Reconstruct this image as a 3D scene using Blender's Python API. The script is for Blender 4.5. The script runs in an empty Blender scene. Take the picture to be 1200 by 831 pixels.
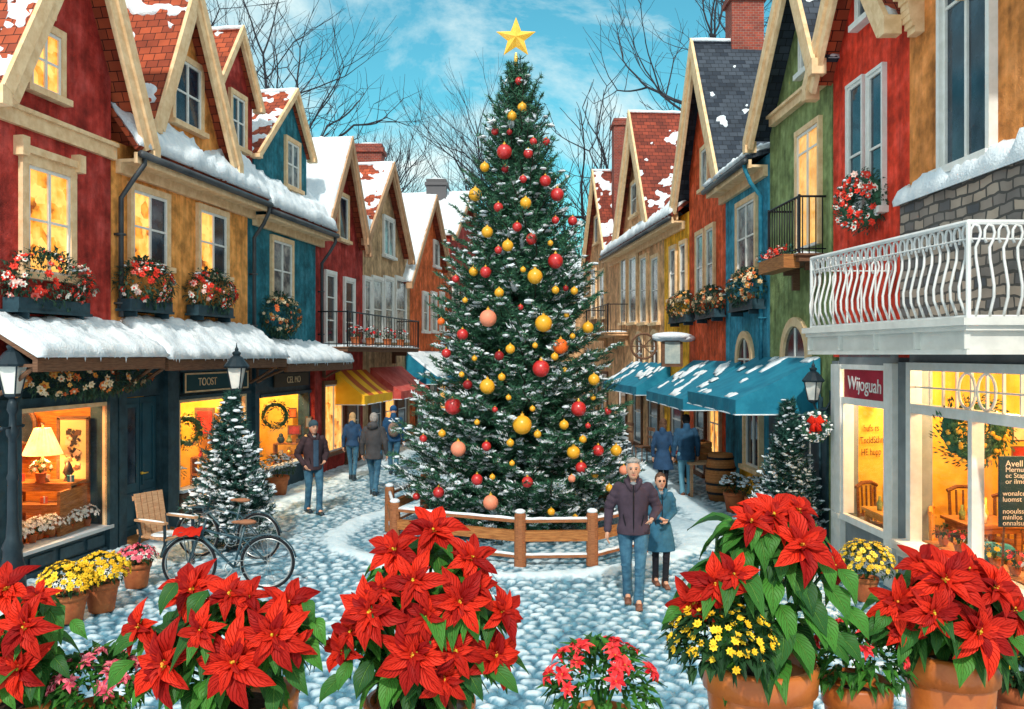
import bpy, math, random
import numpy as np
from mathutils import Vector, Matrix, noise
R = math.radians
SC = bpy.context.scene
COL = SC.collection
random.seed(7)

# ------------------------------------------------------------ camera, sky, sun, exposure
cam_d = bpy.data.cameras.new('camera'); cam = bpy.data.objects.new('camera', cam_d); COL.objects.link(cam)
CAMZ = 3.1
cam.location = (0, 0, CAMZ); cam.rotation_euler = (R(90), 0, 0)
cam_d.sensor_width = 36; cam_d.lens = 30; cam_d.clip_start = .1; cam_d.clip_end = 2000
SC.camera = cam
SUN_EL, SUN_AZ = R(42), R(185)       # azimuth clockwise from +Y: the sun stands behind the camera
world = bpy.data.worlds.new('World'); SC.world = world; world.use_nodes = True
nt = world.node_tree; nt.nodes.clear()
def N(t, **k):
    n = nt.nodes.new(t)
    for a, b in k.items(): setattr(n, a, b)
    return n
L = lambda a, b: nt.links.new(a, b)
sky = N('ShaderNodeTexSky', sky_type='NISHITA'); sky.sun_disc = False
sky.sun_elevation = SUN_EL; sky.sun_rotation = SUN_AZ; sky.air_density = 1.2; sky.dust_density = .6; sky.ozone_density = 1.5
tint = N('ShaderNodeMix', data_type='RGBA', blend_type='MULTIPLY'); tint.inputs[0].default_value = 1
tint.inputs[7].default_value = (.3, .8, .72, 1); L(sky.outputs[0], tint.inputs[6])
tc = N('ShaderNodeTexCoord'); mp = N('ShaderNodeMapping'); mp.inputs['Scale'].default_value = (1.0, 1.0, 1.9); L(tc.outputs['Generated'], mp.inputs[0])
mp.inputs['Location'].default_value = (3.1, .7, .35)
nz = N('ShaderNodeTexNoise'); nz.inputs['Scale'].default_value = 2.6; nz.inputs['Detail'].default_value = 11; nz.inputs['Roughness'].default_value = .64; nz.inputs['Distortion'].default_value = .35
L(mp.outputs[0], nz.inputs[0])
rp = N('ShaderNodeValToRGB'); rp.color_ramp.elements[0].position = .46; rp.color_ramp.elements[1].position = .63; sxyz = N('ShaderNodeSeparateXYZ'); L(tc.outputs['Generated'], sxyz.inputs[0])   # extra bright cloud added out of view, overhead and behind, to light facades
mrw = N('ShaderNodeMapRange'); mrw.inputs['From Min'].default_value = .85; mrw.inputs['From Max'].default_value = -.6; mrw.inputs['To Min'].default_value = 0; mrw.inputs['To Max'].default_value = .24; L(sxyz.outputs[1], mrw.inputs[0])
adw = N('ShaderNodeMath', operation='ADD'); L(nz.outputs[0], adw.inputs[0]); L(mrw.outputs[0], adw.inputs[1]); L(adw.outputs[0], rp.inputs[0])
nz2 = N('ShaderNodeTexNoise'); nz2.inputs['Scale'].default_value = 5; nz2.inputs['Detail'].default_value = 6; L(mp.outputs[0], nz2.inputs[0])
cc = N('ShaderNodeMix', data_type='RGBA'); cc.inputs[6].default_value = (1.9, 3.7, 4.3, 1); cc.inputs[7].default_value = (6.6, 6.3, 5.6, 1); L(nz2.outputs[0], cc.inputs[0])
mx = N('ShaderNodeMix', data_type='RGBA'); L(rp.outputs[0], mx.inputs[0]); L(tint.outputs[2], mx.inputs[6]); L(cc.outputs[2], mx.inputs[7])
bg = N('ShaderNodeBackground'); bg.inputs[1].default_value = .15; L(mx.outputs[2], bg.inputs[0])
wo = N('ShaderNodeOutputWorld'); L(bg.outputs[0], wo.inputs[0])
sd = bpy.data.lights.new('sun', 'SUN'); sd.energy = 2.4; sd.angle = R(2); sd.color = (1, .93, .82)
sun = bpy.data.objects.new('sun', sd); COL.objects.link(sun)
sdir = Vector((math.sin(SUN_AZ)*math.cos(SUN_EL), math.cos(SUN_AZ)*math.cos(SUN_EL), math.sin(SUN_EL)))
sun.rotation_euler = sdir.to_track_quat('Z', 'Y').to_euler(); sun.location = (0, -5, 20)
vs = SC.view_settings; vs.view_transform = 'Standard'; vs.look = 'None'; vs.exposure = .48; vs.gamma = 1
SC.cycles.max_bounces = 6; SC.cycles.transparent_max_bounces = 12; SC.cycles.use_denoising = True
SC.cycles.sample_clamp_indirect = 6

# ------------------------------------------------------------ materials
MATS = {}
def mat(name, c, c2=None, scale=3, rough=.8, bump=0, bscale=40, metal=0, emit=0, spec=.3, kind=None, c3=None, detail=5, lo=.35, hi=.65, coat=0, sss=0):
    if name in MATS: return MATS[name]
    m = bpy.data.materials.new(name); m.use_nodes = True; t = m.node_tree; b = t.nodes['Principled BSDF']
    def n(ty, **k):
        x = t.nodes.new(ty)
        for a, v in k.items(): setattr(x, a, v)
        return x
    ln = t.links.new
    b.inputs['Roughness'].default_value = rough; b.inputs['Metallic'].default_value = metal
    b.inputs['Specular IOR Level'].default_value = spec; b.inputs['Coat Weight'].default_value = coat
    tc = n('ShaderNodeTexCoord'); co = tc.outputs['UV'] if kind in ('brick', 'tile', 'wood', 'leaf', 'bract', 'stone') else tc.outputs['Object']
    col = None
    if kind in ('brick', 'tile', 'stone'):
        br = n('ShaderNodeTexBrick'); ln(co, br.inputs[0]); br.inputs['Color1'].default_value = (*c, 1); br.inputs['Color2'].default_value = (*c2, 1)
        br.inputs['Mortar'].default_value = (*(c3 or (.2, .19, .18)), 1); br.inputs['Scale'].default_value = scale
        br.inputs['Mortar Size'].default_value = .03 if kind == 'stone' else .015; br.inputs['Brick Width'].default_value = .5; br.inputs['Row Height'].default_value = .25 if kind != 'tile' else .36
        if kind == 'stone':
            nn = n('ShaderNodeTexNoise'); nn.inputs['Scale'].default_value = 3; ln(co, nn.inputs[0])
            ad = n('ShaderNodeMix', data_type='RGBA', blend_type='LINEAR_LIGHT'); ad.inputs[0].default_value = .06; ln(co, ad.inputs[6]); ln(nn.outputs['Color'], ad.inputs[7]); ln(ad.outputs[2], br.inputs[0])
        nz = n('ShaderNodeTexNoise'); nz.inputs['Scale'].default_value = 2.2; nz.inputs['Detail'].default_value = 6; ln(co, nz.inputs[0])
        mm = n('ShaderNodeMix', data_type='RGBA', blend_type='MULTIPLY'); mm.inputs[0].default_value = 1
        mr = n('ShaderNodeMapRange'); mr.inputs['To Min'].default_value = .5; mr.inputs['To Max'].default_value = 1.5; ln(nz.outputs[0], mr.inputs[0])
        ln(br.outputs[0], mm.inputs[6]); ln(mr.outputs[0], mm.inputs[7]); col = mm.outputs[2]
        bp = n('ShaderNodeBump'); bp.inputs['Strength'].default_value = .8; bp.inputs['Distance'].default_value = .02
        sb = n('ShaderNodeMath', operation='SUBTRACT'); ln(nz.outputs[0], sb.inputs[0]); ln(br.outputs['Fac'], sb.inputs[1]); ln(sb.outputs[0], bp.inputs['Height']); ln(bp.outputs[0], b.inputs['Normal'])
    elif kind in ('leaf', 'bract'):
        sp = n('ShaderNodeSeparateXYZ'); ln(co, sp.inputs[0])
        d = n('ShaderNodeMath', operation='SUBTRACT'); ln(sp.outputs[0], d.inputs[0]); d.inputs[1].default_value = .5
        a = n('ShaderNodeMath', operation='ABSOLUTE'); ln(d.outputs[0], a.inputs[0])
        k = n('ShaderNodeMath', operation='MULTIPLY_ADD'); ln(a.outputs[0], k.inputs[0]); k.inputs[1].default_value = -.9; ln(sp.outputs[1], k.inputs[2])
        w = n('ShaderNodeMath', operation='MULTIPLY'); ln(k.outputs[0], w.inputs[0]); w.inputs[1].default_value = 44
        s = n('ShaderNodeMath', operation='SINE'); ln(w.outputs[0], s.inputs[0])
        pw = n('ShaderNodeMapRange'); pw.inputs['From Min'].default_value = .75; pw.inputs['From Max'].default_value = 1; ln(s.outputs[0], pw.inputs[0])
        mid = n('ShaderNodeMapRange'); mid.inputs['From Min'].default_value = .045; mid.inputs['From Max'].default_value = .01; ln(a.outputs[0], mid.inputs[0])
        mxm = n('ShaderNodeMath', operation='MAXIMUM'); ln(pw.outputs[0], mxm.inputs[0]); ln(mid.outputs[0], mxm.inputs[1])
        ge = n('ShaderNodeNewGeometry')
        r1 = n('ShaderNodeMix', data_type='RGBA'); ln(ge.outputs['Random Per Island'], r1.inputs[0]); r1.inputs[6].default_value = (*c, 1); r1.inputs[7].default_value = (*c2, 1)
        r2 = n('ShaderNodeMix', data_type='RGBA'); f = n('ShaderNodeMath', operation='MULTIPLY'); ln(mxm.outputs[0], f.inputs[0]); f.inputs[1].default_value = .42 if kind == 'bract' else .55
        ln(f.outputs[0], r2.inputs[0]); ln(r1.outputs[2], r2.inputs[6]); r2.inputs[7].default_value = (*c3, 1); col = r2.outputs[2]
        bp = n('ShaderNodeBump'); bp.invert = True; bp.inputs['Strength'].default_value = .9; bp.inputs['Distance'].default_value = .006; ln(mxm.outputs[0], bp.inputs['Height']); ln(bp.outputs[0], b.inputs['Normal'])
    elif kind == 'blocks':
        vo = n('ShaderNodeTexVoronoi', distance='CHEBYCHEV'); vo.inputs['Scale'].default_value = scale; ln(co, vo.inputs[0])
        nz = n('ShaderNodeTexNoise'); nz.inputs['Scale'].default_value = scale*.9; nz.inputs['Detail'].default_value = 3; ln(co, nz.inputs[0])
        sp = n('ShaderNodeSeparateXYZ'); ln(vo.outputs['Color'], sp.inputs[0]); av = n('ShaderNodeMath', operation='MULTIPLY_ADD'); ln(sp.outputs[0], av.inputs[0]); av.inputs[1].default_value = .45; ln(nz.outputs[0], av.inputs[2])
        r = n('ShaderNodeValToRGB'); e = r.color_ramp.elements; e[0].position = .38; e[0].color = (*c, 1); e[1].position = .9; e[1].color = (*c2, 1); x = e.new(.55); x.color = (*c3, 1); ln(av.outputs[0], r.inputs[0]); col = r.outputs[0]
    else:
        if kind == 'wood':
            mpn = n('ShaderNodeMapping'); mpn.inputs['Scale'].default_value = (1, 9, 1); ln(co, mpn.inputs[0]); co = mpn.outputs[0]
        nz = n('ShaderNodeTexNoise'); nz.inputs['Scale'].default_value = scale; nz.inputs['Detail'].default_value = detail; nz.inputs['Roughness'].default_value = .62; ln(co, nz.inputs[0])
        if c2:
            r = n('ShaderNodeValToRGB'); e = r.color_ramp.elements; e[0].position = lo; e[0].color = (*c, 1); e[1].position = hi; e[1].color = (*c2, 1)
            if c3: x = e.new((lo+hi)/2); x.color = (*c3, 1)
            src = nz.outputs[0]
            if kind == 'island': ge = n('ShaderNodeNewGeometry'); src = ge.outputs['Random Per Island']
            ln(src, r.inputs[0]); col = r.outputs[0]
        if bump:
            nb = n('ShaderNodeTexNoise'); nb.inputs['Scale'].default_value = bscale; nb.inputs['Detail'].default_value = 4; ln(co, nb.inputs[0])
            bp = n('ShaderNodeBump'); bp.inputs['Strength'].default_value = bump; bp.inputs['Distance'].default_value = .02; ln(nb.outputs[0], bp.inputs['Height']); ln(bp.outputs[0], b.inputs['Normal'])
    if kind == 'stucco':      # rain streaks and patchy plaster
        mq = n('ShaderNodeMapping'); mq.inputs['Scale'].default_value = (5, 5, .5); ln(tc.outputs['Object'], mq.inputs[0]); nq = n('ShaderNodeTexNoise'); nq.inputs['Scale'].default_value = 1.6; nq.inputs['Detail'].default_value = 7; ln(mq.outputs[0], nq.inputs[0])
        nv = n('ShaderNodeTexVoronoi', feature='SMOOTH_F1'); nv.inputs['Scale'].default_value = 9; ln(tc.outputs['Object'], nv.inputs[0])
        q1 = n('ShaderNodeMath', operation='MULTIPLY_ADD'); ln(nv.outputs['Distance'], q1.inputs[0]); q1.inputs[1].default_value = .35; ln(nq.outputs[0], q1.inputs[2])
        q2 = n('ShaderNodeMapRange'); q2.inputs['From Min'].default_value = .4; q2.inputs['From Max'].default_value = .85; q2.inputs['To Min'].default_value = .62; q2.inputs['To Max'].default_value = 1.3; ln(q1.outputs[0], q2.inputs[0])
        q3 = n('ShaderNodeMix', data_type='RGBA', blend_type='MULTIPLY'); q3.inputs[0].default_value = 1; ln(col, q3.inputs[6]); ln(q2.outputs[0], q3.inputs[7]); col = q3.outputs[2]
        nf = n('ShaderNodeTexNoise'); nf.inputs['Scale'].default_value = 60; ln(tc.outputs['Object'], nf.inputs[0]); bq = n('ShaderNodeBump'); bq.inputs['Strength'].default_value = .6; bq.inputs['Distance'].default_value = .012; ln(nf.outputs[0], bq.inputs['Height']); ln(bp.outputs[0], bq.inputs['Normal']); ln(bq.outputs[0], b.inputs['Normal'])
    if kind in ('leaf', 'bract'):   # thin: light passes through
        o_ = t.nodes['Material Output']; tl = n('ShaderNodeBsdfTranslucent'); ln(col, tl.inputs[0]); ms = n('ShaderNodeMixShader'); ms.inputs[0].default_value = .22; ln(b.outputs[0], ms.inputs[1]); ln(tl.outputs[0], ms.inputs[2]); ln(ms.outputs[0], o_.inputs[0])
    if col: ln(col, b.inputs['Base Color'])
    else: b.inputs['Base Color'].default_value = (*c, 1)
    if emit:
        b.inputs['Emission Strength'].default_value = emit
        if col: ln(col, b.inputs['Emission Color'])
        else: b.inputs['Emission Color'].default_value = (*c, 1)
    if sss: b.inputs['Subsurface Weight'].default_value = sss; b.inputs['Subsurface Radius'].default_value = (.05, .05, .06)
    MATS[name] = m; return m

def stucco(name, c, k=.72):
    d = tuple(x*k*.8 for x in c); l = tuple(min(1, x*1.35+.03) for x in c)
    return mat(name, d, l, scale=2.6, rough=.9, bump=.9, bscale=16, kind='stucco', c3=tuple(x*1.05 for x in c), detail=12, lo=.34, hi=.66)
SNOW = mat('snow', (.66, .75, .83), (.84, .89, .93), scale=6, rough=.75, bump=.8, bscale=34, spec=.2)
CREAM = mat('cream_trim', (.72, .47, .25), (.9, .66, .4), scale=6, rough=.7, bump=.15)
WHITE = mat('white_paint', (.72, .72, .68), (.82, .82, .8), scale=8, rough=.5)
DKBLUE = mat('dark_teal_paint', (.012, .035, .05), (.03, .075, .1), scale=5, rough=.5, bump=.1)
IRON = mat('black_iron', (.012, .014, .018), rough=.45, metal=.5)
GUTTER = mat('gutter_metal', (.05, .06, .07), (.1, .11, .12), rough=.5, metal=.4)
FASCIA = mat('brown_timber', (.1, .045, .025), (.2, .1, .055), scale=6, rough=.7, kind='wood')
TILE = mat('red_roof_tiles', (.46, .09, .035), (.24, .045, .022), scale=2.3, rough=.8, kind='tile', c3=(.03, .008, .006))
TILEB = mat('maroon_roof_tiles', (.3, .055, .03), (.15, .03, .02), scale=2.3, rough=.8, kind='tile', c3=(.02, .008, .006))
SLATE = mat('dark_slate', (.012, .02, .035), (.05, .065, .09), scale=2.6, rough=.7, kind='tile', c3=(.006, .008, .012))
BRICK = mat('chimney_brick', (.33, .06, .035), (.2, .04, .03), scale=4, kind='brick', c3=(.3, .26, .22))
STONE = mat('grey_stone', (.1, .105, .12), (.46, .37, .3), scale=2.1, rough=.9, kind='stone', c3=(.09, .085, .08))
DARKPANE = mat('dark_pane', (.008, .016, .03), (.05, .085, .12), scale=2.2, rough=.08, spec=.6, lo=.4, hi=.75)
PALEPANE = mat('curtained_pane', (.05, .07, .09), (.32, .34, .32), scale=3, rough=.15, spec=.6, lo=.4, hi=.6)
def warm(name, c1, c2, e, sc=3):
    return mat(name, c1, c2, scale=sc, rough=.2, emit=e, lo=.35, hi=.68, detail=3)
LITPANE = mat('lit_pane', (.22, .05, .01), (1, .56, .14), scale=4.5, rough=.2, emit=.78, kind='blocks', c3=(.85, .3, .03))
CURTAIN = warm('lit_curtain', (.75, .3, .04), (1, .6, .16), .5, 3)
TERRA = mat('terracotta', (.33, .085, .03), (.5, .16, .055), scale=6, rough=.75, bump=.2, c3=(.42, .12, .04))
TERRAG = mat('glazed_terracotta', (.4, .1, .02), (.62, .22, .05), scale=3, rough=.4, bump=.1, c3=(.52, .15, .03), coat=.2)
SOIL = mat('soil', (.02, .013, .01), (.05, .03, .02), scale=40, rough=1, bump=.5)
WOOD = mat('orange_wood', (.22, .075, .02), (.48, .2, .06), scale=5, rough=.6, kind='wood', bump=.2)
PALEWOOD = mat('pale_wood', (.35, .19, .1), (.55, .34, .2), scale=5, rough=.6, kind='wood')
GOLD = mat('gold', (.85, .5, .06), rough=.3, metal=.35, spec=.6)

def glassmat():
    m = bpy.data.materials.new('window_glass'); m.use_nodes = True; t = m.node_tree; t.nodes.clear()
    o = t.nodes.new('ShaderNodeOutputMaterial'); tr = t.nodes.new('ShaderNodeBsdfTransparent'); gl = t.nodes.new('ShaderNodeBsdfGlossy'); gl.inputs['Roughness'].default_value = .03
    lw = t.nodes.new('ShaderNodeLayerWeight'); lw.inputs[0].default_value = .5; pw = t.nodes.new('ShaderNodeMath'); pw.operation = 'POWER'; pw.inputs[1].default_value = 5; t.links.new(lw.outputs['Facing'], pw.inputs[0]); fr = t.nodes.new('ShaderNodeMath'); fr.operation = 'MULTIPLY_ADD'; fr.inputs[1].default_value = .4; fr.inputs[2].default_value = .03; t.links.new(pw.outputs[0], fr.inputs[0]); mxs = t.nodes.new('ShaderNodeMixShader')
    t.links.new(fr.outputs[0], mxs.inputs[0]); t.links.new(tr.outputs[0], mxs.inputs[1]); t.links.new(gl.outputs[0], mxs.inputs[2]); t.links.new(mxs.outputs[0], o.inputs[0]); return m
GLASS = glassmat()

# ------------------------------------------------------------ mesh collector
class MB:
    def __init__(s): s.v = []; s.f = []; s.uv = None; s.mi = []; s.cur = 0
    def add(s, vs, fs, uv=None):
        o = len(s.v); s.v.extend([tuple(p) for p in vs])
        for f in fs: s.f.append(tuple(i+o for i in f)); s.mi.append(s.cur)
        if uv is not None:
            if s.uv is None: s.uv = []
            s.uv.extend(uv)
        return s
    def hexa(s, P):        # 8 points: bottom 4 (ccw), top 4
        return s.add(P, [(3, 2, 1, 0), (4, 5, 6, 7), (0, 1, 5, 4), (1, 2, 6, 5), (2, 3, 7, 6), (3, 0, 4, 7)])
    def box(s, c, d, M=None):
        x, y, z = d[0]/2, d[1]/2, d[2]/2; c = Vector(c)
        P = [Vector(p) for p in ((-x, -y, -z), (x, -y, -z), (x, y, -z), (-x, y, -z), (-x, -y, z), (x, -y, z), (x, y, z), (-x, y, z))]
        if M is not None: P = [M @ p for p in P]
        return s.hexa([p+c for p in P])
    def tube(s, pts, rs, n=8, cap=True, sx=1.0):
        pts = [Vector(p) for p in pts]
        if not hasattr(rs, '__len__'): rs = [rs]*len(pts)
        V = []; F = []; prev = None
        for i, p in enumerate(pts):
            d = (pts[min(i+1, len(pts)-1)]-pts[max(i-1, 0)]); d = d.normalized() if d.length > 1e-9 else Vector((0, 0, 1))
            if prev is None: a = d.cross(Vector((0, 0, 1)) if abs(d.z) < .9 else Vector((1, 0, 0))).normalized()
            else:
                a = prev-d*prev.dot(d); a = a.normalized() if a.length > 1e-6 else d.orthogonal().normalized()
            prev = a; b = d.cross(a)
            for k in range(n):
                t = 2*math.pi*k/n; V.append(p+(a*math.cos(t)*sx+b*math.sin(t))*rs[i])
        for i in range(len(pts)-1):
            for k in range(n): F.append((i*n+k, i*n+(k+1) % n, (i+1)*n+(k+1) % n, (i+1)*n+k))
        if cap: F.append(tuple(range(n-1, -1, -1))); F.append(tuple((len(pts)-1)*n+k for k in range(n)))
        return s.add(V, F)
    def lathe(s, prof, n=20, c=(0, 0, 0), M=None, cap=True):
        V = []; F = []; c = Vector(c)
        for r, z in prof:
            for k in range(n):
                t = 2*math.pi*k/n; p = Vector((r*math.cos(t), r*math.sin(t), z)); V.append((M @ p if M is not None else p)+c)
        for i in range(len(prof)-1):
            for k in range(n): F.append((i*n+k, i*n+(k+1) % n, (i+1)*n+(k+1) % n, (i+1)*n+k))
        if cap: F.append(tuple(range(n-1, -1, -1))); F.append(tuple((len(prof)-1)*n+k for k in range(n)))
        return s.add(V, F)
    def ball(s, c, r, nu=12, nv=8, M=None):
        if not hasattr(r, '__len__'): r = (r, r, r)
        c = Vector(c); V = [Vector((0, 0, -r[2]))]
        for j in range(1, nv):
            a = math.pi*j/nv-math.pi/2
            for k in range(nu):
                t = 2*math.pi*k/nu; V.append(Vector((r[0]*math.cos(a)*math.cos(t), r[1]*math.cos(a)*math.sin(t), r[2]*math.sin(a))))
        V.append(Vector((0, 0, r[2]))); F = []
        for k in range(nu): F.append((0, 1+(k+1) % nu, 1+k))
        for j in range(nv-2):
            for k in range(nu): F.append((1+j*nu+k, 1+j*nu+(k+1) % nu, 1+(j+1)*nu+(k+1) % nu, 1+(j+1)*nu+k))
        l = len(V)-1
        for k in range(nu): F.append((l, 1+(nv-2)*nu+k, 1+(nv-2)*nu+(k+1) % nu))
        return s.add([(M @ p if M is not None else p)+c for p in V], F)
    def cap(s, p0, p1, r0, r1, n=12):   # closed tapered limb
        p0, p1 = Vector(p0), Vector(p1); d = (p1-p0).normalized()
        ps = []; rs = []
        for a in (-90, -60, -30): ps.append(p0+d*r0*math.sin(R(a))); rs.append(max(1e-3, r0*math.cos(R(a))))
        ps += [p0, p1]; rs += [r0, r1]
        for a in (30, 60, 90): ps.append(p1+d*r1*math.sin(R(a))); rs.append(max(1e-3, r1*math.cos(R(a))))
        return s.tube(ps, rs, n)
    def mesh(s, name, mats, off=(0, 0, 0), smooth=False):
        me = bpy.data.meshes.new(name); V = np.array(s.v, dtype=np.float64).reshape(-1, 3)-np.array(off)
        me.from_pydata(V.tolist(), [], s.f)
        if s.uv is not None and len(s.uv) == len(s.v):
            uvl = me.uv_layers.new(name='UVMap'); li = np.empty(len(me.loops), dtype=np.int32); me.loops.foreach_get('vertex_index', li)
            uvl.data.foreach_set('uv', np.array(s.uv, dtype=np.float32)[li].ravel())
        elif len(s.f) < 30000:
            uvl = me.uv_layers.new(name='UVMap'); z = Vector((0, 0, 1)); out = np.zeros(len(me.loops)*2, dtype=np.float32)
            for p in me.polygons:
                nn = p.normal; t = z.cross(nn)
                if t.length < .05: t = Vector((1, 0, 0))-nn*nn.x
                t = t.normalized() if t.length > 1e-6 else Vector((1, 0, 0)); w = nn.cross(t)
                for l in p.loop_indices:
                    q = Vector(s.v[me.loops[l].vertex_index]); out[2*l] = q.dot(t); out[2*l+1] = q.dot(w)
            uvl.data.foreach_set('uv', out)
        for m in (mats if isinstance(mats, (list, tuple)) else [mats]): me.materials.append(m)
        if any(s.mi): me.polygons.foreach_set('material_index', s.mi)
        if smooth: me.polygons.foreach_set('use_smooth', [True]*len(me.polygons))
        me.update(); return me

def top(o):
    while o.parent: o = o.parent
    return o
def thing(name, label, cat, loc=(0, 0, 0), rz=0, group=None, kind=None):
    o = bpy.data.objects.new(name, None); COL.objects.link(o); o.location = loc; o.rotation_euler = (0, 0, rz); o.empty_display_size = .1
    o['label'] = label; o['category'] = cat
    if group: o['group'] = group
    if kind: o['kind'] = kind
    return o
def part(name, mb, m, parent, world=False, smooth=False, label=None, kind=None):
    off = tuple(top(parent).location) if (parent and world) else (0, 0, 0)
    o = bpy.data.objects.new(name, mb.mesh(name, m, off, smooth) if isinstance(mb, MB) else mb); COL.objects.link(o)
    if parent: o.parent = parent
    if label: o['label'] = label
    if kind: o['kind'] = kind
    return o
def tag(o, label, cat, group=None, kind=None):
    o['label'] = label; o['category'] = cat
    if group: o['group'] = group
    if kind: o['kind'] = kind
    return o
def structure(name, mb, m, smooth=False):
    o = part(name, mb, m, None, smooth=smooth); o['kind'] = 'structure'; return o
def copy_tree(o, parent=None):
    c = o.copy(); COL.objects.link(c); c.parent = parent
    for ch in [x for x in COL.objects if x.parent is o]: copy_tree(ch, c)
    return c
def fbm(x, y=0, z=0, o=4): return noise.fractal(Vector((x, y, z)), 1.0, 2.0, o)

# ------------------------------------------------------------ facade lines
class Wall:                       # the facade line x = a + b*Y ; T runs away from the camera, N faces the street
    def __init__(s, a, b):
        s.a, s.b = a, b; s.T = Vector((b, 1, 0)).normalized(); s.left = a < 0
        s.N = Vector((1, -b, 0)).normalized()*(1 if s.left else -1)
        s.rd = s.T if s.left else -s.T       # reading direction seen from the street
    def P(s, Y, t=0, z=0): return Vector((s.a+s.b*Y, Y, z))+s.N*t
    def Yu(s, u, t=0):            # where the view column u meets the plane standing t in front of the wall
        a = s.a+(t if s.left else -t); return 1000*a/(u-600-1000*s.b)
    def Z(s, v, Y): return CAMZ+(415.5-v)/1000*Y
    def box(s, mb, Y0, Y1, t0, t1, z0, z1):
        q = [s.P(Y0, t0), s.P(Y1, t0), s.P(Y1, t1), s.P(Y0, t1)]
        if not s.left: q = q[::-1]
        q = q[::-1]
        return mb.hexa([p+Vector((0, 0, z0)) for p in q]+[p+Vector((0, 0, z1)) for p in q])
    def quad(s, mb, P):           # P = list of (Y,t,z)
        return mb.add([s.P(*p) for p in P], [tuple(range(len(P)))])
    def prism(s, mb, poly, t0, t1):   # polygon in (Y,z) extruded from t0 to t1
        n = len(poly); A = [s.P(y, t0, z) for y, z in poly]; B = [s.P(y, t1, z) for y, z in poly]
        F = [tuple(range(n)), tuple(range(2*n-1, n-1, -1))]+[(i, i+n, (i+1) % n+n, (i+1) % n) for i in range(n)]
        if not s.left: F = [f[::-1] for f in F]
        return mb.add(A+B, F)
WL = Wall(-8.506, .16); WR = Wall(5.4, -.025); WF = Wall(6.746, -.083)

def snow_sheet(mb, A, B, C, D, th, cover=1.0, seed=0, res=.085, lip=.05, band=None, edge=.12):
    """lumpy snow lying on the quad A-B (low edge), D-C (high edge); cover = share of it that is snowed; band(s,t) scales the cover"""
    A, B, C, D = map(Vector, (A, B, C, D)); w = max((B-A).length, (C-D).length); h = max((D-A).length, (C-B).length)
    nu, nv = max(3, int(w/res)), max(3, int(h/res)); nn = (B-A).cross(D-A).normalized()
    if nn.z < 0: nn = -nn
    up = (nn+Vector((0, 0, .8))).normalized(); H = {}; V = []; idx = {}
    for i in range(nu+1):
        for j in range(nv+1):
            s, t = i/nu, j/nv; p = A.lerp(B, s).lerp(D.lerp(C, s), t)
            c = cover*(band(s, t) if band else 1)
            k = fbm(p.x*1.3+seed, p.y*1.3, p.z*1.3)*.6+fbm(p.x*3.7+seed, p.y*3.7, p.z*3.7)*.42+fbm(p.x*9+seed, p.y*9, p.z*9)*.22+(c-.5)*2.2
            e = min(s*w, (1-s)*w, t*h, (1-t)*h)/edge; e = min(1, e)
            hh = th*min(1, max(k, -.2)*1.3)*(.25+.75*math.sqrt(max(0, e)))*(1+.5*fbm(p.x*2+5, p.y*2, p.z*2+seed)+.4*fbm(p.x*6+5, p.y*6, p.z*6+seed))
            H[i, j] = hh
            if j == 0: p = p+(A-D).normalized()*lip*(.5+fbm(p.x*4, p.y*4, seed))
            idx[i, j] = len(V); V.append(p+up*hh+nn*.004)
    nb = len(V)
    F = []; bi = {}; solid = {}
    for i in range(nu):
        for j in range(nv):
            if max(H[i, j], H[i+1, j], H[i, j+1], H[i+1, j+1]) > .004: solid[i, j] = 1; F.append((idx[i, j], idx[i+1, j], idx[i+1, j+1], idx[i, j+1]))
    def low(i, j):
        if (i, j) not in bi:
            s, t = i/nu, j/nv; bi[i, j] = len(V); V.append(A.lerp(B, s).lerp(D.lerp(C, s), t)-nn*.02)
        return bi[i, j]
    for (i, j) in solid:
        for (di, dj, a, b) in ((0, -1, (i, j), (i+1, j)), (0, 1, (i+1, j+1), (i, j+1)), (-1, 0, (i, j+1), (i, j)), (1, 0, (i+1, j), (i+1, j+1))):
            if (i+di, j+dj) not in solid: F.append((idx[b], idx[a], low(*a), low(*b)))
    used = sorted({k for f in F for k in f}); rm = {k: q for q, k in enumerate(used)}
    if used: mb.add([V[k] for k in used], [tuple(rm[k] for k in f) for f in F])
    return mb
def slab(mb, A, B, C, D, th):
    A, B, C, D = map(Vector, (A, B, C, D)); n = (B-A).cross(D-A).normalized()
    if n.z < 0: n = -n; A, B, C, D = B, A, D, C
    return mb.hexa([p-n*th for p in (A, B, C, D)]+[A, B, C, D])

def text(name, s, size, origin, rd, m, parent, ext=.004, align='CENTER', tilt=0, sx=1.0):
    cu = bpy.data.curves.new(name, 'FONT'); cu.body = s; cu.size = size; cu.align_x = align; cu.align_y = 'CENTER'; cu.extrude = ext
    tmp = bpy.data.objects.new('tmp', cu); COL.objects.link(tmp); dg = bpy.context.evaluated_depsgraph_get(); dg.update()
    me = bpy.data.meshes.new_from_object(tmp.evaluated_get(dg)); bpy.data.objects.remove(tmp); me.name = name
    rd = Vector(rd).normalized(); up = Vector((0, 0, 1)); nn = rd.cross(up); M = Matrix((rd*sx, up, nn)).transposed().to_4x4(); M.translation = Vector(origin)-(Vector(top(parent).location) if parent else Vector())
    me.transform(M @ Matrix.Rotation(tilt, 4, 'Z')); me.materials.clear(); me.materials.append(m)
    o = bpy.data.objects.new(name, me); COL.objects.link(o); o.parent = parent; return o
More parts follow.
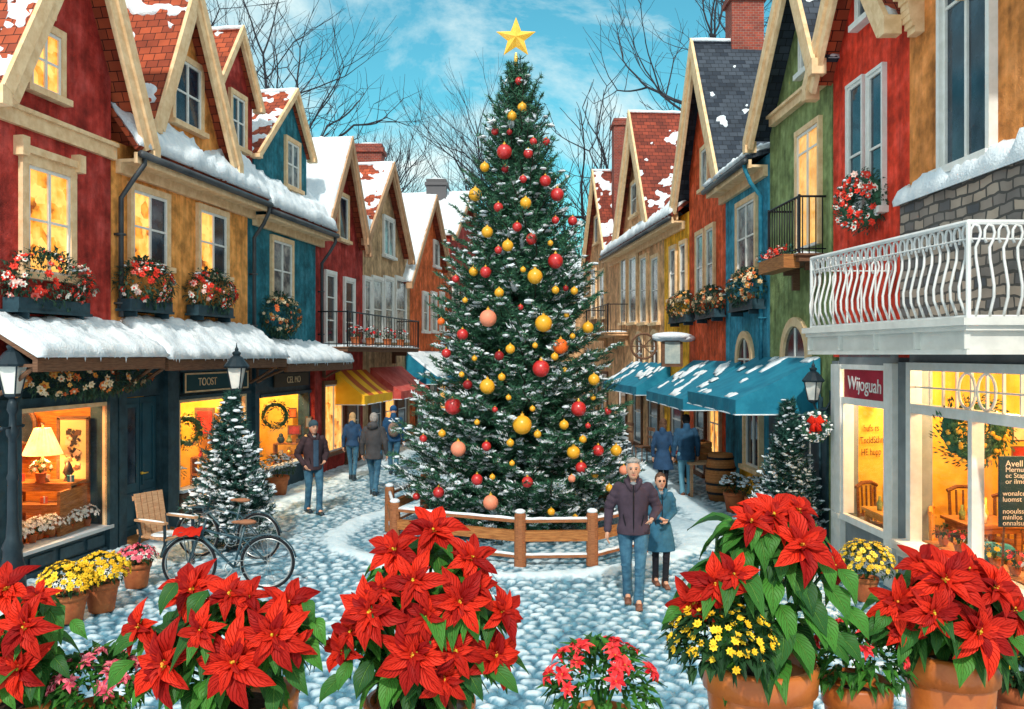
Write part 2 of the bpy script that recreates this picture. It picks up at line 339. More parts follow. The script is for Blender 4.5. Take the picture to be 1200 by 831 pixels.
# ============================================================ HOUSES
def window(h, w, Y0, Y1, z0, z1, pane, trim=None, cols=2, rows=2, sill=True, casing=.09, head=False, t=0, arch=False, sash=None, name='window', lab=None, rowcut=None, depth=.07):
    """a window is a part of its house (casing); sash, pane, sill are its sub-parts"""
    trim = trim or CREAM; sash = sash or WHITE; c = casing
    m = MB()
    if arch:
        yc, rw = (Y0+Y1)/2, (Y1-Y0)/2; zs = z1-rw*1.0; out = [(Y0-c, z0), (Y0-c, zs)]; inn = [(Y0, z0), (Y0, zs)]
        for k in range(1, 12):
            a = math.pi*k/12; out.append((yc-(rw+c)*math.cos(a), zs+(rw+c)*math.sin(a))); inn.append((yc-rw*math.cos(a), zs+rw*math.sin(a)))
        out += [(Y1+c, zs), (Y1+c, z0)]; inn += [(Y1, zs), (Y1, z0)]
        for k in range(len(out)-1): w.prism(m, [out[k], out[k+1], inn[k+1], inn[k]], t, t+depth)
        f = part(name, m, trim, h, world=True, label=lab); p = MB(); w.prism(p, inn, t+.004, t+.02); part('pane', p, pane, f, world=True)
        b = MB(); w.box(b, yc-.02, yc+.02, t+.02, t+.045, z0, z1-.03); w.box(b, Y0, Y1, t+.02, t+.043, zs-.02, zs+.02)
        part('sash', b, sash, f, world=True); return f
    w.box(m, Y0-c, Y0, t, t+depth, z0, z1); w.box(m, Y1, Y1+c, t, t+depth, z0, z1)
    w.box(m, Y0-c, Y1+c, t, t+depth+.003, z1, z1+c*1.2)
    if head:
        w.box(m, Y0-c-.07, Y1+c+.07, t, t+depth+.05, z1+c*1.2, z1+c*1.2+.1)
        for y in (Y0-c-.09, Y1+c-.04): w.box(m, y, y+.13, t, t+depth+.08, z1+c*1.2-.06, z1+c*1.2+.2)
    f = part(name, m, trim, h, world=True, label=lab)
    s = MB(); d = .035
    w.box(s, Y0, Y0+d*1.3, t, t+.05, z0, z1); w.box(s, Y1-d*1.3, Y1, t, t+.05, z0, z1); w.box(s, Y0+d*1.3, Y1-d*1.3, t, t+.05, z0, z0+d*1.4); w.box(s, Y0+d*1.3, Y1-d*1.3, t, t+.05, z1-d*1.4, z1)
    for k in range(1, cols):
        y = Y0+(Y1-Y0)*k/cols; w.box(s, y-d*.7, y+d*.7, t, t+.047, z0+d, z1-d)
    zc = [z0+(z1-z0)*k/rows for k in range(1, rows)] if rowcut is None else [z0+(z1-z0)*k for k in rowcut]
    for z in zc: w.box(s, Y0+d, Y1-d, t, t+.043, z-d*.5, z+d*.5)
    part('sash', s, sash, f, world=True)
    if isinstance(pane, tuple):
        ym = (Y0+Y1)/2
        for (a_, b_, pm) in ((Y0+d, ym, pane[0]), (ym, Y1-d, pane[1])): p = MB(); w.box(p, a_, b_, t+.004, t+.02, z0+d, z1-d); part('pane', p, pm, f, world=True)
    else: p = MB(); w.box(p, Y0+d, Y1-d, t+.004, t+.02, z0+d, z1-d); part('pane', p, pane, f, world=True)
    if sill:
        q = MB(); w.box(q, Y0-c-.05, Y1+c+.05, t, t+depth+.07, z0-.09, z0); part('sill', q, trim, f, world=True)
    return f
def halves(w, Y0, Y1): return (Y0, (Y0+Y1)/2), ((Y0+Y1)/2, Y1)
def winpx(h, w, u0, u1, v0, v1, pane, **k):
    t = k.get('t', 0); Y0, Y1 = sorted((w.Yu(u0, t), w.Yu(u1, t))); Yc = w.Yu((u0+u1)/2, t)
    return window(h, w, Y0, Y1, w.Z(v1, Yc), w.Z(v0, Yc), pane, **k)

def line(p, q):
    return lambda y: p[1]+(q[1]-p[1])*(y-p[0])/(q[0]-p[0])
def gable_roof(h, w, fa, ap, fb, tf, tb, tile, rake, snow=None, soffit=.25, seed=0, covers=(.5, .5), thick=.1, rakes=True, name='roof', band=None):
    """fa, ap, fb = (Y,z) of near foot, apex, far foot of the roof faces; from t=tf (street) back to tb"""
    m = MB()
    slab(m, w.P(fa[0], tf, fa[1]), w.P(fa[0], tb, fa[1]), w.P(ap[0], tb, ap[1]), w.P(ap[0], tf, ap[1]), thick)
    slab(m, w.P(fb[0], tf, fb[1]), w.P(fb[0], tb, fb[1]), w.P(ap[0], tb, ap[1]), w.P(ap[0], tf, ap[1]), thick)
    r = part(name, m, tile, h, world=True)
    if rakes:
        b = MB(); q = soffit
        for ft in (fa, fb):
            d = Vector((ap[0]-ft[0], ap[1]-ft[1])).normalized(); sgn = 1 if ft is fa else -1
            nn = Vector((d.y, -d.x))*sgn if True else None
            # inner side lies below the roof line
            if nn.y > 0: nn = -nn
            L_ = (Vector(ap)-Vector(ft)).length
            def pt(s, o, e=0): v = Vector(ft)+d*s+nn*o; return (v.x, v.y)
            for (o0, o1, t0, t1) in ((-.035, q*.42, tf+.002, tf+.07), (q*.4, q*.9, tf-.05, tf+.025)):
                # mitre at the apex
                cut = lambda o: L_+o*(nn.x*0+abs(nn.x)/max(.2, abs(d.x))*0)-(o/ max(.15, abs(nn.x))*0)
                # length where the offset line reaches the vertical through the apex
                e0 = (ap[0]-(Vector(ft)+nn*o0).x)/d.x; e1 = (ap[0]-(Vector(ft)+nn*o1).x)/d.x
                pl = [pt(-.06, o0), pt(-.06, o1), pt(e1, o1), pt(e0, o0)]
                if (sgn > 0): pl = pl[::-1]
                w.prism(b, pl, t0, t1)
            # little block at the foot
            w.box(b, ft[0]-.08, ft[0]+.08, tf-.16, tf+.066, ft[1]-q*.8, ft[1]-.04)
        part('bargeboard', b, rake, r, world=True)
    if snow:
        s = MB()
        ta, tb2 = (tf+.03, tb)
        snow_sheet(s, w.P(fa[0], ta, fa[1]), w.P(fa[0], tb, fa[1]), w.P(ap[0], tb, ap[1]), w.P(ap[0], ta, ap[1]), .13, covers[0], seed, band=band)
        snow_sheet(s, w.P(fb[0], ta, fb[1]), w.P(fb[0], tb, fb[1]), w.P(ap[0], tb, ap[1]), w.P(ap[0], ta, ap[1]), .12, covers[1], seed+9)
        rr = [w.P(ap[0], ta+(tb-ta)*k/14, ap[1]+.015+.02*fbm(k*.9, seed)) for k in range(15)]
        s.tube(rr, [.055+.03*abs(fbm(k*.7, seed+3)) for k in range(15)], 8)
        part('snow', s, snow, r, world=True, smooth=True)
    return r
def eave_roof(h, w, Ya, Yb, ze, zr, tb, tile, cover=.5, seed=0, oh=.42, gutter=True, band=None, th=.16, name='roof', zoff=0):
    m = MB(); A, B, C, D = w.P(Ya, oh, ze), w.P(Yb, oh, ze), w.P(Yb, tb, zr), w.P(Ya, tb, zr)
    slab(m, A, B, C, D, .1); r = part(name, m, tile, h, world=True)
    m2 = MB(); slab(m2, w.P(Yb, 2*tb-oh, ze), w.P(Ya, 2*tb-oh, ze), D, C, .1); part('back_slope', m2, tile, r, world=True)
    s = MB(); snow_sheet(s, A, B, C, D, th, cover, seed, band=band, lip=.07); part('snow', s, SNOW, r, world=True, smooth=True)
    b = MB(); w.box(b, Ya, Yb, oh-.1, oh-.04, ze-.27, ze-.1); w.box(b, Ya, Yb, .0, oh-.1, ze-.25, ze-.2); w.box(b, Ya, Yb, 0, .09, ze-.42, ze-.25)
    part('eaves_board', b, CREAM, r, world=True)
    if gutter:
        g = MB(); g.tube([w.P(Ya, oh+.02, ze-.13), w.P(Yb, oh+.02, ze-.13)], .06, 10); part('gutter', g, GUTTER, r, world=True, smooth=True)
    return r
def downpipe(h, w, Y, ze, z1, z0, oh=.42, m=None, d=.15):
    g = MB(); g.tube([w.P(Y, oh, ze), w.P(Y, oh, ze-.15), w.P(Y-d, .3, ze-.42), w.P(Y-d, .09, ze-.7), w.P(Y-d, .09, z1)]+([w.P(Y-d, .09, z0)] if z0 < z1 else []), .042, 8)
    for z in np.arange(z1+.2, ze-1, 1.1): w.box(g, Y-d-.06, Y-d+.06, 0, .14, z, z+.035)
    part('downpipe', g, m or GUTTER, h, world=True, smooth=True)
def body(h, w, Ya, Yb, poly, m, tb, z0, name='wall', open_=None):
    b = MB(); Ya2, Yb2 = Ya+.003, Yb-.003
    w.prism(b, [(Ya2, z0), (Yb2, z0)]+poly, 0, tb); return part(name, b, m, h, world=True)
def chimney(h, c, s, z0, z1, m=BRICK):
    b = MB(); b.box((c[0], c[1], (z0+z1)/2), (s, s*.8, z1-z0)); b.box((c[0], c[1], z1-.12), (s+.14, s*.8+.14, .14)); b.box((c[0], c[1], z1+.05), (s+.02, s*.8+.02, .1))
    o = part('chimney', b, m, h, world=True)
    p = MB(); p.ball((c[0], c[1], z1+.1), (s*.52, s*.42, .09), 12, 6); part('snow', p, SNOW, o, world=True, smooth=True)
    return o
def glazing(w, m, Y0, Y1, z0, z1, t=-.025): w.quad(m, [(Y0, t, z0), (Y1, t, z0), (Y1, t, z1), (Y0, t, z1)])
def base(w, Y): return tuple(w.P(Y))

M_RED = stucco('red_stucco', (.38, .035, .026)); M_OCHRE = stucco('ochre_stucco', (.74, .31, .075)); M_TEAL = stucco('teal_stucco', (.015, .15, .2))
M_RED2 = stucco('brick_red_stucco', (.34, .03, .022)); M_BEIGE = stucco('beige_stucco', (.46, .3, .16)); M_ORANGE = stucco('orange_stucco', (.62, .12, .025))
M_SCARLET = stucco('scarlet_stucco', (.66, .045, .018)); M_RUST = stucco('rust_ochre_stucco', (.6, .22, .055)); M_GREEN = stucco('green_stucco', (.2, .26, .1))
M_BLUE = stucco('sky_blue_stucco', (.03, .24, .36)); M_YELLOW = stucco('yellow_stucco', (.78, .38, .02)); M_TAN = stucco('tan_stucco', (.6, .34, .17)); M_ROR = stucco('orange_red_stucco', (.62, .085, .02))
M_AWN = mat('teal_canvas', (.004, .15, .25), (.015, .23, .35), scale=3, rough=.75, bump=.1, bscale=8)

def canopy(h, w, Ya, Yb, zt, ze, oh, seed, th=.12):
    """tiled lean-to canopy over a shop front, snow on it"""
    m = MB(); A, B, C, D = w.P(Ya, oh, ze), w.P(Yb, oh, ze), w.P(Yb, 0.02, zt), w.P(Ya, .02, zt); slab(m, A, B, C, D, .07)
    r = part('canopy', m, FASCIA, h, world=True)
    b = MB(); w.box(b, Ya, Yb, oh-.06, oh+.01, ze-.2, ze-.03); w.box(b, Ya+.02, Yb-.02, .06, oh-.06, ze-.14, ze-.1)
    for y in (Ya+.05, Yb-.12): w.prism(b, [(y, 2.5), (y+.07, 2.5), (y+.07, ze-.14), (y, ze-.14)], .03, .1); b.tube([w.P(y+.03, .08, 2.5), w.P(y+.03, .3, 2.62), w.P(y+.03, oh-.1, ze-.14)], .03, 6)
    part('fascia', b, FASCIA, r, world=True)
    ic = MB()
    for k_ in range(int((Yb-Ya)*6)):
        y_ = Ya+(Yb-Ya)*random.random(); l_ = .02+.09*random.random()**2; ic.tube([w.P(y_, oh+.03, ze+.01), w.P(y_, oh+.035, ze-l_*.5), w.P(y_, oh+.035, ze-l_)], [.014, .009, .001], 5)
    part('icicles', ic, SNOW, r, world=True, smooth=True, kind='stuff')
    s = MB(); snow_sheet(s, w.P(Ya-.03, oh+.04, ze), w.P(Yb+.03, oh+.04, ze), C, D, th, 1.3, seed, lip=.08, res=.07, edge=.07)
    part('snow', s, SNOW, r, world=True, smooth=True); return r

def room(h, w, Ya, Yb, d, z0, z1, m, floor=None, name='shop_interior'):
    b = MB(); t0 = -.12
    P = w.P; F = lambda q: b.add([P(*p) for p in q], [(0, 1, 2, 3)])
    F([(Ya, -d, z0), (Yb, -d, z0), (Yb, -d, z1), (Ya, -d, z1)]); F([(Ya, t0, z0), (Ya, -d, z0), (Ya, -d, z1), (Ya, t0, z1)]); F([(Yb, -d, z0), (Yb, t0, z0), (Yb, t0, z1), (Yb, -d, z1)])
    b.cur = 1; F([(Ya, t0, z0), (Yb, t0, z0), (Yb, -d, z0), (Ya, -d, z0)]); b.cur = 0; F([(Ya, t0, z1), (Ya, -d, z1), (Yb, -d, z1), (Yb, t0, z1)])
    return part(name, b, [m, floor or WOOD], h, world=True)
def lamp(name, p, e, c=(1, .62, .25), r=.12):
    l = bpy.data.lights.new(name, 'POINT'); l.energy = e; l.color = c; l.shadow_soft_size = r
    o = bpy.data.objects.new(name, l); COL.objects.link(o); o.location = p; return o

M_ROOM = mat('amber_interior_wall', (.3, .085, .015), (.62, .24, .04), scale=4, rough=.7, kind='wood', bump=.3)
M_ROOMY = mat('yellow_interior_wall', (.7, .36, .035), (.85, .52, .08), scale=2.6, rough=.8)

# ---------- left 1: dark red house with the lamp-lit shop
w = WL
h = thing('red_house', 'dark red stucco house with cream gable boards above a lamp-lit teal shopfront', 'house', base(w, 12.2))
red_house = h
fa, ap, fb = (10.75, 6.5), (12.45, 9.9), (14.02, 6.55)
la, lb = line(fa, ap), line(fb, ap)
body(h, w, 10.9, 13.5, [(13.5, lb(13.5)-.12), (12.45, 9.75), (10.9, la(10.9)-.12)], M_RED, -5, 3.06)
gable_roof(h, w, fa, ap, fb, .42, -5, TILE, CREAM, SNOW, soffit=.34, seed=1, covers=(.4, .35))
m = MB(); w.box(m, 10.9, 13.56, 0, .07, 6.18, 6.44); w.box(m, 10.9, 13.56, 0, .11, 6.38, 6.44); part('string_course', m, CREAM, h, world=True)
winpx(h, w, 33, 68, 36, 108, LITPANE, rows=2, lab='small lit attic window'); m = MB(); Yk = w.Yu(53); w.prism(m, [(Yk-.1, w.Z(22, Yk)), (Yk+.1, w.Z(22, Yk)), (Yk+.16, w.Z(-2, Yk)), (Yk-.16, w.Z(-2, Yk))], 0, .1); part('keystone', m, CREAM, h, world=True)
winpx(h, w, 29, 79, 200, 322, LITPANE, rows=2, head=True, casing=.12, lab='tall lit window with a moulded head')
canopy(h, w, 10.8, 13.62, 3.56, 3.08, .85, 3)
def posts(h, w, L_, m=DKBLUE, name='shopfront'):
    b = MB()
    for q in L_: w.box(b, *q)
    return part(name, b, m, h, world=True)
sf = posts(h, w, [(10.9, 11.52, -.3, 0, 0, 3.06), (13.42, 13.5, -.3, .0, 0, 3.06), (11.52, 13.42, -.3, 0, 2.36, 3.06), (11.52, 13.42, -.3, 0, 0, .4),
    (11.36, 11.5, 0, .07, .0, 2.9), (13.36, 13.56, 0, .08, 0, 2.95), (10.9, 13.35, 0, .06, 2.42, 2.5), (10.9, 13.35, 0, .05, .0, .1),
    (11.7, 12.2, 0, .03, .14, .3), (12.3, 12.8, 0, .03, .14, .3), (12.9, 13.3, 0, .03, .14, .3)])
m = MB(); w.box(m, 11.45, 13.44, -.28, .1, .38, .43); part('window_sill', m, mat('pale_sill', (.5, .55, .58)), sf, world=True)
m = MB(); w.box(m, 11.5, 11.55, -.05, .03, .43, 2.36); w.box(m, 13.36, 13.42, -.05, .03, .43, 2.36); w.box(m, 11.55, 13.36, -.05, .03, 2.3, 2.36); part('window_frame', m, CREAM, sf, world=True)
m = MB(); glazing(w, m, 11.52, 13.4, .43, 2.34); part('glass', m, GLASS, sf, world=True)
room(h, w, 11.0, 13.45, 1.9, .02, 2.9, M_ROOM)
m = MB(); w.box(m, 10.9, 10.99, -5, -.3, 0, 3.06); part('side_wall', m, M_RED, h, world=True)
# ---------- left 2: ochre house
h = thing('ochre_house', 'ochre stucco house with a tall steep dormer and snow along its eaves', 'house', base(w, 15.8)); ochre_house = h
body(h, w, 13.5, 18.1, [(18.1, 6.5), (13.5, 6.5)], M_OCHRE, -5, 3.0)
eave_roof(h, w, 13.62, 18.3, 6.42, 10.6, -2.6, TILE, cover=.5, seed=4, band=lambda s, t: 1.75 if t < .16+.06*math.sin(9*s) else (.3 if s < .35 else .75), th=.15)
fa, ap, fb = (w.Yu(185, .3), 6.75), (w.Yu(231, .3), 9.75), (w.Yu(281, .3), 6.6)
fa = (fa[0], w.Z(140, fa[0])); fb = (fb[0], w.Z(190, fb[0])); ap = (ap[0], w.Z(-22, ap[0]))
la, lb = line(fa, ap), line(fb, ap)
body(h, w, fa[0]+.12, fb[0]-.12, [(fb[0]-.12, lb(fb[0]-.12)-.08), (ap[0], ap[1]-.1), (fa[0]+.12, la(fa[0]+.12)-.08)], M_OCHRE, -3, 6.3, name='dormer_wall')
gable_roof(h, w, fa, ap, fb, .3, -2.8, TILE, CREAM, SNOW, soffit=.3, seed=12, covers=(.42, .3), name='dormer_roof')
winpx(h, w, 202, 233, 74, 148, DARKPANE, rows=2, lab='dark dormer window')
winpx(h, w, 153, 193, 228, 310, (LITPANE, DARKPANE), cols=2, rows=2, lab='half lit window'); winpx(h, w, 232, 263, 250, 322, (LITPANE, DARKPANE), cols=2, rows=2)
canopy(h, w, 13.72, 18.15, 3.66, 3.04, .85, 7)
downpipe(h, w, 13.75, 6.3, 3.7, 3.7, d=.12); downpipe(h, w, 18.25, 6.3, 3.5, 3.5, d=.02)
sf = posts(h, w, [(13.5, 13.86, -.3, 0, 0, 3.0), (14.85, 15.4, -.3, 0, 0, 3.0), (13.86, 14.85, -.3, 0, 2.4, 3.0), (15.4, 18.1, -.3, 0, 2.28, 3.0), (15.4, 18.1, -.3, 0, 0, .6), (18.0, 18.1, -.3, .002, .6, 2.28),
    (14.95, 15.3, 0, .1, 0, 2.9), (13.6, 13.8, 0, .08, 0, 2.9), (15.36, 18.1, 0, .08, 2.28, 2.34), (15.36, 18.1, 0, .09, 2.78, 2.84)])
m = MB(); w.box(m, 15.4, 18.1, 0, .05, 0, .5); w.box(m, 15.35, 18.1, 0, .12, .5, .58); part('plinth', m, FASCIA, sf, world=True)
m = MB(); w.box(m, 15.36, 18.05, -.1, .14, .6, .65); part('window_sill', m, SNOW, sf, world=True)
m = MB(); w.box(m, 15.4, 15.46, -.05, .03, .62, 2.28); w.box(m, 17.94, 18.0, -.05, .03, .62, 2.28); w.box(m, 15.46, 17.94, -.05, .03, 2.22, 2.28); part('window_frame', m, CREAM, sf, world=True)
m = MB(); glazing(w, m, 15.42, 18., .6, 2.26); part('glass', m, GLASS, sf, world=True)
room(h, w, 15.1, 18.06, 1.9, .02, 2.9, M_ROOMY)
d = MB(); w.box(d, 13.88, 14.34, -.12, -.06, .1, 2.38); w.box(d, 14.36, 14.83, -.12, -.06, .1, 2.38)
for y in (13.93, 14.41):
    for z0, z1 in ((.2, .8), (.9, 2.28)): w.box(d, y, y+.06, -.06, -.04, z0, z1); w.box(d, y+.3, y+.36, -.06, -.04, z0, z1); w.box(d, y+.06, y+.3, -.06, -.041, z0, z0+.06); w.box(d, y+.06, y+.3, -.06, -.041, z1-.06, z1)
d = part('door', d, mat('door_teal', (.01, .05, .075), (.02, .085, .12), rough=.45), h, world=True)
m = MB(); w.box(m, 13.99, 14.23, -.06, -.052, .96, 2.22); part('door_glass', m, DARKPANE, d, world=True)
m = MB(); m.tube([w.P(14.39, -.05, 1.1), w.P(14.39, .0, 1.1), w.P(14.5, .0, 1.1)], .014, 6); m.ball(w.P(14.39, -.04, 1.1), .03, 8, 6); part('handle', m, GOLD, d, world=True, smooth=True)
m = MB(); w.box(m, 13.8, 14.9, -.3, .25, .002, .1); part('door_step', m, WOOD, h, world=True)
# sign
sg = MB(); w.box(sg, 15.5, 17.95, .05, .09, 2.4, 2.76); sg_ = part('shop_sign', sg, mat('sign_teal', (.02, .07, .08)), h, world=True)
m = MB()
for q in ((15.5, 17.95, .09, .1, 2.4, 2.43), (15.5, 17.95, .09, .1, 2.73, 2.76), (15.5, 15.54, .09, .1, 2.43, 2.73), (17.91, 17.95, .09, .1, 2.43, 2.73)): w.box(m, *q)
part('sign_border', m, CREAM, sg_, world=True)
text('sign_lettering', 'TOOST', .21, w.P(16.3, .095, 2.58), w.rd, CREAM, sg_)
# ---------- left: small red dormer, which tops the ochre roof's far end
h2 = h
fa, ap, fb = (w.Yu(258, -.35), 0), (w.Yu(272, -.35), 0), (w.Yu(305, -.35), 0)
def dormer(h, w, u0, ua, u1, vf0, va, vf1, t, mwall, zb, depth, tile, seed, covers, win, soffit=.16, ov=.16, mside=None):
    fa = (w.Yu(u0, t), 0); fa = (fa[0], w.Z(vf0, fa[0])); ap = (w.Yu(ua, t), 0); ap = (ap[0], w.Z(va, ap[0])); fb = (w.Yu(u1, t), 0); fb = (fb[0], w.Z(vf1, fb[0]))
    la, lb = line(fa, ap), line(fb, ap); y0, y1 = fa[0]+.1, fb[0]-.1
    b = MB(); w.prism(b, [(y0, zb), (y1, zb), (y1, lb(y1)-.08), (ap[0], ap[1]-.1), (y0, la(y0)-.08)], t-ov, t-depth); part('dormer_wall', b, mwall, h, world=True)
    gable_roof(h, w, fa, ap, fb, t, t-depth, tile, CREAM, SNOW, soffit=soffit, seed=seed, covers=covers, name='dormer_roof')
    winpx(h, w, *win, t=t-ov)
dormer(h, w, 250, 283, 306, 112, 33, 126, .0, M_RED2, 6.3, 2.6, TILE, 21, (.4, .4), (269, 284, 114, 172, DARKPANE))
# ---------- left 3: teal house
h = thing('teal_house', 'teal stucco house with a tiled dormer and snowy roof', 'house', base(w, 19.9)); teal_house = h
body(h, w, 18.1, 21.8, [(21.8, 6.38), (18.1, 6.38)], M_TEAL, -5, 2.95)
eave_roof(h, w, 18.32, 22.2, 6.3, 9.6, -2.6, TILEB, cover=1.15, seed=31, th=.17)
dormer(h, w, 303, 347, 368, 178, 106, 185, .0, M_TEAL, 6.1, 2.4, TILE, 25, (.5, .45), (334, 348, 168, 220, PALEPANE))
winpx(h, w, 318, 340, 284, 352, PALEPANE, cols=2, rows=2)
canopy(h, w, 18.3, 22.3, 3.36, 2.92, .8, 17); downpipe(h, w, 22.1, 6.15, 3.4, 3.4, d=.1)
sf = posts(h, w, [(18.1, 18.62, -.3, 0, 0, 2.95), (21.4, 21.8, -.3, 0, 0, 2.95), (18.62, 21.4, -.3, 0, 2.15, 2.95), (18.62, 21.4, -.3, 0, 0, .5), (18.3, 18.5, 0, .08, 0, 2.8), (18.6, 21.4, 0, .06, 2.15, 2.22)])
m = MB(); w.box(m, 18.55, 21.45, -.1, .12, .5, .56); part('window_sill', m, SNOW, sf, world=True)
m = MB(); glazing(w, m, 18.62, 21.4, .5, 2.15); part('glass', m, GLASS, sf, world=True)
m = MB(); w.box(m, 21.45, 21.7, 0, .12, 0, 2.8); part('pillar', m, M_RED2, sf, world=True, label='dark red timber pillar')
m = MB(); w.box(m, 19.3, 21.2, .03, .07, 2.35, 2.66); sg_ = part('shop_sign', m, mat('sign_brown', (.09, .06, .04)), h, world=True); text('sign_lettering', 'CEL MO', .22, w.P(20.3, .075, 2.5), w.rd, CREAM, sg_)
room(h, w, 18.5, 21.5, 1.9, .02, 2.9, M_ROOMY)
# ---------- left 4: brick red gabled
def gable_house(name, label, w, Ya, Yb, fa, ap, fb, mw, tile, rake, seed, covers, tf=.3, z0=0, soffit=.3, snow=SNOW):
    h = thing(name, label, 'house', base(w, (Ya+Yb)/2)); la, lb = line(fa, ap), line(fb, ap)
    ya, yb = max(Ya, fa[0]+.05), min(Yb, fb[0]-.05)
    poly = [(Yb, min(lb(yb)-.1, lb(Yb)-.1 if Yb <= fb[0] else fb[1]-.1)), (ap[0], ap[1]-.12), (Ya, la(ya)-.1 if Ya >= fa[0] else fa[1]-.1)]
    body(h, w, Ya, Yb, poly, mw, -5, z0); gable_roof(h, w, fa, ap, fb, tf, -5, tile, rake, snow, soffit=soffit, seed=seed, covers=covers); return h
def PX(w, u, v, t=.3): y = w.Yu(u, t); return (y, w.Z(v, y))
BROWNC = mat('brown_bargeboard', (.42, .24, .13), (.55, .34, .2), scale=6, rough=.7)
h = gable_house('brick_red_house', 'brick red gabled house with snow-laden roof above a black iron balcony', w, 21.8, 25.4, PX(w, 386, 262), PX(w, 412, 163), PX(w, 434, 292), M_RED2, TILE, BROWNC, 41, (1.4, .6), z0=0); redr = h
winpx(h, w, 396, 406, 231, 281, DARKPANE, cols=1, rows=1)
winpx(h, w, 381, 391, 322, 402, DARKPANE, cols=1, rows=3, sash=WHITE, trim=WHITE); winpx(h, w, 403, 413, 330, 402, DARKPANE, cols=1, rows=3, trim=WHITE)
window(h, w, 22.3, 23.6, .5, 2.3, LITPANE, cols=2, rows=1, trim=FASCIA); window(h, w, 24.0, 24.9, .1, 2.3, DARKPANE, cols=1, rows=2, trim=FASCIA, name='door')
# ---------- left 5: beige gabled
h = gable_house('beige_house', 'beige gabled house with a row of tall white windows and brick chimney', w, 25.4, 30.4, PX(w, 431, 278), PX(w, 461, 192), PX(w, 484, 302), M_BEIGE, TILE, BROWNC, 51, (.62, .5), z0=0)
winpx(h, w, 449, 460, 258, 300, PALEPANE, cols=2, rows=1, trim=WHITE)
for u in ((426, 433), (436, 447), (450, 459), (463, 474)): winpx(h, w, u[0], u[1], 328, 398, PALEPANE, cols=1, rows=2, trim=WHITE)
chimney(h, w.P(29.3, -1.1), .9, 8.5, 10.2)
for y in (26, 27.4, 28.8): window(h, w, y, y+1, .2, 2.3, DARKPANE if y != 27.4 else LITPANE, cols=1, rows=2, trim=FASCIA)
# ---------- left 6: orange
h = gable_house('orange_house', 'narrow orange gabled house with snowy roof beside the big tree', w, 30.4, 36.5, PX(w, 482, 330), PX(w, 511, 230), PX(w, 529, 318), M_ORANGE, TILE, BROWNC, 61, (1.0, .5), z0=0)
winpx(h, w, 508, 513, 285, 312, PALEPANE, cols=1, rows=1, trim=WHITE)
for u in ((495, 500), (505, 510), (515, 519)): winpx(h, w, u[0], u[1], 345, 388, PALEPANE, cols=1, rows=2, trim=WHITE)
for y in (31.2, 33, 34.6): window(h, w, y, y+1, .2, 2.3, LITPANE if y > 34 else DARKPANE, cols=1, rows=2, trim=FASCIA)
h = gable_house('maroon_house', 'maroon house with snowy roof and grey chimney, nearly hidden behind the tree', w, 36.5, 43, (36.4, 8.2), (39.5, 10.6), (43.2, 7.8), M_RED2, TILE, BROWNC, 71, (.8, .5), z0=0)
chimney(h, w.P(39.0, -1.2), .9, 9.5, 11.0, mat('grey_chimney', (.12, .12, .13)))
for y in (37, 38.8, 40.6): window(h, w, y, y+1, 3.8, 6, PALEPANE, cols=1, rows=2, trim=WHITE)
# ---------- closing building at the street's end
we = Wall(-40, 0); 
class WallE(Wall):
    def __init__(s): s.a = -2.6; s.b = 0; s.T = Vector((1, 0, 0)); s.N = Vector((0, -1, 0)); s.left = False; s.rd = s.T
    def P(s, Y, t=0, z=0): return Vector((Y, 47-t, z))
    def box(s, mb, Y0, Y1, t0, t1, z0, z1):
        x = sorted((t0, t1)); return mb.box(((Y0+Y1)/2, 47-(t0+t1)/2, (z0+z1)/2), (Y1-Y0, x[1]-x[0], z1-z0))
WE = WallE()
h = thing('end_house', 'tan house closing the street behind the big tree', 'house', (1, 47, 0))
body(h, WE, -4.5, 6.5, [(6.5, 6.2), (-4.5, 6.2)], M_TAN, -5, 0); eave_roof(h, WE, -4.7, 6.7, 6.2, 8.6, -2.5, TILE, cover=.8, seed=81)
for x in (-3.5, -1.5, .5, 2.5, 4.5):
    for z in (.9, 3.9): window(h, WE, x, x+.9, z, z+1.5, PALEPANE, cols=2, rows=2, trim=WHITE)

# ============================================================ right row
w = WR
h = thing('rust_ochre_house', 'rust ochre house with a big white window above grey stone and a cafe', 'house', base(w, 9)); och = h
body(h, w, 7.0, 11.0, [(11.0, 9.6), (7.0, 9.6)], M_RUST, -5, 3.2)
m = MB(); w.box(m, 7.0, 10.97, 0, .14, 3.2, 5.02); part('stone_band', m, STONE, h, world=True)
m = MB(); snow_sheet(m, w.P(11.0, .22, 5.02), w.P(7.0, .22, 5.02), w.P(7.0, 0, 5.06), w.P(11.0, 0, 5.06), .2, 1.3, 5, res=.05, edge=.06, lip=.02); part('snow', m, SNOW, h, world=True, smooth=True)
Yc = w.Yu(1137); window(h, w, w.Yu(1165), w.Yu(1110), w.Z(188, Yc), 7.9, DARKPANE, cols=2, rows=1, rowcut=[.72], trim=WHITE, casing=.07, depth=.1, lab='large white framed window')
m = MB()
for z0, z1, t in ((7.72, 7.86, .5), (7.86, 8.02, .58)): w.box(m, 7.0, 10.95, 0, t, z0, z1)
for y in (10.62, 9.5):
    for k in range(8):
        a = k/7; w.box(m, y, y+.2, 0, .12+.3*a**2+.04*math.sin(a*6), 7.72-(8-k)*.075, 7.72-(7-k)*.075)
part('cornice', m, CREAM, h, world=True)
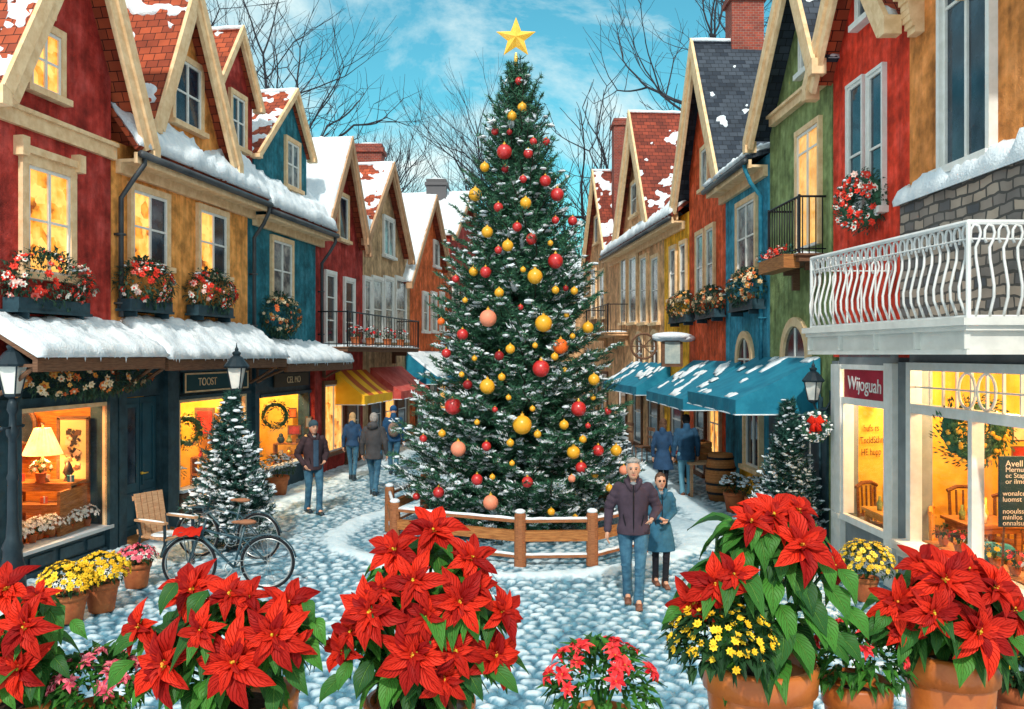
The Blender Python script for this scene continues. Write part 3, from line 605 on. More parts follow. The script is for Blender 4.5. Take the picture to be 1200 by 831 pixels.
# scarlet house
h = thing('scarlet_house', 'bright scarlet gabled house with paired windows and a wreath', 'house', base(w, 12.2)); sca = h
fa, ap, fb = (11.0, 7.6), (12.2, 9.3), (13.46, 7.5); la, lb = line(fa, ap), line(fb, ap)
body(h, w, 11.0, 13.45, [(13.45, 7.5), (12.2, 9.2), (11.0, 7.5)], M_SCARLET, -5, 3.06)
gable_roof(h, w, (10.9, 7.45), ap, (13.6, 7.42), .35, -5, TILE, CREAM, SNOW, soffit=.35, seed=91, covers=(.4, .4))
winpx(h, w, 997, 1014, 98, 250, DARKPANE, cols=1, rows=1, rowcut=[.45], trim=WHITE, casing=.04); winpx(h, w, 1021, 1038, 84, 245, DARKPANE, cols=1, rows=1, rowcut=[.45], trim=WHITE, casing=.04)
winpx(h, w, 1008, 1023, -40, 22, PALEPANE, cols=1, rows=1, trim=WHITE, casing=.04)
# green house
h = thing('green_house', 'mossy green gabled house with a lit balcony door', 'house', base(w, 15)); grn = h
fa, ap, fb = (13.3, 7.9), (14.35, 9.9), (16.65, 7.3)
body(h, w, 13.5, 16.5, [(16.5, 7.35), (14.35, 9.75), (13.5, 8.1)], M_GREEN, -5, 0)
gable_roof(h, w, (13.2, 7.7), ap, fb, .4, -5, SLATE, CREAM, SNOW, soffit=.35, seed=95, covers=(.4, .4))
m = MB(); w.box(m, 13.6, 16.2, 0, .12, 7.42, 7.56); w.box(m, 13.6, 16.2, 0, .18, 7.56, 7.61); part('string_course', m, CREAM, h, world=True)
winpx(h, w, 941, 952, 14, 82, PALEPANE, cols=1, rows=2, trim=WHITE, casing=.06)
winpx(h, w, 937, 962, 152, 290, CURTAIN, cols=2, rows=1, rowcut=[.83], trim=CREAM, casing=.08, sill=False, lab='lit balcony door with white frame')
window(h, w, 14.5, 15.6, 2.7, 3.6, DARKPANE, arch=True, casing=.16)
window(h, w, 13.95, 14.7, .5, 2.3, DARKPANE, cols=2, rows=1, trim=DKBLUE)
m = MB(); w.box(m, 13.62, 16.45, 0, .04, 0, 2.25); part('panelling', m, DKBLUE, h, world=True)
# blue house
h = thing('sky_blue_house', 'sky blue house with an arched window and snow-edged low roof', 'house', base(w, 18)); blu = h
body(h, w, 16.5, 19.6, [(19.6, 7.0), (16.5, 7.0)], M_BLUE, -5, 0)
eave_roof(h, w, 16.62, 19.9, 7.0, 7.9, -2.5, SLATE, cover=1.2, seed=99, th=.13); downpipe(h, w, 16.75, 6.9, 2.5, 2.5, d=-.02, m=M_BLUE)
winpx(h, w, 866, 887, 238, 318, PALEPANE, cols=2, rows=2, trim=CREAM)
window(h, w, 17.6, 18.5, 2.35, 3.45, DARKPANE, arch=True, casing=.15); window(h, w, 16.95, 17.9, .8, 2.2, DARKPANE, cols=2, rows=1, trim=CREAM, depth=.1)
m = MB(); w.box(m, 16.6, 18.3, 0, .06, 0, .75); part('plinth', m, M_YELLOW, h, world=True)
# orange-red gabled
h = gable_house('orange_red_house', 'orange-red gabled house with a steep dark slate roof', w, 19.6, 23.2, (18.95, 7.1), (21.35, 10.95), (23.8, 7.25), M_ROR, SLATE, CREAM, 101, (.28, .3), z0=0, tf=.35, soffit=.5); ror = h
winpx(h, w, 824, 831, 175, 220, PALEPANE, cols=1, rows=1, trim=CREAM); winpx(h, w, 818, 826, 275, 352, PALEPANE, cols=1, rows=2, trim=CREAM); winpx(h, w, 830, 838, 268, 350, PALEPANE, cols=1, rows=2, trim=CREAM)
chimney(h, w.P(21.5, -1.0), .8, 9.5, 12.1)
window(h, w, 20, 20.9, .7, 2.2, LITPANE, cols=2, rows=2, trim=CREAM); window(h, w, 21.4, 22.3, .1, 2.3, DARKPANE, cols=1, rows=2, trim=FASCIA, name='door')
w = WF
h = thing('yellow_house', 'narrow bright yellow house between the orange-red and tan houses', 'house', base(w, 24.5)); yel = h
body(h, w, 23.2, 25.8, [(25.8, 7.0), (23.2, 7.0)], M_YELLOW, -5, 0); eave_roof(h, w, 23.6, 25.9, 7.0, 9.4, -2.5, TILEB, cover=.75, seed=111, band=lambda s, t: 1.5 if t < .2 else .7)
winpx(h, w, 787, 793, 292, 350, PALEPANE, cols=1, rows=2, trim=CREAM); winpx(h, w, 799, 805, 286, 350, PALEPANE, cols=1, rows=2, trim=CREAM)
window(h, w, 23.8, 24.8, .2, 2.3, DARKPANE, cols=1, rows=2, trim=FASCIA)
h = thing('tan_house', 'tan plaster house with a steep maroon tiled gable and arched windows', 'house', base(w, 29.8)); tan = h
body(h, w, 25.8, 33.9, [(33.9, 7.0), (25.8, 7.0)], M_TAN, -5, 0); eave_roof(h, w, 25.9, 33.9, 7.0, 9.6, -2.5, TILEB, cover=.7, seed=121, band=lambda s, t: 1.5 if t < .15 else .7, gutter=True)
fa, ap, fb = (26.7, 7.3), (29.2, 11.4), (32, 7.2); la, lb = line(fa, ap), line(fb, ap)
body(h, w, 26.9, 31.8, [(31.8, lb(31.8)-.1), (29.2, 11.25), (26.9, la(26.9)-.1)], M_TAN, -4, 6.8, name='gable_wall')
gable_roof(h, w, fa, ap, fb, .3, -4, TILEB, CREAM, SNOW, soffit=.6, seed=123, covers=(.36, .3), name='gable_roof')
winpx(h, w, 741, 748, 215, 252, PALEPANE, cols=1, rows=2, trim=CREAM)
for u in ((729, 735), (739, 747), (752, 759), (765, 773)): winpx(h, w, u[0], u[1], 302, 378, PALEPANE, cols=1, rows=2, trim=CREAM)
for u in ((745, 755), (763, 773)): y = sorted((w.Yu(u[0]), w.Yu(u[1]))); window(h, w, y[0], y[1], 2.6, 3.75, DARKPANE, arch=True, casing=.15)
for y in (26.4, 28.6, 31): window(h, w, y, y+1.1, .1, 2.2, DARKPANE, cols=1, rows=2, trim=FASCIA)
h = gable_house('cream_house', 'farthest cream house on the right with maroon roof and chimney', w, 33.9, 40.5, (33.8, 7.3), (36.2, 10.9), (39, 7.1), M_TAN, TILEB, CREAM, 131, (.5, .4), z0=0)
for u in ((694, 699), (704, 709)): winpx(h, w, u[0], u[1], 318, 372, PALEPANE, cols=1, rows=2, trim=CREAM)
winpx(h, w, 698, 702, 255, 285, PALEPANE, cols=1, rows=1, trim=CREAM)
chimney(h, w.P(34.6, -.7), .95, 8.2, 12.5)
for y in (34.5, 36.5): window(h, w, y, y+1.1, .1, 2.3, DARKPANE, cols=1, rows=2, trim=FASCIA)

# ---------- the white cafe front (part of rust ochre and scarlet houses' ground floor)
w = WR
h = thing('cafe', 'white framed cafe shopfront with tall door light and wide window under the balcony', 'shopfront', base(w, 10.6)); cafe = h
GREYP = mat('grey_blue_panel', (.16, .19, .21), (.24, .27, .29), rough=.6)
m = MB()
for q in ((13.22, 13.45, -.3, .02, 0, 3.0), (11.0, 11.3, -.3, .03, 0, 3.0), (11.3, 13.22, -.3, .0, 2.95, 3.2), (7.0, 11.0, -.3, .0, 3.0, 3.2), (7.0, 7.4, -.3, .03, 0, 3.0), (11.3, 13.22, -.3, 0, 0, .62), (7.4, 10.85, -.3, 0, 0, .7)): w.box(m, *q)
part('wall', m, GREYP, h, world=True)
m = MB()
for q in ((12.98, 13.2, 0.002, .09, 0, 2.95), (11.25, 11.5, .03, .11, 0, 2.98), (11.5, 12.98, 0, .07, 2.36, 2.46), (11.5, 12.98, 0, .07, 2.88, 2.95), (11.5, 12.98, 0, .08, .6, .7), (11.5, 12.98, 0, .05, .04, .14),
          (12.92, 12.979, -.1, .06, .7, 2.36), (11.501, 11.56, -.1, .06, .7, 2.36), (13.2, 13.4, 0.02, .06, 0, 2.95), (12.98, 13.23, .09, .12, .6, .68)): w.box(m, *q)
part('door_surround', m, WHITE, h, world=True)
m = MB()
for q in ((10.78, 10.9, -.05, .1, .7, 3.0), (7.4, 10.78, -.05, .1, 2.9, 3.0), (7.4, 10.78, -.05, .09, 2.36, 2.48), (9.42, 9.5, -.05, .09, .74, 2.36), (8.2, 8.27, -.05, .09, .74, 2.36), (7.4, 11.0, -.05, .24, .62, .7), (7.4, 11.0, -.05, .17, .52, .62), (7.4, 10.95, -.05, .28, .7, .74)): w.box(m, *q)
wf = part('window_frame', m, WHITE, h, world=True)
m = MB()
for k in range(1, 11): y = 7.45+k*.3; w.box(m, y-.011, y+.011, 0, .03, 2.48, 2.9)
w.box(m, 7.4, 10.78, 0, .028, 2.68, 2.7)
for yc in (9.62, 9.24):
    w_ = []
    for k in range(25): a = 2*math.pi*k/24; w_.append(w.P(yc+.17*math.cos(a), .03, 2.69+.2*math.sin(a)))
    m.tube(w_, .016, 6, cap=False)
part('transom_bars', m, WHITE, wf, world=True)
m = MB(); glazing(w, m, 7.4, 10.78, .74, 2.36); glazing(w, m, 7.4, 10.78, 2.48, 2.9); glazing(w, m, 11.5, 12.92, .7, 2.36, -.045); part('glass', m, GLASS, h, world=True)
m = MB(); w.box(m, 11.56, 12.92, .0, .05, 2.46, 2.88); sg_ = part('shop_sign', m, mat('crimson_sign', (.3, .008, .025), (.42, .015, .04), rough=.5), h, world=True)
text('sign_lettering', 'Wijoguah', .285, w.P(12.22, .055, 2.66), w.rd, WHITE, sg_, tilt=-.03)
INK = mat('dark_ink', (.05, .02, .01))
room(h, w, 7.1, 13.3, 2.3, .02, 2.95, M_ROOMY)
for k, s in enumerate(('hufs rs', 'TncldSthns', 'HE hupp')): text('wall_lettering', s, .15, ((1021+2*(k % 2)-600)/1000*13.27, 13.27, 3.1-(502+14*k-415.5)/1000*13.27), (1, 0, 0), INK, h, ext=.002, tilt=.03, sx=.6)
# ============================================================ GROUND
def vnoise(X, Y, s, seed=0):       # smooth value noise, vectorised
    x = X*s; y = Y*s; xi = np.floor(x).astype(int); yi = np.floor(y).astype(int); fx = x-xi; fy = y-yi
    fx = fx*fx*(3-2*fx); fy = fy*fy*(3-2*fy)
    def h(a, b): q = np.sin(a*127.1+b*311.7+seed*17.3)*43758.5453; return q-np.floor(q)
    return (h(xi, yi)*(1-fx)+h(xi+1, yi)*fx)*(1-fy)+(h(xi, yi+1)*(1-fx)+h(xi+1, yi+1)*fx)*fy
def cobble(X, Y, cw=.2, cd=.158):
    row = np.floor(Y/cd).astype(int); best = np.full(X.shape, 9.); second = np.full(X.shape, 9.); cid = np.zeros(X.shape)
    for dr in (-1, 0, 1):
        r = row+dr; sh = (r % 2)*.5; c0 = np.floor(X/cw-sh).astype(int)
        for dc in (-1, 0, 1, 2):
            c = c0+dc
            def h(k): q = np.sin(c*127.1+r*311.7+k*74.7)*43758.5453; return q-np.floor(q)
            px = (c+sh+.5+(h(1)-.5)*.62)*cw; py = (r+.5+(h(2)-.5)*.6)*cd
            d = np.sqrt(((X-px)/cw)**2+((Y-py)/cd)**2); m = d < best
            second = np.where(m, best, np.minimum(second, d)); cid = np.where(m, h(3), cid); best = np.where(m, d, best)
    return best, second, cid
nr, ncol = 620, 760
rows = 4.2*(62/4.2)**(np.linspace(0, 1, nr)**1.0); fr = np.linspace(-1, 1, ncol)
Yg, Fg = np.meshgrid(rows, fr, indexing='ij'); Xg = Fg*(Yg*.62+1.2)
f1, f2, cid = cobble(Xg, Yg); edge = np.clip((f2-f1)*2.4, 0, 1); dome = np.sqrt(edge)*(1-.35*f1)
rt = np.sqrt((Xg-.1)**2+(Yg-15)**2)
ring = np.exp(-((rt-3.1-.25*(vnoise(Xg, Yg, .8, 4)-.5))/.2)**2)
inner = 1/(1+np.exp((rt-2.9)*6))
curbR = 1/(1+np.exp(-(Xg-(4.35-.03*Yg))*12))*(Yg > 11.5); curbL = 1/(1+np.exp((Xg-(-7.25+.16*Yg))*8))
trod = np.clip(1.6*vnoise(Xg, Yg, .45, 9)-.35, 0, 1)*np.clip((Yg-10.5)/4, 0, 1)
band = np.exp(-((Xg-(4.32-.035*Yg))/.3)**2)*(Yg > 11.8)
near_clear = np.clip((13.5-Yg)/3, 0, 1)
fill = np.clip(.2*vnoise(Xg, Yg, .7, 2)+.35*np.clip(vnoise(Xg, Yg, 1.9, 22)*1.6-.75, 0, 1)+.25*trod+ring+.08*inner+.45*curbL+band, 0, 1)
fill = np.maximum(fill, .12)
streak = vnoise(Xg*3.2+Yg*1.2, Yg*.8-Xg*.4, 1.0, 6)
snowline = fill*.045; stone = dome*.05+cid*.012
Zg = np.maximum(stone, snowline*1.1)+.012*streak*trod+ring*.06*(.6+.6*vnoise(Xg, Yg, 5, 3))+.05*curbL*vnoise(Xg, Yg, 2.5, 8)+band*.05*vnoise(Xg, Yg, 3, 8)-.045
capn = vnoise(Xg, Yg, 11, 1)*.6+vnoise(Xg, Yg, 27, 5)*.4
cover = np.clip((dome-.7+.55*(capn-.5)+.35*(cid-.4))*3.2, 0, 1)*np.clip(.5+1.1*vnoise(Xg, Yg, 1.3, 12), 0, 1)
cover = np.clip(np.maximum(cover, np.clip((fill-.42+.6*(capn-.45))*3.0, 0, 1)), 0, 1)
cover = np.clip(cover-.35*(streak > .62)*trod*np.clip((Yg-13)/3, 0, 1), .02, 1)
me = bpy.data.meshes.new('ground'); V = np.stack([Xg, Yg, Zg], -1).reshape(-1, 3)
ii = (np.arange(nr-1)[:, None]*ncol+np.arange(ncol-1)[None]).ravel(); Fq = np.stack([ii, ii+1, ii+ncol+1, ii+ncol], -1)
me.vertices.add(len(V)); me.vertices.foreach_set('co', V.astype(np.float32).ravel()); me.loops.add(Fq.size); me.loops.foreach_set('vertex_index', Fq.astype(np.int32).ravel())
me.polygons.add(len(Fq)); me.polygons.foreach_set('loop_start', np.arange(0, Fq.size, 4, dtype=np.int32)); me.update(calc_edges=True)
me.polygons.foreach_set('use_smooth', np.ones(len(Fq), dtype=bool))
at = me.attributes.new('snow_cover', 'FLOAT', 'POINT'); at.data.foreach_set('value', cover.astype(np.float32).ravel())
gm = bpy.data.materials.new('snowy_cobbles'); gm.use_nodes = True; t = gm.node_tree; b = t.nodes['Principled BSDF']
an = t.nodes.new('ShaderNodeAttribute'); an.attribute_name = 'snow_cover'; tcn = t.nodes.new('ShaderNodeTexCoord')
n1 = t.nodes.new('ShaderNodeTexNoise'); n1.inputs['Scale'].default_value = 9; n1.inputs['Detail'].default_value = 6; t.links.new(tcn.outputs['Object'], n1.inputs[0])
r1 = t.nodes.new('ShaderNodeValToRGB'); r1.color_ramp.elements[0].color = (.02, .09, .15, 1); r1.color_ramp.elements[1].color = (.13, .33, .45, 1); r1.color_ramp.elements[0].position = .3; r1.color_ramp.elements[1].position = .7; t.links.new(n1.outputs[0], r1.inputs[0])
r2 = t.nodes.new('ShaderNodeValToRGB'); r2.color_ramp.elements[0].color = (.38, .61, .75, 1); r2.color_ramp.elements[1].color = (.84, .9, .93, 1); t.links.new(n1.outputs[0], r2.inputs[0])
mxn = t.nodes.new('ShaderNodeMix'); mxn.data_type = 'RGBA'; t.links.new(an.outputs['Fac'], mxn.inputs[0]); t.links.new(r1.outputs[0], mxn.inputs[6]); t.links.new(r2.outputs[0], mxn.inputs[7]); t.links.new(mxn.outputs[2], b.inputs['Base Color'])
mr = t.nodes.new('ShaderNodeMapRange'); mr.inputs['To Min'].default_value = .35; mr.inputs['To Max'].default_value = .8; t.links.new(an.outputs['Fac'], mr.inputs[0]); t.links.new(mr.outputs[0], b.inputs['Roughness'])
n2 = t.nodes.new('ShaderNodeTexNoise'); n2.inputs['Scale'].default_value = 38; n2.inputs['Detail'].default_value = 4; t.links.new(tcn.outputs['Object'], n2.inputs[0])
bp = t.nodes.new('ShaderNodeBump'); bp.inputs['Strength'].default_value = .5; bp.inputs['Distance'].default_value = .02; t.links.new(n2.outputs[0], bp.inputs['Height']); t.links.new(bp.outputs[0], b.inputs['Normal'])
me.materials.append(gm); g = bpy.data.objects.new('cobbled_street', me); COL.objects.link(g); g['kind'] = 'structure'
m = MB(); m.add([(-400, -100, -.08), (400, -100, -.08), (400, 700, -.08), (-400, 700, -.08)], [(0, 1, 2, 3)]); structure('ground', m, SNOW)

# ============================================================ FOLIAGE HELPERS
def leaf(mb, o, d, up, L_, W, droop=.3, fold=.25, n=5, shape=1.0, tipw=.5, wave=.035):
    """a pointed leaf with a folded midrib, uv across / along"""
    o = Vector(o); d = Vector(d).normalized(); up = Vector(up); s = d.cross(up)
    s = s.normalized() if s.length > 1e-4 else d.orthogonal().normalized(); up = s.cross(d)
    V = []; F = []; UV = []; w1, w2, tw_ = random.uniform(0, 6), random.uniform(0, 6), random.uniform(-.1, .1)
    for i in range(n+1):
        t = i/n; wd = W*math.sin(math.pi*min(1, t**tipw*.97+.03)*1.0)**shape if i < n else 0
        if i == 0: wd = W*.12
        c = o+d*(L_*t*(1-.12*droop*t))-up*(L_*droop*t*t)+up*(L_*.12*math.sin(t*math.pi))
        for k, x in ((0, -1), (1, 0), (2, 1)): V.append(c+s*(wd*.5*x*(1+.12*math.sin(t*9+w1*x))+L_*tw_*t*t)+up*(abs(x)*wd*fold+(wave*L_*math.sin(t*8+(w1 if x > 0 else w2)) if x else 0))); UV.append((k/2, t))
    for i in range(n):
        for k in (0, 1): F.append((i*3+k, i*3+k+1, i*3+k+4, i*3+k+3))
    mb.add(V, F, UV)
LEAFG = mat('poinsettia_leaf', (.012, .075, .018), (.07, .27, .03), kind='leaf', rough=.5, c3=(.2, .42, .08), spec=.25)
LEAFD = mat('dark_leaf', (.008, .04, .014), (.03, .1, .03), kind='leaf', rough=.55, c3=(.06, .16, .05))
BRACT = mat('red_bract', (.26, .003, .005), (.86, .034, .011), kind='bract', rough=.55, spec=.15, c3=(.42, .004, .006), sss=0)
YELL = mat('yellow_petal', (.75, .42, .01), (.92, .6, .03), kind='island', rough=.6)
PINK = mat('pink_petal', (.6, .05, .1), (.85, .2, .26), kind='island', rough=.6)
CRIM = mat('crimson_petal', (.6, .01, .02), (.85, .06, .06), kind='island', rough=.6)
WHITEP = mat('white_petal', (.75, .72, .68), (.85, .82, .75), kind='island', rough=.6)
BOXRED = mat('mixed_blossom', (.75, .04, .02), (.82, .78, .7), kind='island', rough=.6, lo=.68, hi=.72)
BOXMIX = mat('gold_mixed_blossom', (.65, .13, .03), (.75, .6, .4), kind='island', rough=.6, lo=.3, hi=.7, c3=(.7, .32, .05))
NEEDLE = mat('fir_needles', (.01, .055, .033), (.05, .17, .09), kind='island', rough=.6, c3=(.022, .09, .05))
NEEDLEB = mat('blue_fir_needles', (.006, .04, .034), (.03, .11, .085), kind='island', rough=.6, c3=(.015, .07, .055))
BOXLEAF = mat('box_leaf', (.015, .06, .04), (.07, .16, .1), kind='leaf', rough=.55, c3=(.12, .22, .14))
BARK = mat('bark', (.035, .022, .018), (.08, .055, .045), scale=12, rough=.95, bump=.4)
BARKW = mat('winter_bark', (.02, .022, .03), (.045, .045, .055), scale=8, rough=.95)
def rnd(a, b): return random.uniform(a, b)
def rdir(zmin=-1):
    while True:
        v = Vector((rnd(-1, 1), rnd(-1, 1), rnd(-1, 1)))
        if .05 < v.length < 1 and v.normalized().z >= zmin: return v.normalized()
def floret(mb, c, n, r, petals=6, jit=.3):
    """small flower: separate petals round a centre, faces outward n"""
    n = Vector(n).normalized(); a = n.orthogonal().normalized(); b = n.cross(a); ph = rnd(0, 6)
    for k in range(petals):
        t = ph+2*math.pi*k/petals; d = a*math.cos(t)+b*math.sin(t); s = n.cross(d); c2 = Vector(c)
        w_ = r*.42; V = [c2+n*r*.1, c2+d*r*.55+s*w_+n*r*.32, c2+d*r+n*r*.2*rnd(.4, 1.5), c2+d*r*.55-s*w_+n*r*.32]
        mb.add(V, [(0, 1, 2, 3)])
def blossom(mb, c, n, r, P=6):   # whole flower as one island (one colour)
    n = Vector(n).normalized(); a = n.orthogonal().normalized(); b = n.cross(a); ph = rnd(0, 6); c = Vector(c)
    V = [c+n*r*.15]
    for k in range(P*2):
        t = ph+math.pi*k/P; rr = r if k % 2 == 0 else r*.66; V.append(c+(a*math.cos(t)+b*math.sin(t))*rr+n*(r*.35 if k % 2 == 0 else r*.18))
    mb.add(V, [(0, 1+k, 1+(k+1) % (2*P)) for k in range(2*P)])
    mb.ball(c+n*r*.3, r*.3, 6, 4)

def poinsettia_bloom(c, n, r, nb=6):
    """two whorls of pointed bracts and a yellow centre; returns (bracts, centre)"""
    n = Vector(n).normalized(); a = n.orthogonal().normalized(); b = n.cross(a); m = MB(); ph = rnd(0, 6); c = Vector(c)
    for ring, (cnt, k, lift, wd) in enumerate(((nb, 1.0, .04, .42), (nb-1, .7, .3, .4), (4, .36, .7, .36))):
        for i in range(cnt):
            t = ph+ring*.5+2*math.pi*(i+rnd(-.16, .16))/cnt; d = (a*math.cos(t)+b*math.sin(t)); L_ = r*k*rnd(.86, 1.12)
            leaf(m, c+n*r*.05*ring, d+n*(lift+rnd(-.08, .14)), n, L_, L_*wd*rnd(.9, 1.15), droop=rnd(.0, .26), fold=rnd(.2, .42), n=7, tipw=.85, wave=.022)
    q = MB()
    for i in range(9): q.ball(c+n*r*rnd(.1, .16)+a*rnd(-.08, .08)*r+b*rnd(-.08, .08)*r, r*.045, 6, 5)
    return m, q
CYA = mat('yellow_green_centre', (.55, .4, .02), (.75, .3, .03), kind='island', rough=.5)
def pot(root, r, h, z0=0, m=TERRA, taper=.72, name='pot'):
    b = MB(); b.lathe([(r*taper*.92, 0), (r*taper, .01), (r*.93, h*.8), (r*.93, h*.81), (r, h*.81), (r*1.02, h*.97), (r*.97, h), (r*.9, h), (r*.88, h*.9)], 28)
    o = part(name, b, m, root, smooth=False)
    for p in o.data.polygons: p.use_smooth = abs(p.normal.z) < .7
    s = MB(); s.lathe([(r*.87, h*.88), (.001, h*.93)], 20); part('soil', s, SOIL, root); return o
# view-plane helper: where the sight line through a point of the view meets distance Y
def at(u, v, Y): return Vector(((u-600)/1000*Y, Y, CAMZ+(415.5-v)/1000*Y))

def poinsettia(name, label, pu, rimv, Yc, potr, blooms, leaves, group=None, leafL=(.1, .17), potm=TERRAG, top_v=None, wid=1, minh=None, extra=None, ledge=1.5):
    rim = at(pu, rimv, Yc); h = rim.z-ledge; root = thing(name, label, 'potted plant', (rim.x, Yc, ledge), 0, group); R0 = Vector(root.location)
    pot(root, potr, h, m=potm)
    pts = [(at(u, v, Yc), r/1000*Yc) for u, v, r in blooms]
    cz = h+.02; mid = sum((p for p, r in pts), Vector())/len(pts)-R0; hw = max(abs(p.x-R0.x) for p, r in pts)+.02; hh = max(p.z for p, r in pts)-R0.z
    st = MB(); L_ = MB(); ctr = Vector((mid.x*.3, .0, h+.55*(hh-h)))
    for p, r in pts:
        q = p-R0; dx = (q.x-ctr.x)/max(hw, .05); dz = (q.z-ctr.z)/max(.08, hh-ctr.z); k = max(0, 1-min(1, dx*dx*.8+max(dz, 0)**2*.8+min(dz, 0)**2*.3)); q.y = -.02-.26*math.sqrt(k)*wid*min(1, hw/.25)
        r = r*.94; s = (R0.y+q.y)/Yc; wp = Vector((p.x*s, R0.y+q.y, CAMZ+(p.z-CAMZ)*s)); q = wp-R0; r *= s
        nrm = Vector((dx*.6, -.95-.35*k, .25+max(0, dz)*.75+rnd(-.1, .1)))
        bm, cm = poinsettia_bloom(q, nrm, r, 6 if r < .13 else 7)
        o = part('bloom', bm, BRACT, root, smooth=True); part('flower_centre', cm, CYA, o, smooth=True)
        st.tube([Vector((rnd(-.04, .04), rnd(-.03, .03), h-.02)), Vector((q.x*.4, q.y*.3, h+(q.z-h)*.4)), q-nrm.normalized()*.01], .006, 5)
        for k2 in range(9):                       # leaves just below each bloom
            t = rnd(0, 6.28); d = Vector((math.cos(t), math.sin(t)-.3, rnd(-.7, .15))); ll = rnd(*leafL)
            leaf(L_, q-nrm.normalized()*rnd(.06, .14), d, (0, -.2, 1), ll, ll*.52, droop=rnd(.2, .6), n=5, tipw=.75)
    for k2 in range(leaves):
        t = rnd(0, 6.28); zz = rnd(0, 1); rr = hw*(.35+.65*math.sin(zz*2.4+.4))*.8; base_ = Vector((mid.x*.5+math.cos(t)*rr*.6, math.sin(t)*rr*.5, h+.02+zz*(hh-h)*.9)); ll = rnd(*leafL)
        leaf(L_, base_, Vector((math.cos(t), math.sin(t)-.25, rnd(-.6, .2))), (0, 0, 1), ll, ll*.55, droop=rnd(.3, .8), n=5, tipw=.75)
    for u, v, ll in (extra or []):
        ll *= .88               # large green leaves that the blooms leave free
        q = at(u, v, Yc-.2)-R0; dx = q.x/max(hw, .1); leaf(L_, q+Vector((0, .02, ll*.5)), Vector((dx*.7+rnd(-.25, .25), -.45, -.55)), (0, -.6, .6), ll, ll*.5, droop=rnd(.1, .35), n=7, fold=.15, tipw=.72)
    part('stem', st, LEAFD, root); part('foliage', L_, LEAFG, root, smooth=True)
    return root

# ---- planters on the snowy terrace wall right below the camera
tw = thing('terrace_wall', 'low stone terrace wall carrying the row of poinsettia pots', 'wall', (0, 3.2, 0))
m = MB(); m.box((0, .05, .72), (5.6, .8, 1.44)); part('masonry', m, STONE, tw)
m = MB(); m.box((0, .05, 1.47), (5.8, .9, .06)); part('coping', m, STONE, tw)
GP = 'poinsettias along the front of the picture'
random.seed(11)
poinsettia('potted_poinsettia', 'red poinsettia cut by the left edge of the picture, beside the lit shop', 30, 812, 3.1, .17, [(30, 734, 45), (24, 783, 46), (10, 692, 45), (-25, 740, 40), (45, 700, 26), (-12, 770, 40)], 30, GP, extra=[(60, 790, .11), (30, 812, .12), (5, 820, .12), (80, 745, .1)])
poinsettia('potted_poinsettia', 'broad red poinsettia left of centre, in front of the parked bicycle', 283, 812, 3.1, .2, [(196, 778, 55), (275, 776, 58), (320, 744, 50), (226, 694, 50), (270, 698, 38), (338, 708, 42), (165, 735, 34), (292, 700, 30), (345, 755, 32), (236, 738, 34)], 70, GP,
           extra=[(205, 705, .13), (240, 715, .14), (350, 775, .16), (335, 800, .16), (160, 765, .12), (155, 800, .15), (180, 815, .14), (365, 745, .12), (355, 720, .1), (215, 820, .15), (320, 825, .14)])
poinsettia('potted_poinsettia', 'tallest cone of red poinsettia blooms in the centre, before the tree fence', 492, 818, 3.1, .2, [(508, 624, 46), (485, 680, 44), (436, 716, 52), (538, 705, 46), (552, 655, 40), (485, 766, 60), (580, 768, 44), (588, 716, 38), (403, 762, 34), (462, 646, 40), (533, 762, 38), (500, 722, 34), (450, 690, 30), (560, 688, 32), (412, 740, 30), (520, 795, 36)], 90, GP,
           extra=[(545, 735, .15), (515, 750, .12), (435, 800, .15), (410, 795, .12), (540, 805, .16), (575, 805, .15), (460, 815, .15), (555, 720, .1), (510, 815, .15), (400, 815, .13), (480, 660, .08)])
poinsettia('potted_poinsettia', 'tall leafy poinsettia with two red tiers in the widest pot at right', 890, 772, 3.05, .2, [(905, 605, 42), (935, 600, 34), (938, 640, 48), (975, 662, 28), (880, 612, 34), (838, 684, 42), (815, 706, 38), (860, 672, 30)], 60, GP, leafL=(.11, .19),
           extra=[(890, 650, .15), (915, 665, .14), (960, 672, .15), (985, 690, .14), (870, 690, .16), (905, 700, .16), (935, 700, .17), (968, 712, .17), (990, 735, .15), (885, 725, .16), (915, 735, .16), (945, 738, .18), (900, 765, .15), (930, 770, .16), (958, 765, .18), (980, 768, .15), (875, 665, .14), (885, 630, .12), (905, 640, .12), (800, 730, .1), (870, 750, .14), (940, 725, .18), (920, 755, .18), (960, 745, .16), (925, 690, .16)])
poinsettia('potted_poinsettia', 'round red poinsettia in a glazed pot at the right edge, before the cafe window', 1113, 760, 3.1, .165, [(1107, 680, 52), (1093, 718, 42), (1144, 740, 54), (1052, 705, 40), (1164, 690, 42), (1080, 664, 40), (1132, 668, 42), (1185, 715, 40), (1175, 750, 34), (1058, 738, 30)], 60, GP,
           extra=[(1045, 735, .12), (1075, 752, .14), (1100, 755, .1), (1130, 785, .16), (1165, 770, .15), (1185, 765, .14), (1195, 735, .12), (1065, 770, .1), (1040, 745, .12)])
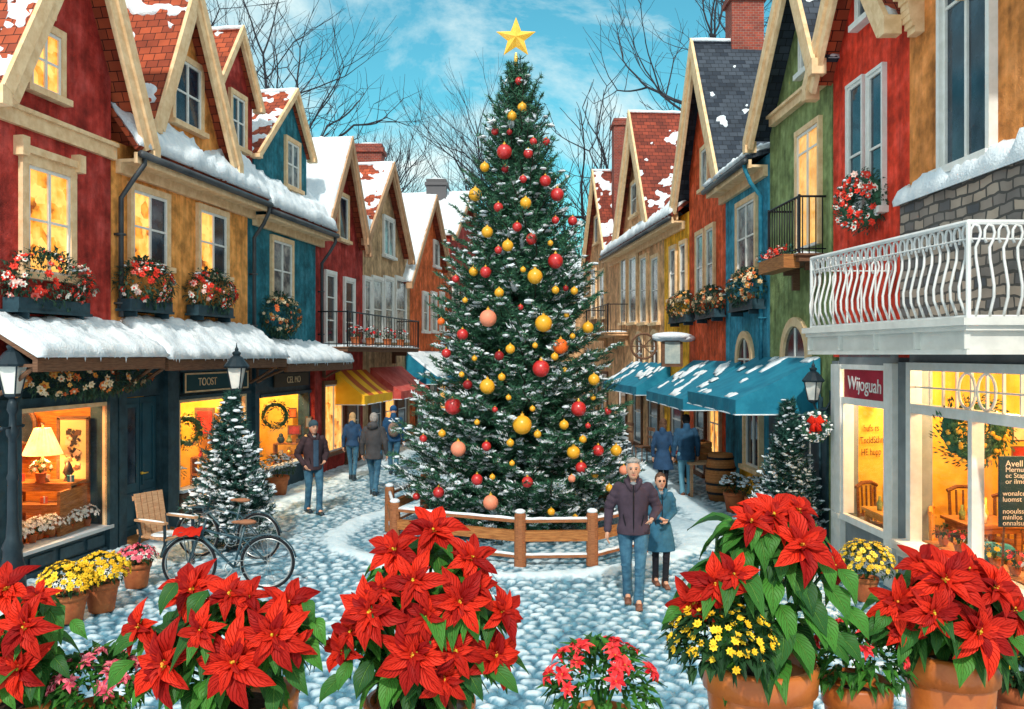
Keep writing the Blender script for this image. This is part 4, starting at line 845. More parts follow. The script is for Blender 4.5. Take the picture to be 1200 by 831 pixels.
def bush(name, label, c, r, m_leaf, blooms, m_bloom, potr, poth, group=None, rl=(.04, .07), br=.02, nl=260, zs=.8, up=-.1, snow=0, potm=TERRA, cat='potted plant', full=False):
    """rounded flowering pot plant: leaves through the dome, flowers on its surface"""
    root = thing(name, label, cat, c, rnd(0, 6), group); pot(root, potr, poth, m=potm); cz = poth+r*zs*.55
    L_ = MB(); 
    for _ in range(nl):
        d = rdir(-.5); k = rnd(.45, 1)**.5; ll = rnd(*rl); leaf(L_, Vector((d.x*r, d.y*r, d.z*r*zs))*k*.93+Vector((0, 0, cz)), d+Vector((rnd(-.6, .6), rnd(-.6, .6), rnd(-.4, .4))), (0, 0, 1), ll, ll*.55, droop=rnd(.1, .6), n=2)
    for _ in range(6): L_.tube([(0, 0, poth*.9), (rnd(-.3, .3)*r, rnd(-.3, .3)*r, cz)], .006, 4); 
    if L_.uv is not None: L_.uv += [(0, 0)]*(len(L_.v)-len(L_.uv))
    part('foliage', L_, m_leaf, root)
    if blooms:
        B = MB()
        for i in range(blooms):
            z = 1-(i+.5)/blooms*(1-up if not full else 1.4); a = i*2.399; s = math.sqrt(max(0, 1-z*z)); d = Vector((s*math.cos(a), s*math.sin(a), z)); d = (d+rdir()*.15).normalized()
            q = Vector((d.x*r, d.y*r, d.z*r*zs))*rnd(.93, 1.08)+Vector((0, 0, cz)); blossom(B, q, d+Vector((0, 0, .25)), br*rnd(.8, 1.3), 7)
        part('blossoms', B, m_bloom, root, kind='stuff' if blooms > 100 else None)
    if snow:
        S = MB()
        for _ in range(snow):
            d = rdir(.1); q = Vector((d.x*r, d.y*r, d.z*r*zs))*rnd(.85, 1.02)+Vector((0, 0, cz)); S.ball(q, (rnd(.02, .05), rnd(.02, .05), rnd(.012, .02)), 7, 5)
        part('snow', S, SNOW, root, smooth=True)
    return root
def bushpx(name, label, u, rimv, Yc, ledge, r, ml, nb, mb_, potr, group, **k):
    p = at(u, rimv, Yc); return bush(name, label, (p.x, Yc, ledge), r, ml, nb, mb_, potr, p.z-ledge, group, **k)
GP2 = 'small flowering pots along the front of the picture'
def smallpoin(name, label, u, vc, rimv, Yc, potr, r, n, bm, group, low=.85, br=(.026, .04)):
    p = at(u, rimv, Yc); root = bush(name, label, (p.x, Yc, 1.5), r, LEAFG, 0, None, potr, p.z-1.5, group, rl=(.04, .075), nl=330, potm=TERRAG); cz = p.z-1.5+r*.44
    root.rotation_euler.z = 0
    for i in range(n):
        z = 1-(i+.5)/n*low; a = i*2.399+rnd(-.4, .4); s = math.sqrt(1-z*z); d = (Vector((s*math.cos(a), s*math.sin(a), z))+rdir()*.18).normalized(); q = Vector((d.x*r, d.y*r, d.z*r*.8))*1.02+Vector((0, 0, cz)); b_, c_ = poinsettia_bloom(q, d+Vector((0, -.3, .3)), rnd(*br), 6)
        o = part('bloom', b_, bm, root); part('flower_centre', c_, CYA, o)
smallpoin('potted_azalea', 'small pink flowering plant low between the two leftmost poinsettias', 115, 0, 826, 3.1, .1, .15, 34, PINK, GP2)
smallpoin('potted_azalea', 'small crimson flowering plant low in front, right of the centre cone', 705, 0, 836, 3.1, .13, .2, 21, CRIM, GP2, .6, (.035, .052))
bigpot = [o for o in COL.objects if o.get('label', '').startswith('tall leafy poinsettia')][0]
pr_ = bushpx('primrose', 'x', 845, 778, 2.86, 1.5, .17, LEAFD, 170, YELL, .07, None, br=.014, zs=.8, nl=420)
for o in [x for x in COL.objects if x.parent is pr_]:
    if o.name.startswith(('pot', 'soil')): bpy.data.objects.remove(o)
    else: o.parent = bigpot; o.location = pr_.location-bigpot.location; o['label'] = 'yellow primroses' if o.name.startswith('bloss') else 'primrose leaves'
bpy.data.objects.remove(pr_)
smallpoin('potted_azalea', 'dark leaved plant with few crimson flowers between the two right poinsettias', 1004, 0, 796, 3.05, .12, .16, 14, CRIM, GP2)
bushpx('potted_primrose', 'small dark pot with yellow flowers cut by the lower right corner', 1192, 800, 3.35, 1.5, .09, LEAFD, 14, YELL, .08, GP2, br=.016)

# ---- pots standing on the street
def gz(u, v): Y = CAMZ*1000/(v-415.5); return Vector(((u-600)/1000*Y, Y, 0))
GP3 = 'pots of flowers outside the left shops'
p = gz(80, 728); bush('potted_chrysanthemum', 'front pot of bright yellow chrysanthemums below the left shop window', p, .31, LEAFD, 140, YELL, .215, .33, GP3, br=.038, nl=480, zs=.72)
p = gz(119, 716); bush('potted_chrysanthemum', 'yellow chrysanthemum pot just behind another by the left shop', p, .3, LEAFD, 140, YELL, .2, .36, GP3, br=.038, nl=480, zs=.72)
p = gz(160, 688); bush('potted_cyclamen', 'terracotta pot of pink and white flowers nearest the wooden chair', p, .24, LEAFD, 60, PINK, .19, .33, GP3, br=.036, nl=360, zs=.6)
p = gz(325, 580); bush('potted_shrub', 'snow-dusted green shrub in terracotta pot left of the man in brown jacket', p, .4, LEAFD, 0, None, .26, .42, GP3, rl=(.06, .1), nl=260, snow=70)
GP4 = 'pots outside the right shops'
p = gz(1015, 704); bush('potted_chrysanthemum', 'yellow flowered ball in a small terracotta pot before the white cafe', p, .34, LEAFD, 150, mat('dull_yellow_petal', (.55, .36, .02), (.8, .6, .08), kind='island'), .15, .3, GP4, br=.034, nl=480, zs=.85)
p = gz(861, 600); bush('potted_shrub', 'snowy shrub in a terracotta pot, left of the pair under the big awning', p, .3, LEAFD, 0, None, .22, .4, GP4, rl=(.05, .09), nl=220, snow=60)
p = gz(886, 606); bush('potted_shrub', 'snowy shrub in a terracotta pot, next to the right small fir', p, .3, LEAFD, 0, None, .22, .4, GP4, rl=(.05, .09), nl=220, snow=60)

# ============================================================ FLOWER BOXES, WREATHS, GARLAND
def flower_box(name, label, w, u0, u1, v0, v1, t=.28, mix=BOXRED, group='flower boxes under the windows', n=None, snow=0, boxed=True):
    Y0, Y1 = sorted((w.Yu(u0, t), w.Yu(u1, t))); Yc = (Y0+Y1)/2; zt, zb = w.Z(v0, Yc), w.Z(v1, Yc); L_ = Y1-Y0; H = zt-zb
    root = thing(name, label, 'flower box', w.P(Yc, t*.6, zb), math.atan2(w.T.y, w.T.x)); sg = 1 if w.left else -1
    if group: root['group'] = group
    if boxed:
        b = MB(); b.box((0, 0, .09), (L_*.78, .24, .2)); b.box((0, 0, .01), (L_*.82, .27, .04))
        for x in (-L_*.3, L_*.3): b.box((x, -sg*.0, -.05), (.03, .26, .09))
        part('box', b, DKBLUE, root)
    F = MB(); B = MB(); cz = H*.54; sx, sz = L_*.5, H*.5; n = n or int(150*L_*H/.5)+40; n = min(n, 260)
    for _ in range(n*4):
        d = rdir(); q = Vector((d.x*sx*(1-.12*abs(d.z)), d.y*.26, d.z*sz))*rnd(.5, 1)**.6+Vector((0, 0, cz)); ll = rnd(.06, .13); leaf(F, q, d+rdir()*.6, (0, 0, 1), ll, ll*.5, n=2)
    nb = int(n*.22)
    for _ in range(nb):
        d = rdir(-.8); d.y = -abs(d.y) if w.left else abs(d.y)
        if w.left: pass
        q = Vector((d.x*sx*.95, d.y*.28, d.z*sz*.9))*rnd(.93, 1.04)+Vector((0, 0, cz)); blossom(B, q, d, rnd(.04, .075))
    part('foliage', F, BOXLEAF, root); part('blossoms', B, mix, root, kind='stuff' if nb > 100 else None)
    if snow:
        S = MB()
        for _ in range(snow): d = rdir(.2); S.ball(Vector((d.x*sx, d.y*.25, d.z*sz))*.95+Vector((0, 0, cz)), (rnd(.03, .07), rnd(.03, .06), .02), 7, 5)
        part('snow', S, SNOW, root, smooth=True)
    return root
random.seed(5)
flower_box('flower_box', 'widest flower box with red and white blooms on the dark red house', WL, 10, 118, 298, 368, snow=8)
flower_box('flower_box', 'left flower box of the ochre house, red and white blooms', WL, 147, 210, 306, 366, snow=6)
flower_box('flower_box', 'right flower box of the ochre house, red and white blooms', WL, 227, 280, 318, 371, snow=6)
flower_box('flower_box', 'round hanging basket of gold and orange blooms on the teal house', WL, 314, 355, 346, 398, mix=BOXMIX, snow=3, boxed=False)
flower_box('flower_box', 'hanging basket of mixed blooms on the sky blue house', WR, 851, 886, 316, 364, mix=BOXMIX, snow=5)
flower_box('flower_box', 'hanging basket under the orange-red house windows', WR, 812, 841, 337, 373, mix=BOXMIX, snow=5)
flower_box('flower_box', 'small hanging basket on the yellow house', WF, 781, 807, 343, 378, mix=BOXMIX, snow=4)
gr = flower_box('garland', 'long evergreen garland with gold blooms under the snowy left canopy', WL, 40, 196, 427, 466, t=.55, mix=BOXMIX, group=None, boxed=False, n=260); gr['category'] = 'garland'
def wreath(name, label, c, nrm, r, th, mix, n=300, bow=True, loc=None, group=None, snow=0, nm=None, nbl=40):
    root = thing(name, label, 'wreath', c, 0, group); nrm = Vector(nrm).normalized(); a = Vector((0, 0, 1)).cross(nrm).normalized(); b = Vector((0, 0, 1)); F = MB(); B = MB(); S = MB()
    for _ in range(n):
        t = rnd(0, 6.283); rad = a*math.cos(t)+b*math.sin(t); p = rdir(); off = (rad*p.x+nrm*abs(p.y)*.9+rad.cross(nrm)*p.z*.4)*th; q = rad*r+nrm*th*.2+off*rnd(.6, 1); d = off.normalized()+rad.cross(nrm)*.8; ll = min(th*rnd(.6, 1.0), rnd(.04, .065)); leaf(F, q, d, nrm, ll, ll*.42, n=2)
    F2 = MB(); F2.tube([a*(r*math.cos(t))+b*(r*math.sin(t))+nrm*th*.35 for t in np.linspace(0, 6.283, 33)], [th*.42*(1+.2*math.sin(k*2.3)) for k in range(33)], 9, cap=False); part('ring', F2, NEEDLE, root, smooth=True)
    for _ in range(nbl):
        t = rnd(0, 6.283); rad = a*math.cos(t)+b*math.sin(t)
        if mix is GOLD: B.ball(rad*(r+rnd(-.5, .5)*th)+nrm*th*rnd(.9, 1.1), rnd(.018, .032), 8, 6); continue
        blossom(B, rad*(r+rnd(-.7, .7)*th)+nrm*th*rnd(.75, 1), nrm+rdir()*.4, th*rnd(.2, .32))
    part('foliage', F, nm or NEEDLEB, root); part('blossoms', B, mix, root)
    if snow:
        for _ in range(snow): t = rnd(0, 6.283); rad = a*math.cos(t)+b*math.sin(t); S.ball(rad*(r+rnd(-.8, .8)*th)+nrm*th*.7, (.03, .03, .018), 7, 5)
        part('snow', S, SNOW, root, smooth=True)
    if bow:
        W = MB(); z0 = Vector((0, 0, r*.55))+nrm*th
        for s in (-1, 1):
            W.tube([z0, z0+a*s*r*.35+b*r*.22, z0+a*s*r*.5, z0+a*s*r*.3-b*r*.12, z0], [.03, .06, .06, .05, .02], 6); W.tube([z0, z0+a*s*r*.2-b*r*.5, z0+a*s*r*.3-b*r*.95], [.03, .045, .05], 6)
        W.ball(z0, .05, 8, 6); part('bow', W, BRACT, root, smooth=True)
    return root
y = WR.Yu(1008, .2); wreath('wreath', 'big wreath with red and white blooms on the scarlet house', WR.P(y, .12, WR.Z(237, y)), WR.N+Vector((0, -.55, 0)), .27, .2, BOXRED, n=1300, bow=False, snow=40, nbl=60, nm=BOXLEAF)

# ============================================================ AWNINGS
def awning(label, w, Y0, Y1, zt, zf, proj, m, seed, snow=.55, val=.24, stripes=None, group='canvas awnings'):
    root = thing('awning', label, 'awning', w.P((Y0+Y1)/2, 0, zt), 0, group); b = MB(); n = 18; k = 7; nd = lambda i: .02*math.sin(i*2.1+seed)
    V = []; P = lambda s, t: w.P(Y0+(Y1-Y0)*s, .03+(proj-.03)*t, zt+(zf-zt)*t-.05*math.sin(math.pi*t)*(.6+.4*math.sin(s*9)))
    for i in range(n+1):
        for j in range(k+1): V.append(P(i/n, j/k))
    F = [(i*(k+1)+j, i*(k+1)+j+1, (i+1)*(k+1)+j+1, (i+1)*(k+1)+j) for i in range(n) for j in range(k)]; b.add(V, F)
    V2 = []
    for i in range(n+1): q = P(i/n, 1); V2 += [q, q+Vector((0, 0, -val+.02*math.cos(i*math.pi)))+w.N*.015*math.sin(i*1.3)]
    b.add(V2, [(2*i, 2*i+1, 2*i+3, 2*i+2) for i in range(n)])
    for s in (0, 1):     # closed sides
        q = [P(s, j/k) for j in range(k+1)]; lo = [w.P(Y0+(Y1-Y0)*s, .03+(proj-.03)*j/k, zf-val+.01*math.sin(j*2)) for j in range(k+1)]
        b.add(q+lo, [(j, j+1, k+2+j, k+1+j) for j in range(k)])
    mats = [m]
    if stripes:
        mats.append(stripes)
        for fi, f in enumerate(b.f[:n*k]):
            if (fi//k)//3 % 2: b.mi[fi] = 1
    o = part('canvas', b, mats, root, world=True)
    e = MB(); e.tube([P(i/n, 1)+Vector((0, 0, -val)) for i in range(n+1)], .012, 5); e.tube([w.P(Y0, .03, zf-val), w.P(Y0, proj, zf-val)], .012, 5); part('piping', e, SNOW, root, world=True)
    f = MB()
    for y in (Y0+.04, Y1-.04): f.tube([w.P(y, .02, zf-.02), w.P(y, proj-.03, zf-.03)], .015, 6)
    part('arm', f, IRON, root, world=True)
    if snow:
        S = MB(); snow_sheet(S, w.P(Y0+.03, proj-.04, zf+.02), w.P(Y1-.03, proj-.04, zf+.02), w.P(Y1-.03, .03, zt+.01), w.P(Y0+.03, .03, zt+.01), .07, snow, seed, res=.08, lip=0); 
        if S.v: part('snow', S, SNOW, root, world=True, smooth=True)
    return root
awning('largest teal awning, nearest the small fir on the right', WR, 13.9, 17.3, 3.05, 2.36, 1.42, M_AWN, 2, snow=.42)
awning('middle teal awning on the right, over the orange-red house', WR, 18.3, 22.6, 2.95, 2.14, 1.28, M_AWN, 6, snow=.38)
awning('farthest teal awning on the right, by the big tree', WF, 25.0, 30, 2.85, 2.15, 1.05, M_AWN, 9, snow=.38)
awning('striped yellow awning under the black balcony', WL, 23.1, 25.6, 2.65, 1.98, .85, mat('yellow_canvas', (.85, .42, .01), (.95, .55, .03), rough=.7), 4, snow=0, stripes=mat('rust_canvas', (.5, .1, .02), rough=.7))
awning('dusty red awning beyond the yellow one', WL, 26.0, 29.3, 2.7, 1.98, 1.0, mat('red_canvas', (.5, .05, .04), (.65, .14, .11), rough=.7), 5, snow=.15)
awning('snow-laden teal awning left of the big tree', WL, 29.8, 35.5, 3.2, 2.3, 1.2, M_AWN, 8, snow=.85)

# ============================================================ BALCONIES
# white balcony over the cafe
Yn, Yf = 8.2, 11.35; tn, tf = .82, 1.14
h = thing('balcony', 'white balcony with curly white iron railing over the cafe', 'balcony', WR.P(9.8, 0, 3.1))
Pn, Pf, Wn, Wf = WR.P(Yn, tn), WR.P(Yf, tf), WR.P(Yn, .0), WR.P(Yf, .0)
def quadbox(mb, q, z0, z1): return mb.hexa([p+Vector((0, 0, z0)) for p in q]+[p+Vector((0, 0, z1)) for p in q])
def off(k): return [WR.P(Yn-k, tn+k), WR.P(Yf+k, tf+k), WR.P(Yf+k, .0), WR.P(Yn-k, .0)]
BALW = mat('balcony_white', (.6, .6, .57), (.74, .74, .7), scale=3, rough=.6)
m = MB(); quadbox(m, off(0), 3.1, 3.38); part('slab', m, BALW, h, world=True)
m = MB(); quadbox(m, off(.1), 3.38, 3.45); quadbox(m, off(.06), 3.33, 3.38); quadbox(m, off(.04), 3.1, 3.15); part('cornice', m, BALW, h, world=True)
m = MB()
for k in range(5):
    m = MB(); y = Yf+(Yn-Yf)*k/4; q = WR.P(y, tf+(tn-tf)*k/4); m.box(q+Vector((-.02, 0, 3.245)), (.06, .04, .18)); part('fascia_rib', m, BALW, h, world=True)
RAILW = mat('white_iron', (.6, .62, .62), (.75, .76, .76), rough=.5); z0, z1 = 3.47, 4.36
def balusters(h, A, B, n, z0, z1, m, mr, bulge, curl=True, r=.014):
    A, B = Vector(A), Vector(B); out = (B-A).cross(Vector((0, 0, 1))).normalized(); out *= bulge; dirn = (B-A).normalized()
    for k in range(n):
        p = A.lerp(B, (k+.5)/n); b = MB(); H = z1-z0
        pts = [p+Vector((0, 0, z0))+out*x+Vector((0, 0, H*y)) for x, y in ((0, 0), (.35, .08), (.95, .2), (1, .32), (.55, .48), (.1, .62), (0, .74))]
        if curl: pts += [p+Vector((0, 0, z0+H*y))+dirn*x for x, y in ((.035, .82), (.05, .9), (.03, .97), (-.015, .985), (-.045, .93), (-.05, .85), (-.03, .79))]
        else: pts = [p+Vector((0, 0, z0)), p+Vector((0, 0, z1))]
        b.tube(pts, r, 6); part('baluster', b, m, h, world=True, smooth=True)
bb = lambda Y, t: WR.P(Y, t)
sgn_out = Vector((-1, 0, 0))
balusters(h, Pn+WR.N*-.02, Pf+WR.N*-.02, 24, z0, z1, RAILW, h, -.075 if (Pf-Pn).cross(Vector((0, 0, 1))).dot(WR.N) < 0 else .075)
balusters(h, Pn, Wn, 6, z0, z1, RAILW, h, .075 if (Wn-Pn).cross(Vector((0, 0, 1))).y < 0 else -.075)
balusters(h, Pf, Wf, 6, z0, z1, RAILW, h, 0)
m = MB()
for z, r in ((z1+.01, .026), (z0-.005, .016), (z0+.74, .009)): m.tube([Wf+Vector((0, 0, z)), Pf+Vector((0, 0, z)), Pn+Vector((0, 0, z)), Wn+Vector((0, 0, z))], r, 8)
for q in (Pn, Pf): m.tube([q+Vector((0, 0, 3.45)), q+Vector((0, 0, z1))], .024, 8)
part('handrail', m, RAILW, h, world=True)
def iron_balcony(label, w, Ya, Yb, proj, zs, hgt, n, slabm, group=None, brackets=True):
    h = thing('balcony', label, 'balcony', w.P((Ya+Yb)/2, 0, zs)); m = MB(); w.box(m, Ya, Yb, .0, proj, zs-.12, zs); w.box(m, Ya-.04, Yb+.04, 0, proj+.04, zs-.03, zs+.004)
    for y in (Ya+.2, Yb-.3): w.prism(m, [(y, zs-.12), (y, zs-.5), (y+.08, zs-.5), (y+.08, zs-.12)], 0, .12); w.box(m, y, y+.08, .12, proj*.6, zs-.24, zs-.12)
    part('slab', m, slabm, h, world=True)
    A, B, C, D = w.P(Ya, .02), w.P(Ya, proj), w.P(Yb, proj), w.P(Yb, .02); m = MB()
    for z in (zs+hgt, zs+.08): m.tube([q+Vector((0, 0, z)) for q in (A, B, C, D)], .02 if z > zs+.2 else .012, 6)
    for q in (B, C): m.tube([q+Vector((0, 0, zs)), q+Vector((0, 0, zs+hgt+.03))], .022, 6)
    part('handrail', m, IRON, h, world=True)
    balusters(h, B, C, n, zs, zs+hgt, IRON, h, 0, curl=False, r=.01); balusters(h, A, B, 4, zs, zs+hgt, IRON, h, 0, curl=False, r=.01)
    s = MB(); snow_sheet(s, w.P(Ya, proj, zs), w.P(Yb, proj, zs), w.P(Yb, .05, zs), w.P(Ya, .05, zs), .05, 1.1, 3, res=.1); part('snow', s, SNOW, h, world=True, smooth=True)
    return h
iron_balcony('long black iron balcony on the brick red house at left', WL, 21.9, 28.6, .82, 3.3, .9, 26, FASCIA)
gb = iron_balcony('small black iron balcony before the lit door of the green house', WR, 13.7, 15.2, .45, 4.72, .92, 12, FASCIA)
iron_balcony('small iron balcony of the far tan house', WF, 30.5, 35, .8, 3.9, 1.0, 14, M_TAN)
fb_ = thing('flower_box', 'wooden trough with red flowers on the green house balcony', 'flower box', WR.P(14.5, .52, 4.52), math.atan2(WR.T.y, WR.T.x))
m = MB(); m.box((0, 0, .1), (1.3, .26, .22)); part('box', m, WOOD, fb_); F = MB(); B = MB()
for _ in range(150): q = Vector((rnd(-.68, .68), rnd(-.14, .14), .2+rnd(0, .14))); leaf(F, q, rdir(-.2), (0, 0, 1), .07, .04, n=2)
for _ in range(50): q = Vector((rnd(-.68, .68), rnd(-.14, .2), .24+rnd(0, .12))); blossom(B, q, rdir(0), .045)
part('foliage', F, NEEDLEB, fb_); part('blossoms', B, BOXRED, fb_)
# planters on the left iron balcony
for k, y in enumerate((23.4, 24.6, 26.2, 27.6)):
    bush('potted_shrub', ('first', 'second', 'third', 'fourth')[k]+' pot plant from the left on the black iron balcony', WL.P(y, .5, 3.33), .26, LEAFD, 7, CRIM, .14, .25, 'pot plants on the iron balcony', rl=(.05, .09), br=.05, nl=90, snow=8)

# ============================================================ STREET LAMPS
MILK = mat('lamp_glass', (.6, .62, .6), (.8, .8, .74), rough=.25, spec=.5)
def lantern(root, z, s=1.0, sub=None):
    """four sided tapering lantern, its base at height z"""
    m = MB()
    m.lathe([(.035*s, z), (.09*s, z+.03*s), (.1*s, z+.06*s)], 4); hb, ht = z+.06*s, z+.42*s
    for k in range(4):
        a = math.pi/2*k; m.tube([(math.cos(a)*.1*s, math.sin(a)*.1*s, hb), (math.cos(a)*.175*s, math.sin(a)*.175*s, ht)], .011*s, 5)
    m.lathe([(.2*s, ht-.01*s), (.215*s, ht+.02*s), (.17*s, ht+.08*s), (.1*s, ht+.17*s), (.055*s, ht+.2*s), (.07*s, ht+.23*s), (.075*s, ht+.25*s), (.03*s, ht+.28*s), (.035*s, ht+.31*s), (.012*s, ht+.35*s), (.004*s, ht+.42*s)], 12)
    o = part('lantern', m, IRON2, root)
    g = MB(); g.lathe([(.09*s, hb+.005), (.165*s, ht-.012*s)], 4); part('lantern_glass', g, MILK, o)
    b = MB(); b.lathe([(.012*s, hb+.01), (.03*s, hb+.12*s), (.035*s, hb+.18*s), (.01*s, hb+.26*s)], 8); part('bulb', b, WHITE, o)
    return o
IRON2 = mat('blue_black_iron', (.01, .022, .032), (.025, .045, .06), rough=.45, metal=.2)
def street_lamp(label, loc, h):
    root = thing('street_lamp', label, 'street lamp', loc, R(45)); m = MB(); zl = h-.84
    m.lathe([(.2, 0), (.2, .1), (.16, .14), (.15, .3), (.17, .36), (.12, .5), (.11, .62), (.13, .66), (.08, .78), (.065, 1.0), (.06, 1.5), (.075, 1.54), (.055, 1.6), (.05, zl-.5), (.075, zl-.46), (.08, zl-.4), (.045, zl-.34), (.04, zl-.2), (.07, zl-.14), (.06, zl-.06), (.04, zl)], 16)
    for a in (45, 225): c, s = math.cos(R(a)), math.sin(R(a)); m.tube([(0, 0, zl-.36), (c*.22, s*.22, zl-.36)], .014, 6); m.ball((c*.23, s*.23, zl-.36), .025, 8, 6)
    p = part('post', m, IRON2, root); 
    for q in p.data.polygons: q.use_smooth = True
    lantern(root, zl, 1.0); S = MB(); S.ball((0, 0, zl+.5), (.16, .16, .03), 12, 6)
    return root
street_lamp('near blue-black street lamp at the left edge before the lit shop', (-6.32, 10.8, 0), 3.38)
street_lamp('street lamp rising behind the left small fir', (-4.68, 14.5, 0), 3.3)
# wall lantern with wreath on the right
wl = thing('wall_lantern', 'black wall lantern above a small wreath near the cafe', 'wall lantern', WR.P(13.5, .3, 2.33), 0)
lantern(wl, 0, .82); m = MB(); m.tube([(0, 0, .02), (.05, 0, -.1), (.2, 0, -.1), (.29, 0, .05)], .018, 6); m.box((.29, 0, .0), (.02, .14, .4)); part('bracket', m, IRON2, wl)
wreath('wreath', 'small snowy wreath with a red bow below the wall lantern', WR.P(13.3, .34, 1.98), (-.35, -1, 0), .17, .08, CRIM, n=420, snow=60, nbl=8)
# hanging sign between the yellow and orange-red houses
hs = thing('hanging_sign', 'snow-topped lantern sign with an iron wheel between yellow and orange-red houses', 'sign', WR.P(22.6, .6, 3.2)); m = MB()
m.box((0, 0, -.05), (.55, .12, .75)); part('frame', m, FASCIA, hs); m = MB(); m.box((0, -.065, -.05), (.4, .02, .58)); part('panel', m, mat('sign_panel', (.3, .38, .38), (.5, .55, .5), scale=6), hs)
m = MB(); m.ball((0, 0, .38), (.55, .3, .12), 14, 8); m.ball((.35, 0, .33), (.3, .2, .1), 10, 6); m.ball((-.3, 0, .36), (.25, .2, .12), 10, 6); part('snow', m, SNOW, hs, smooth=True)
m = MB(); c = Vector((-.75, 0, .12)); m.tube([c+Vector((.33*math.cos(a), 0, .33*math.sin(a))) for a in np.linspace(0, 2*math.pi, 25)], .035, 6, cap=False)
for a in range(0, 180, 45): d = Vector((math.cos(R(a)), 0, math.sin(R(a))))*.33; m.tube([c-d, c+d], .015, 5)
m.tube([(-.3, 0, .36), (.9, 0, .36)], .025, 6); part('wheel', m, FASCIA, hs)
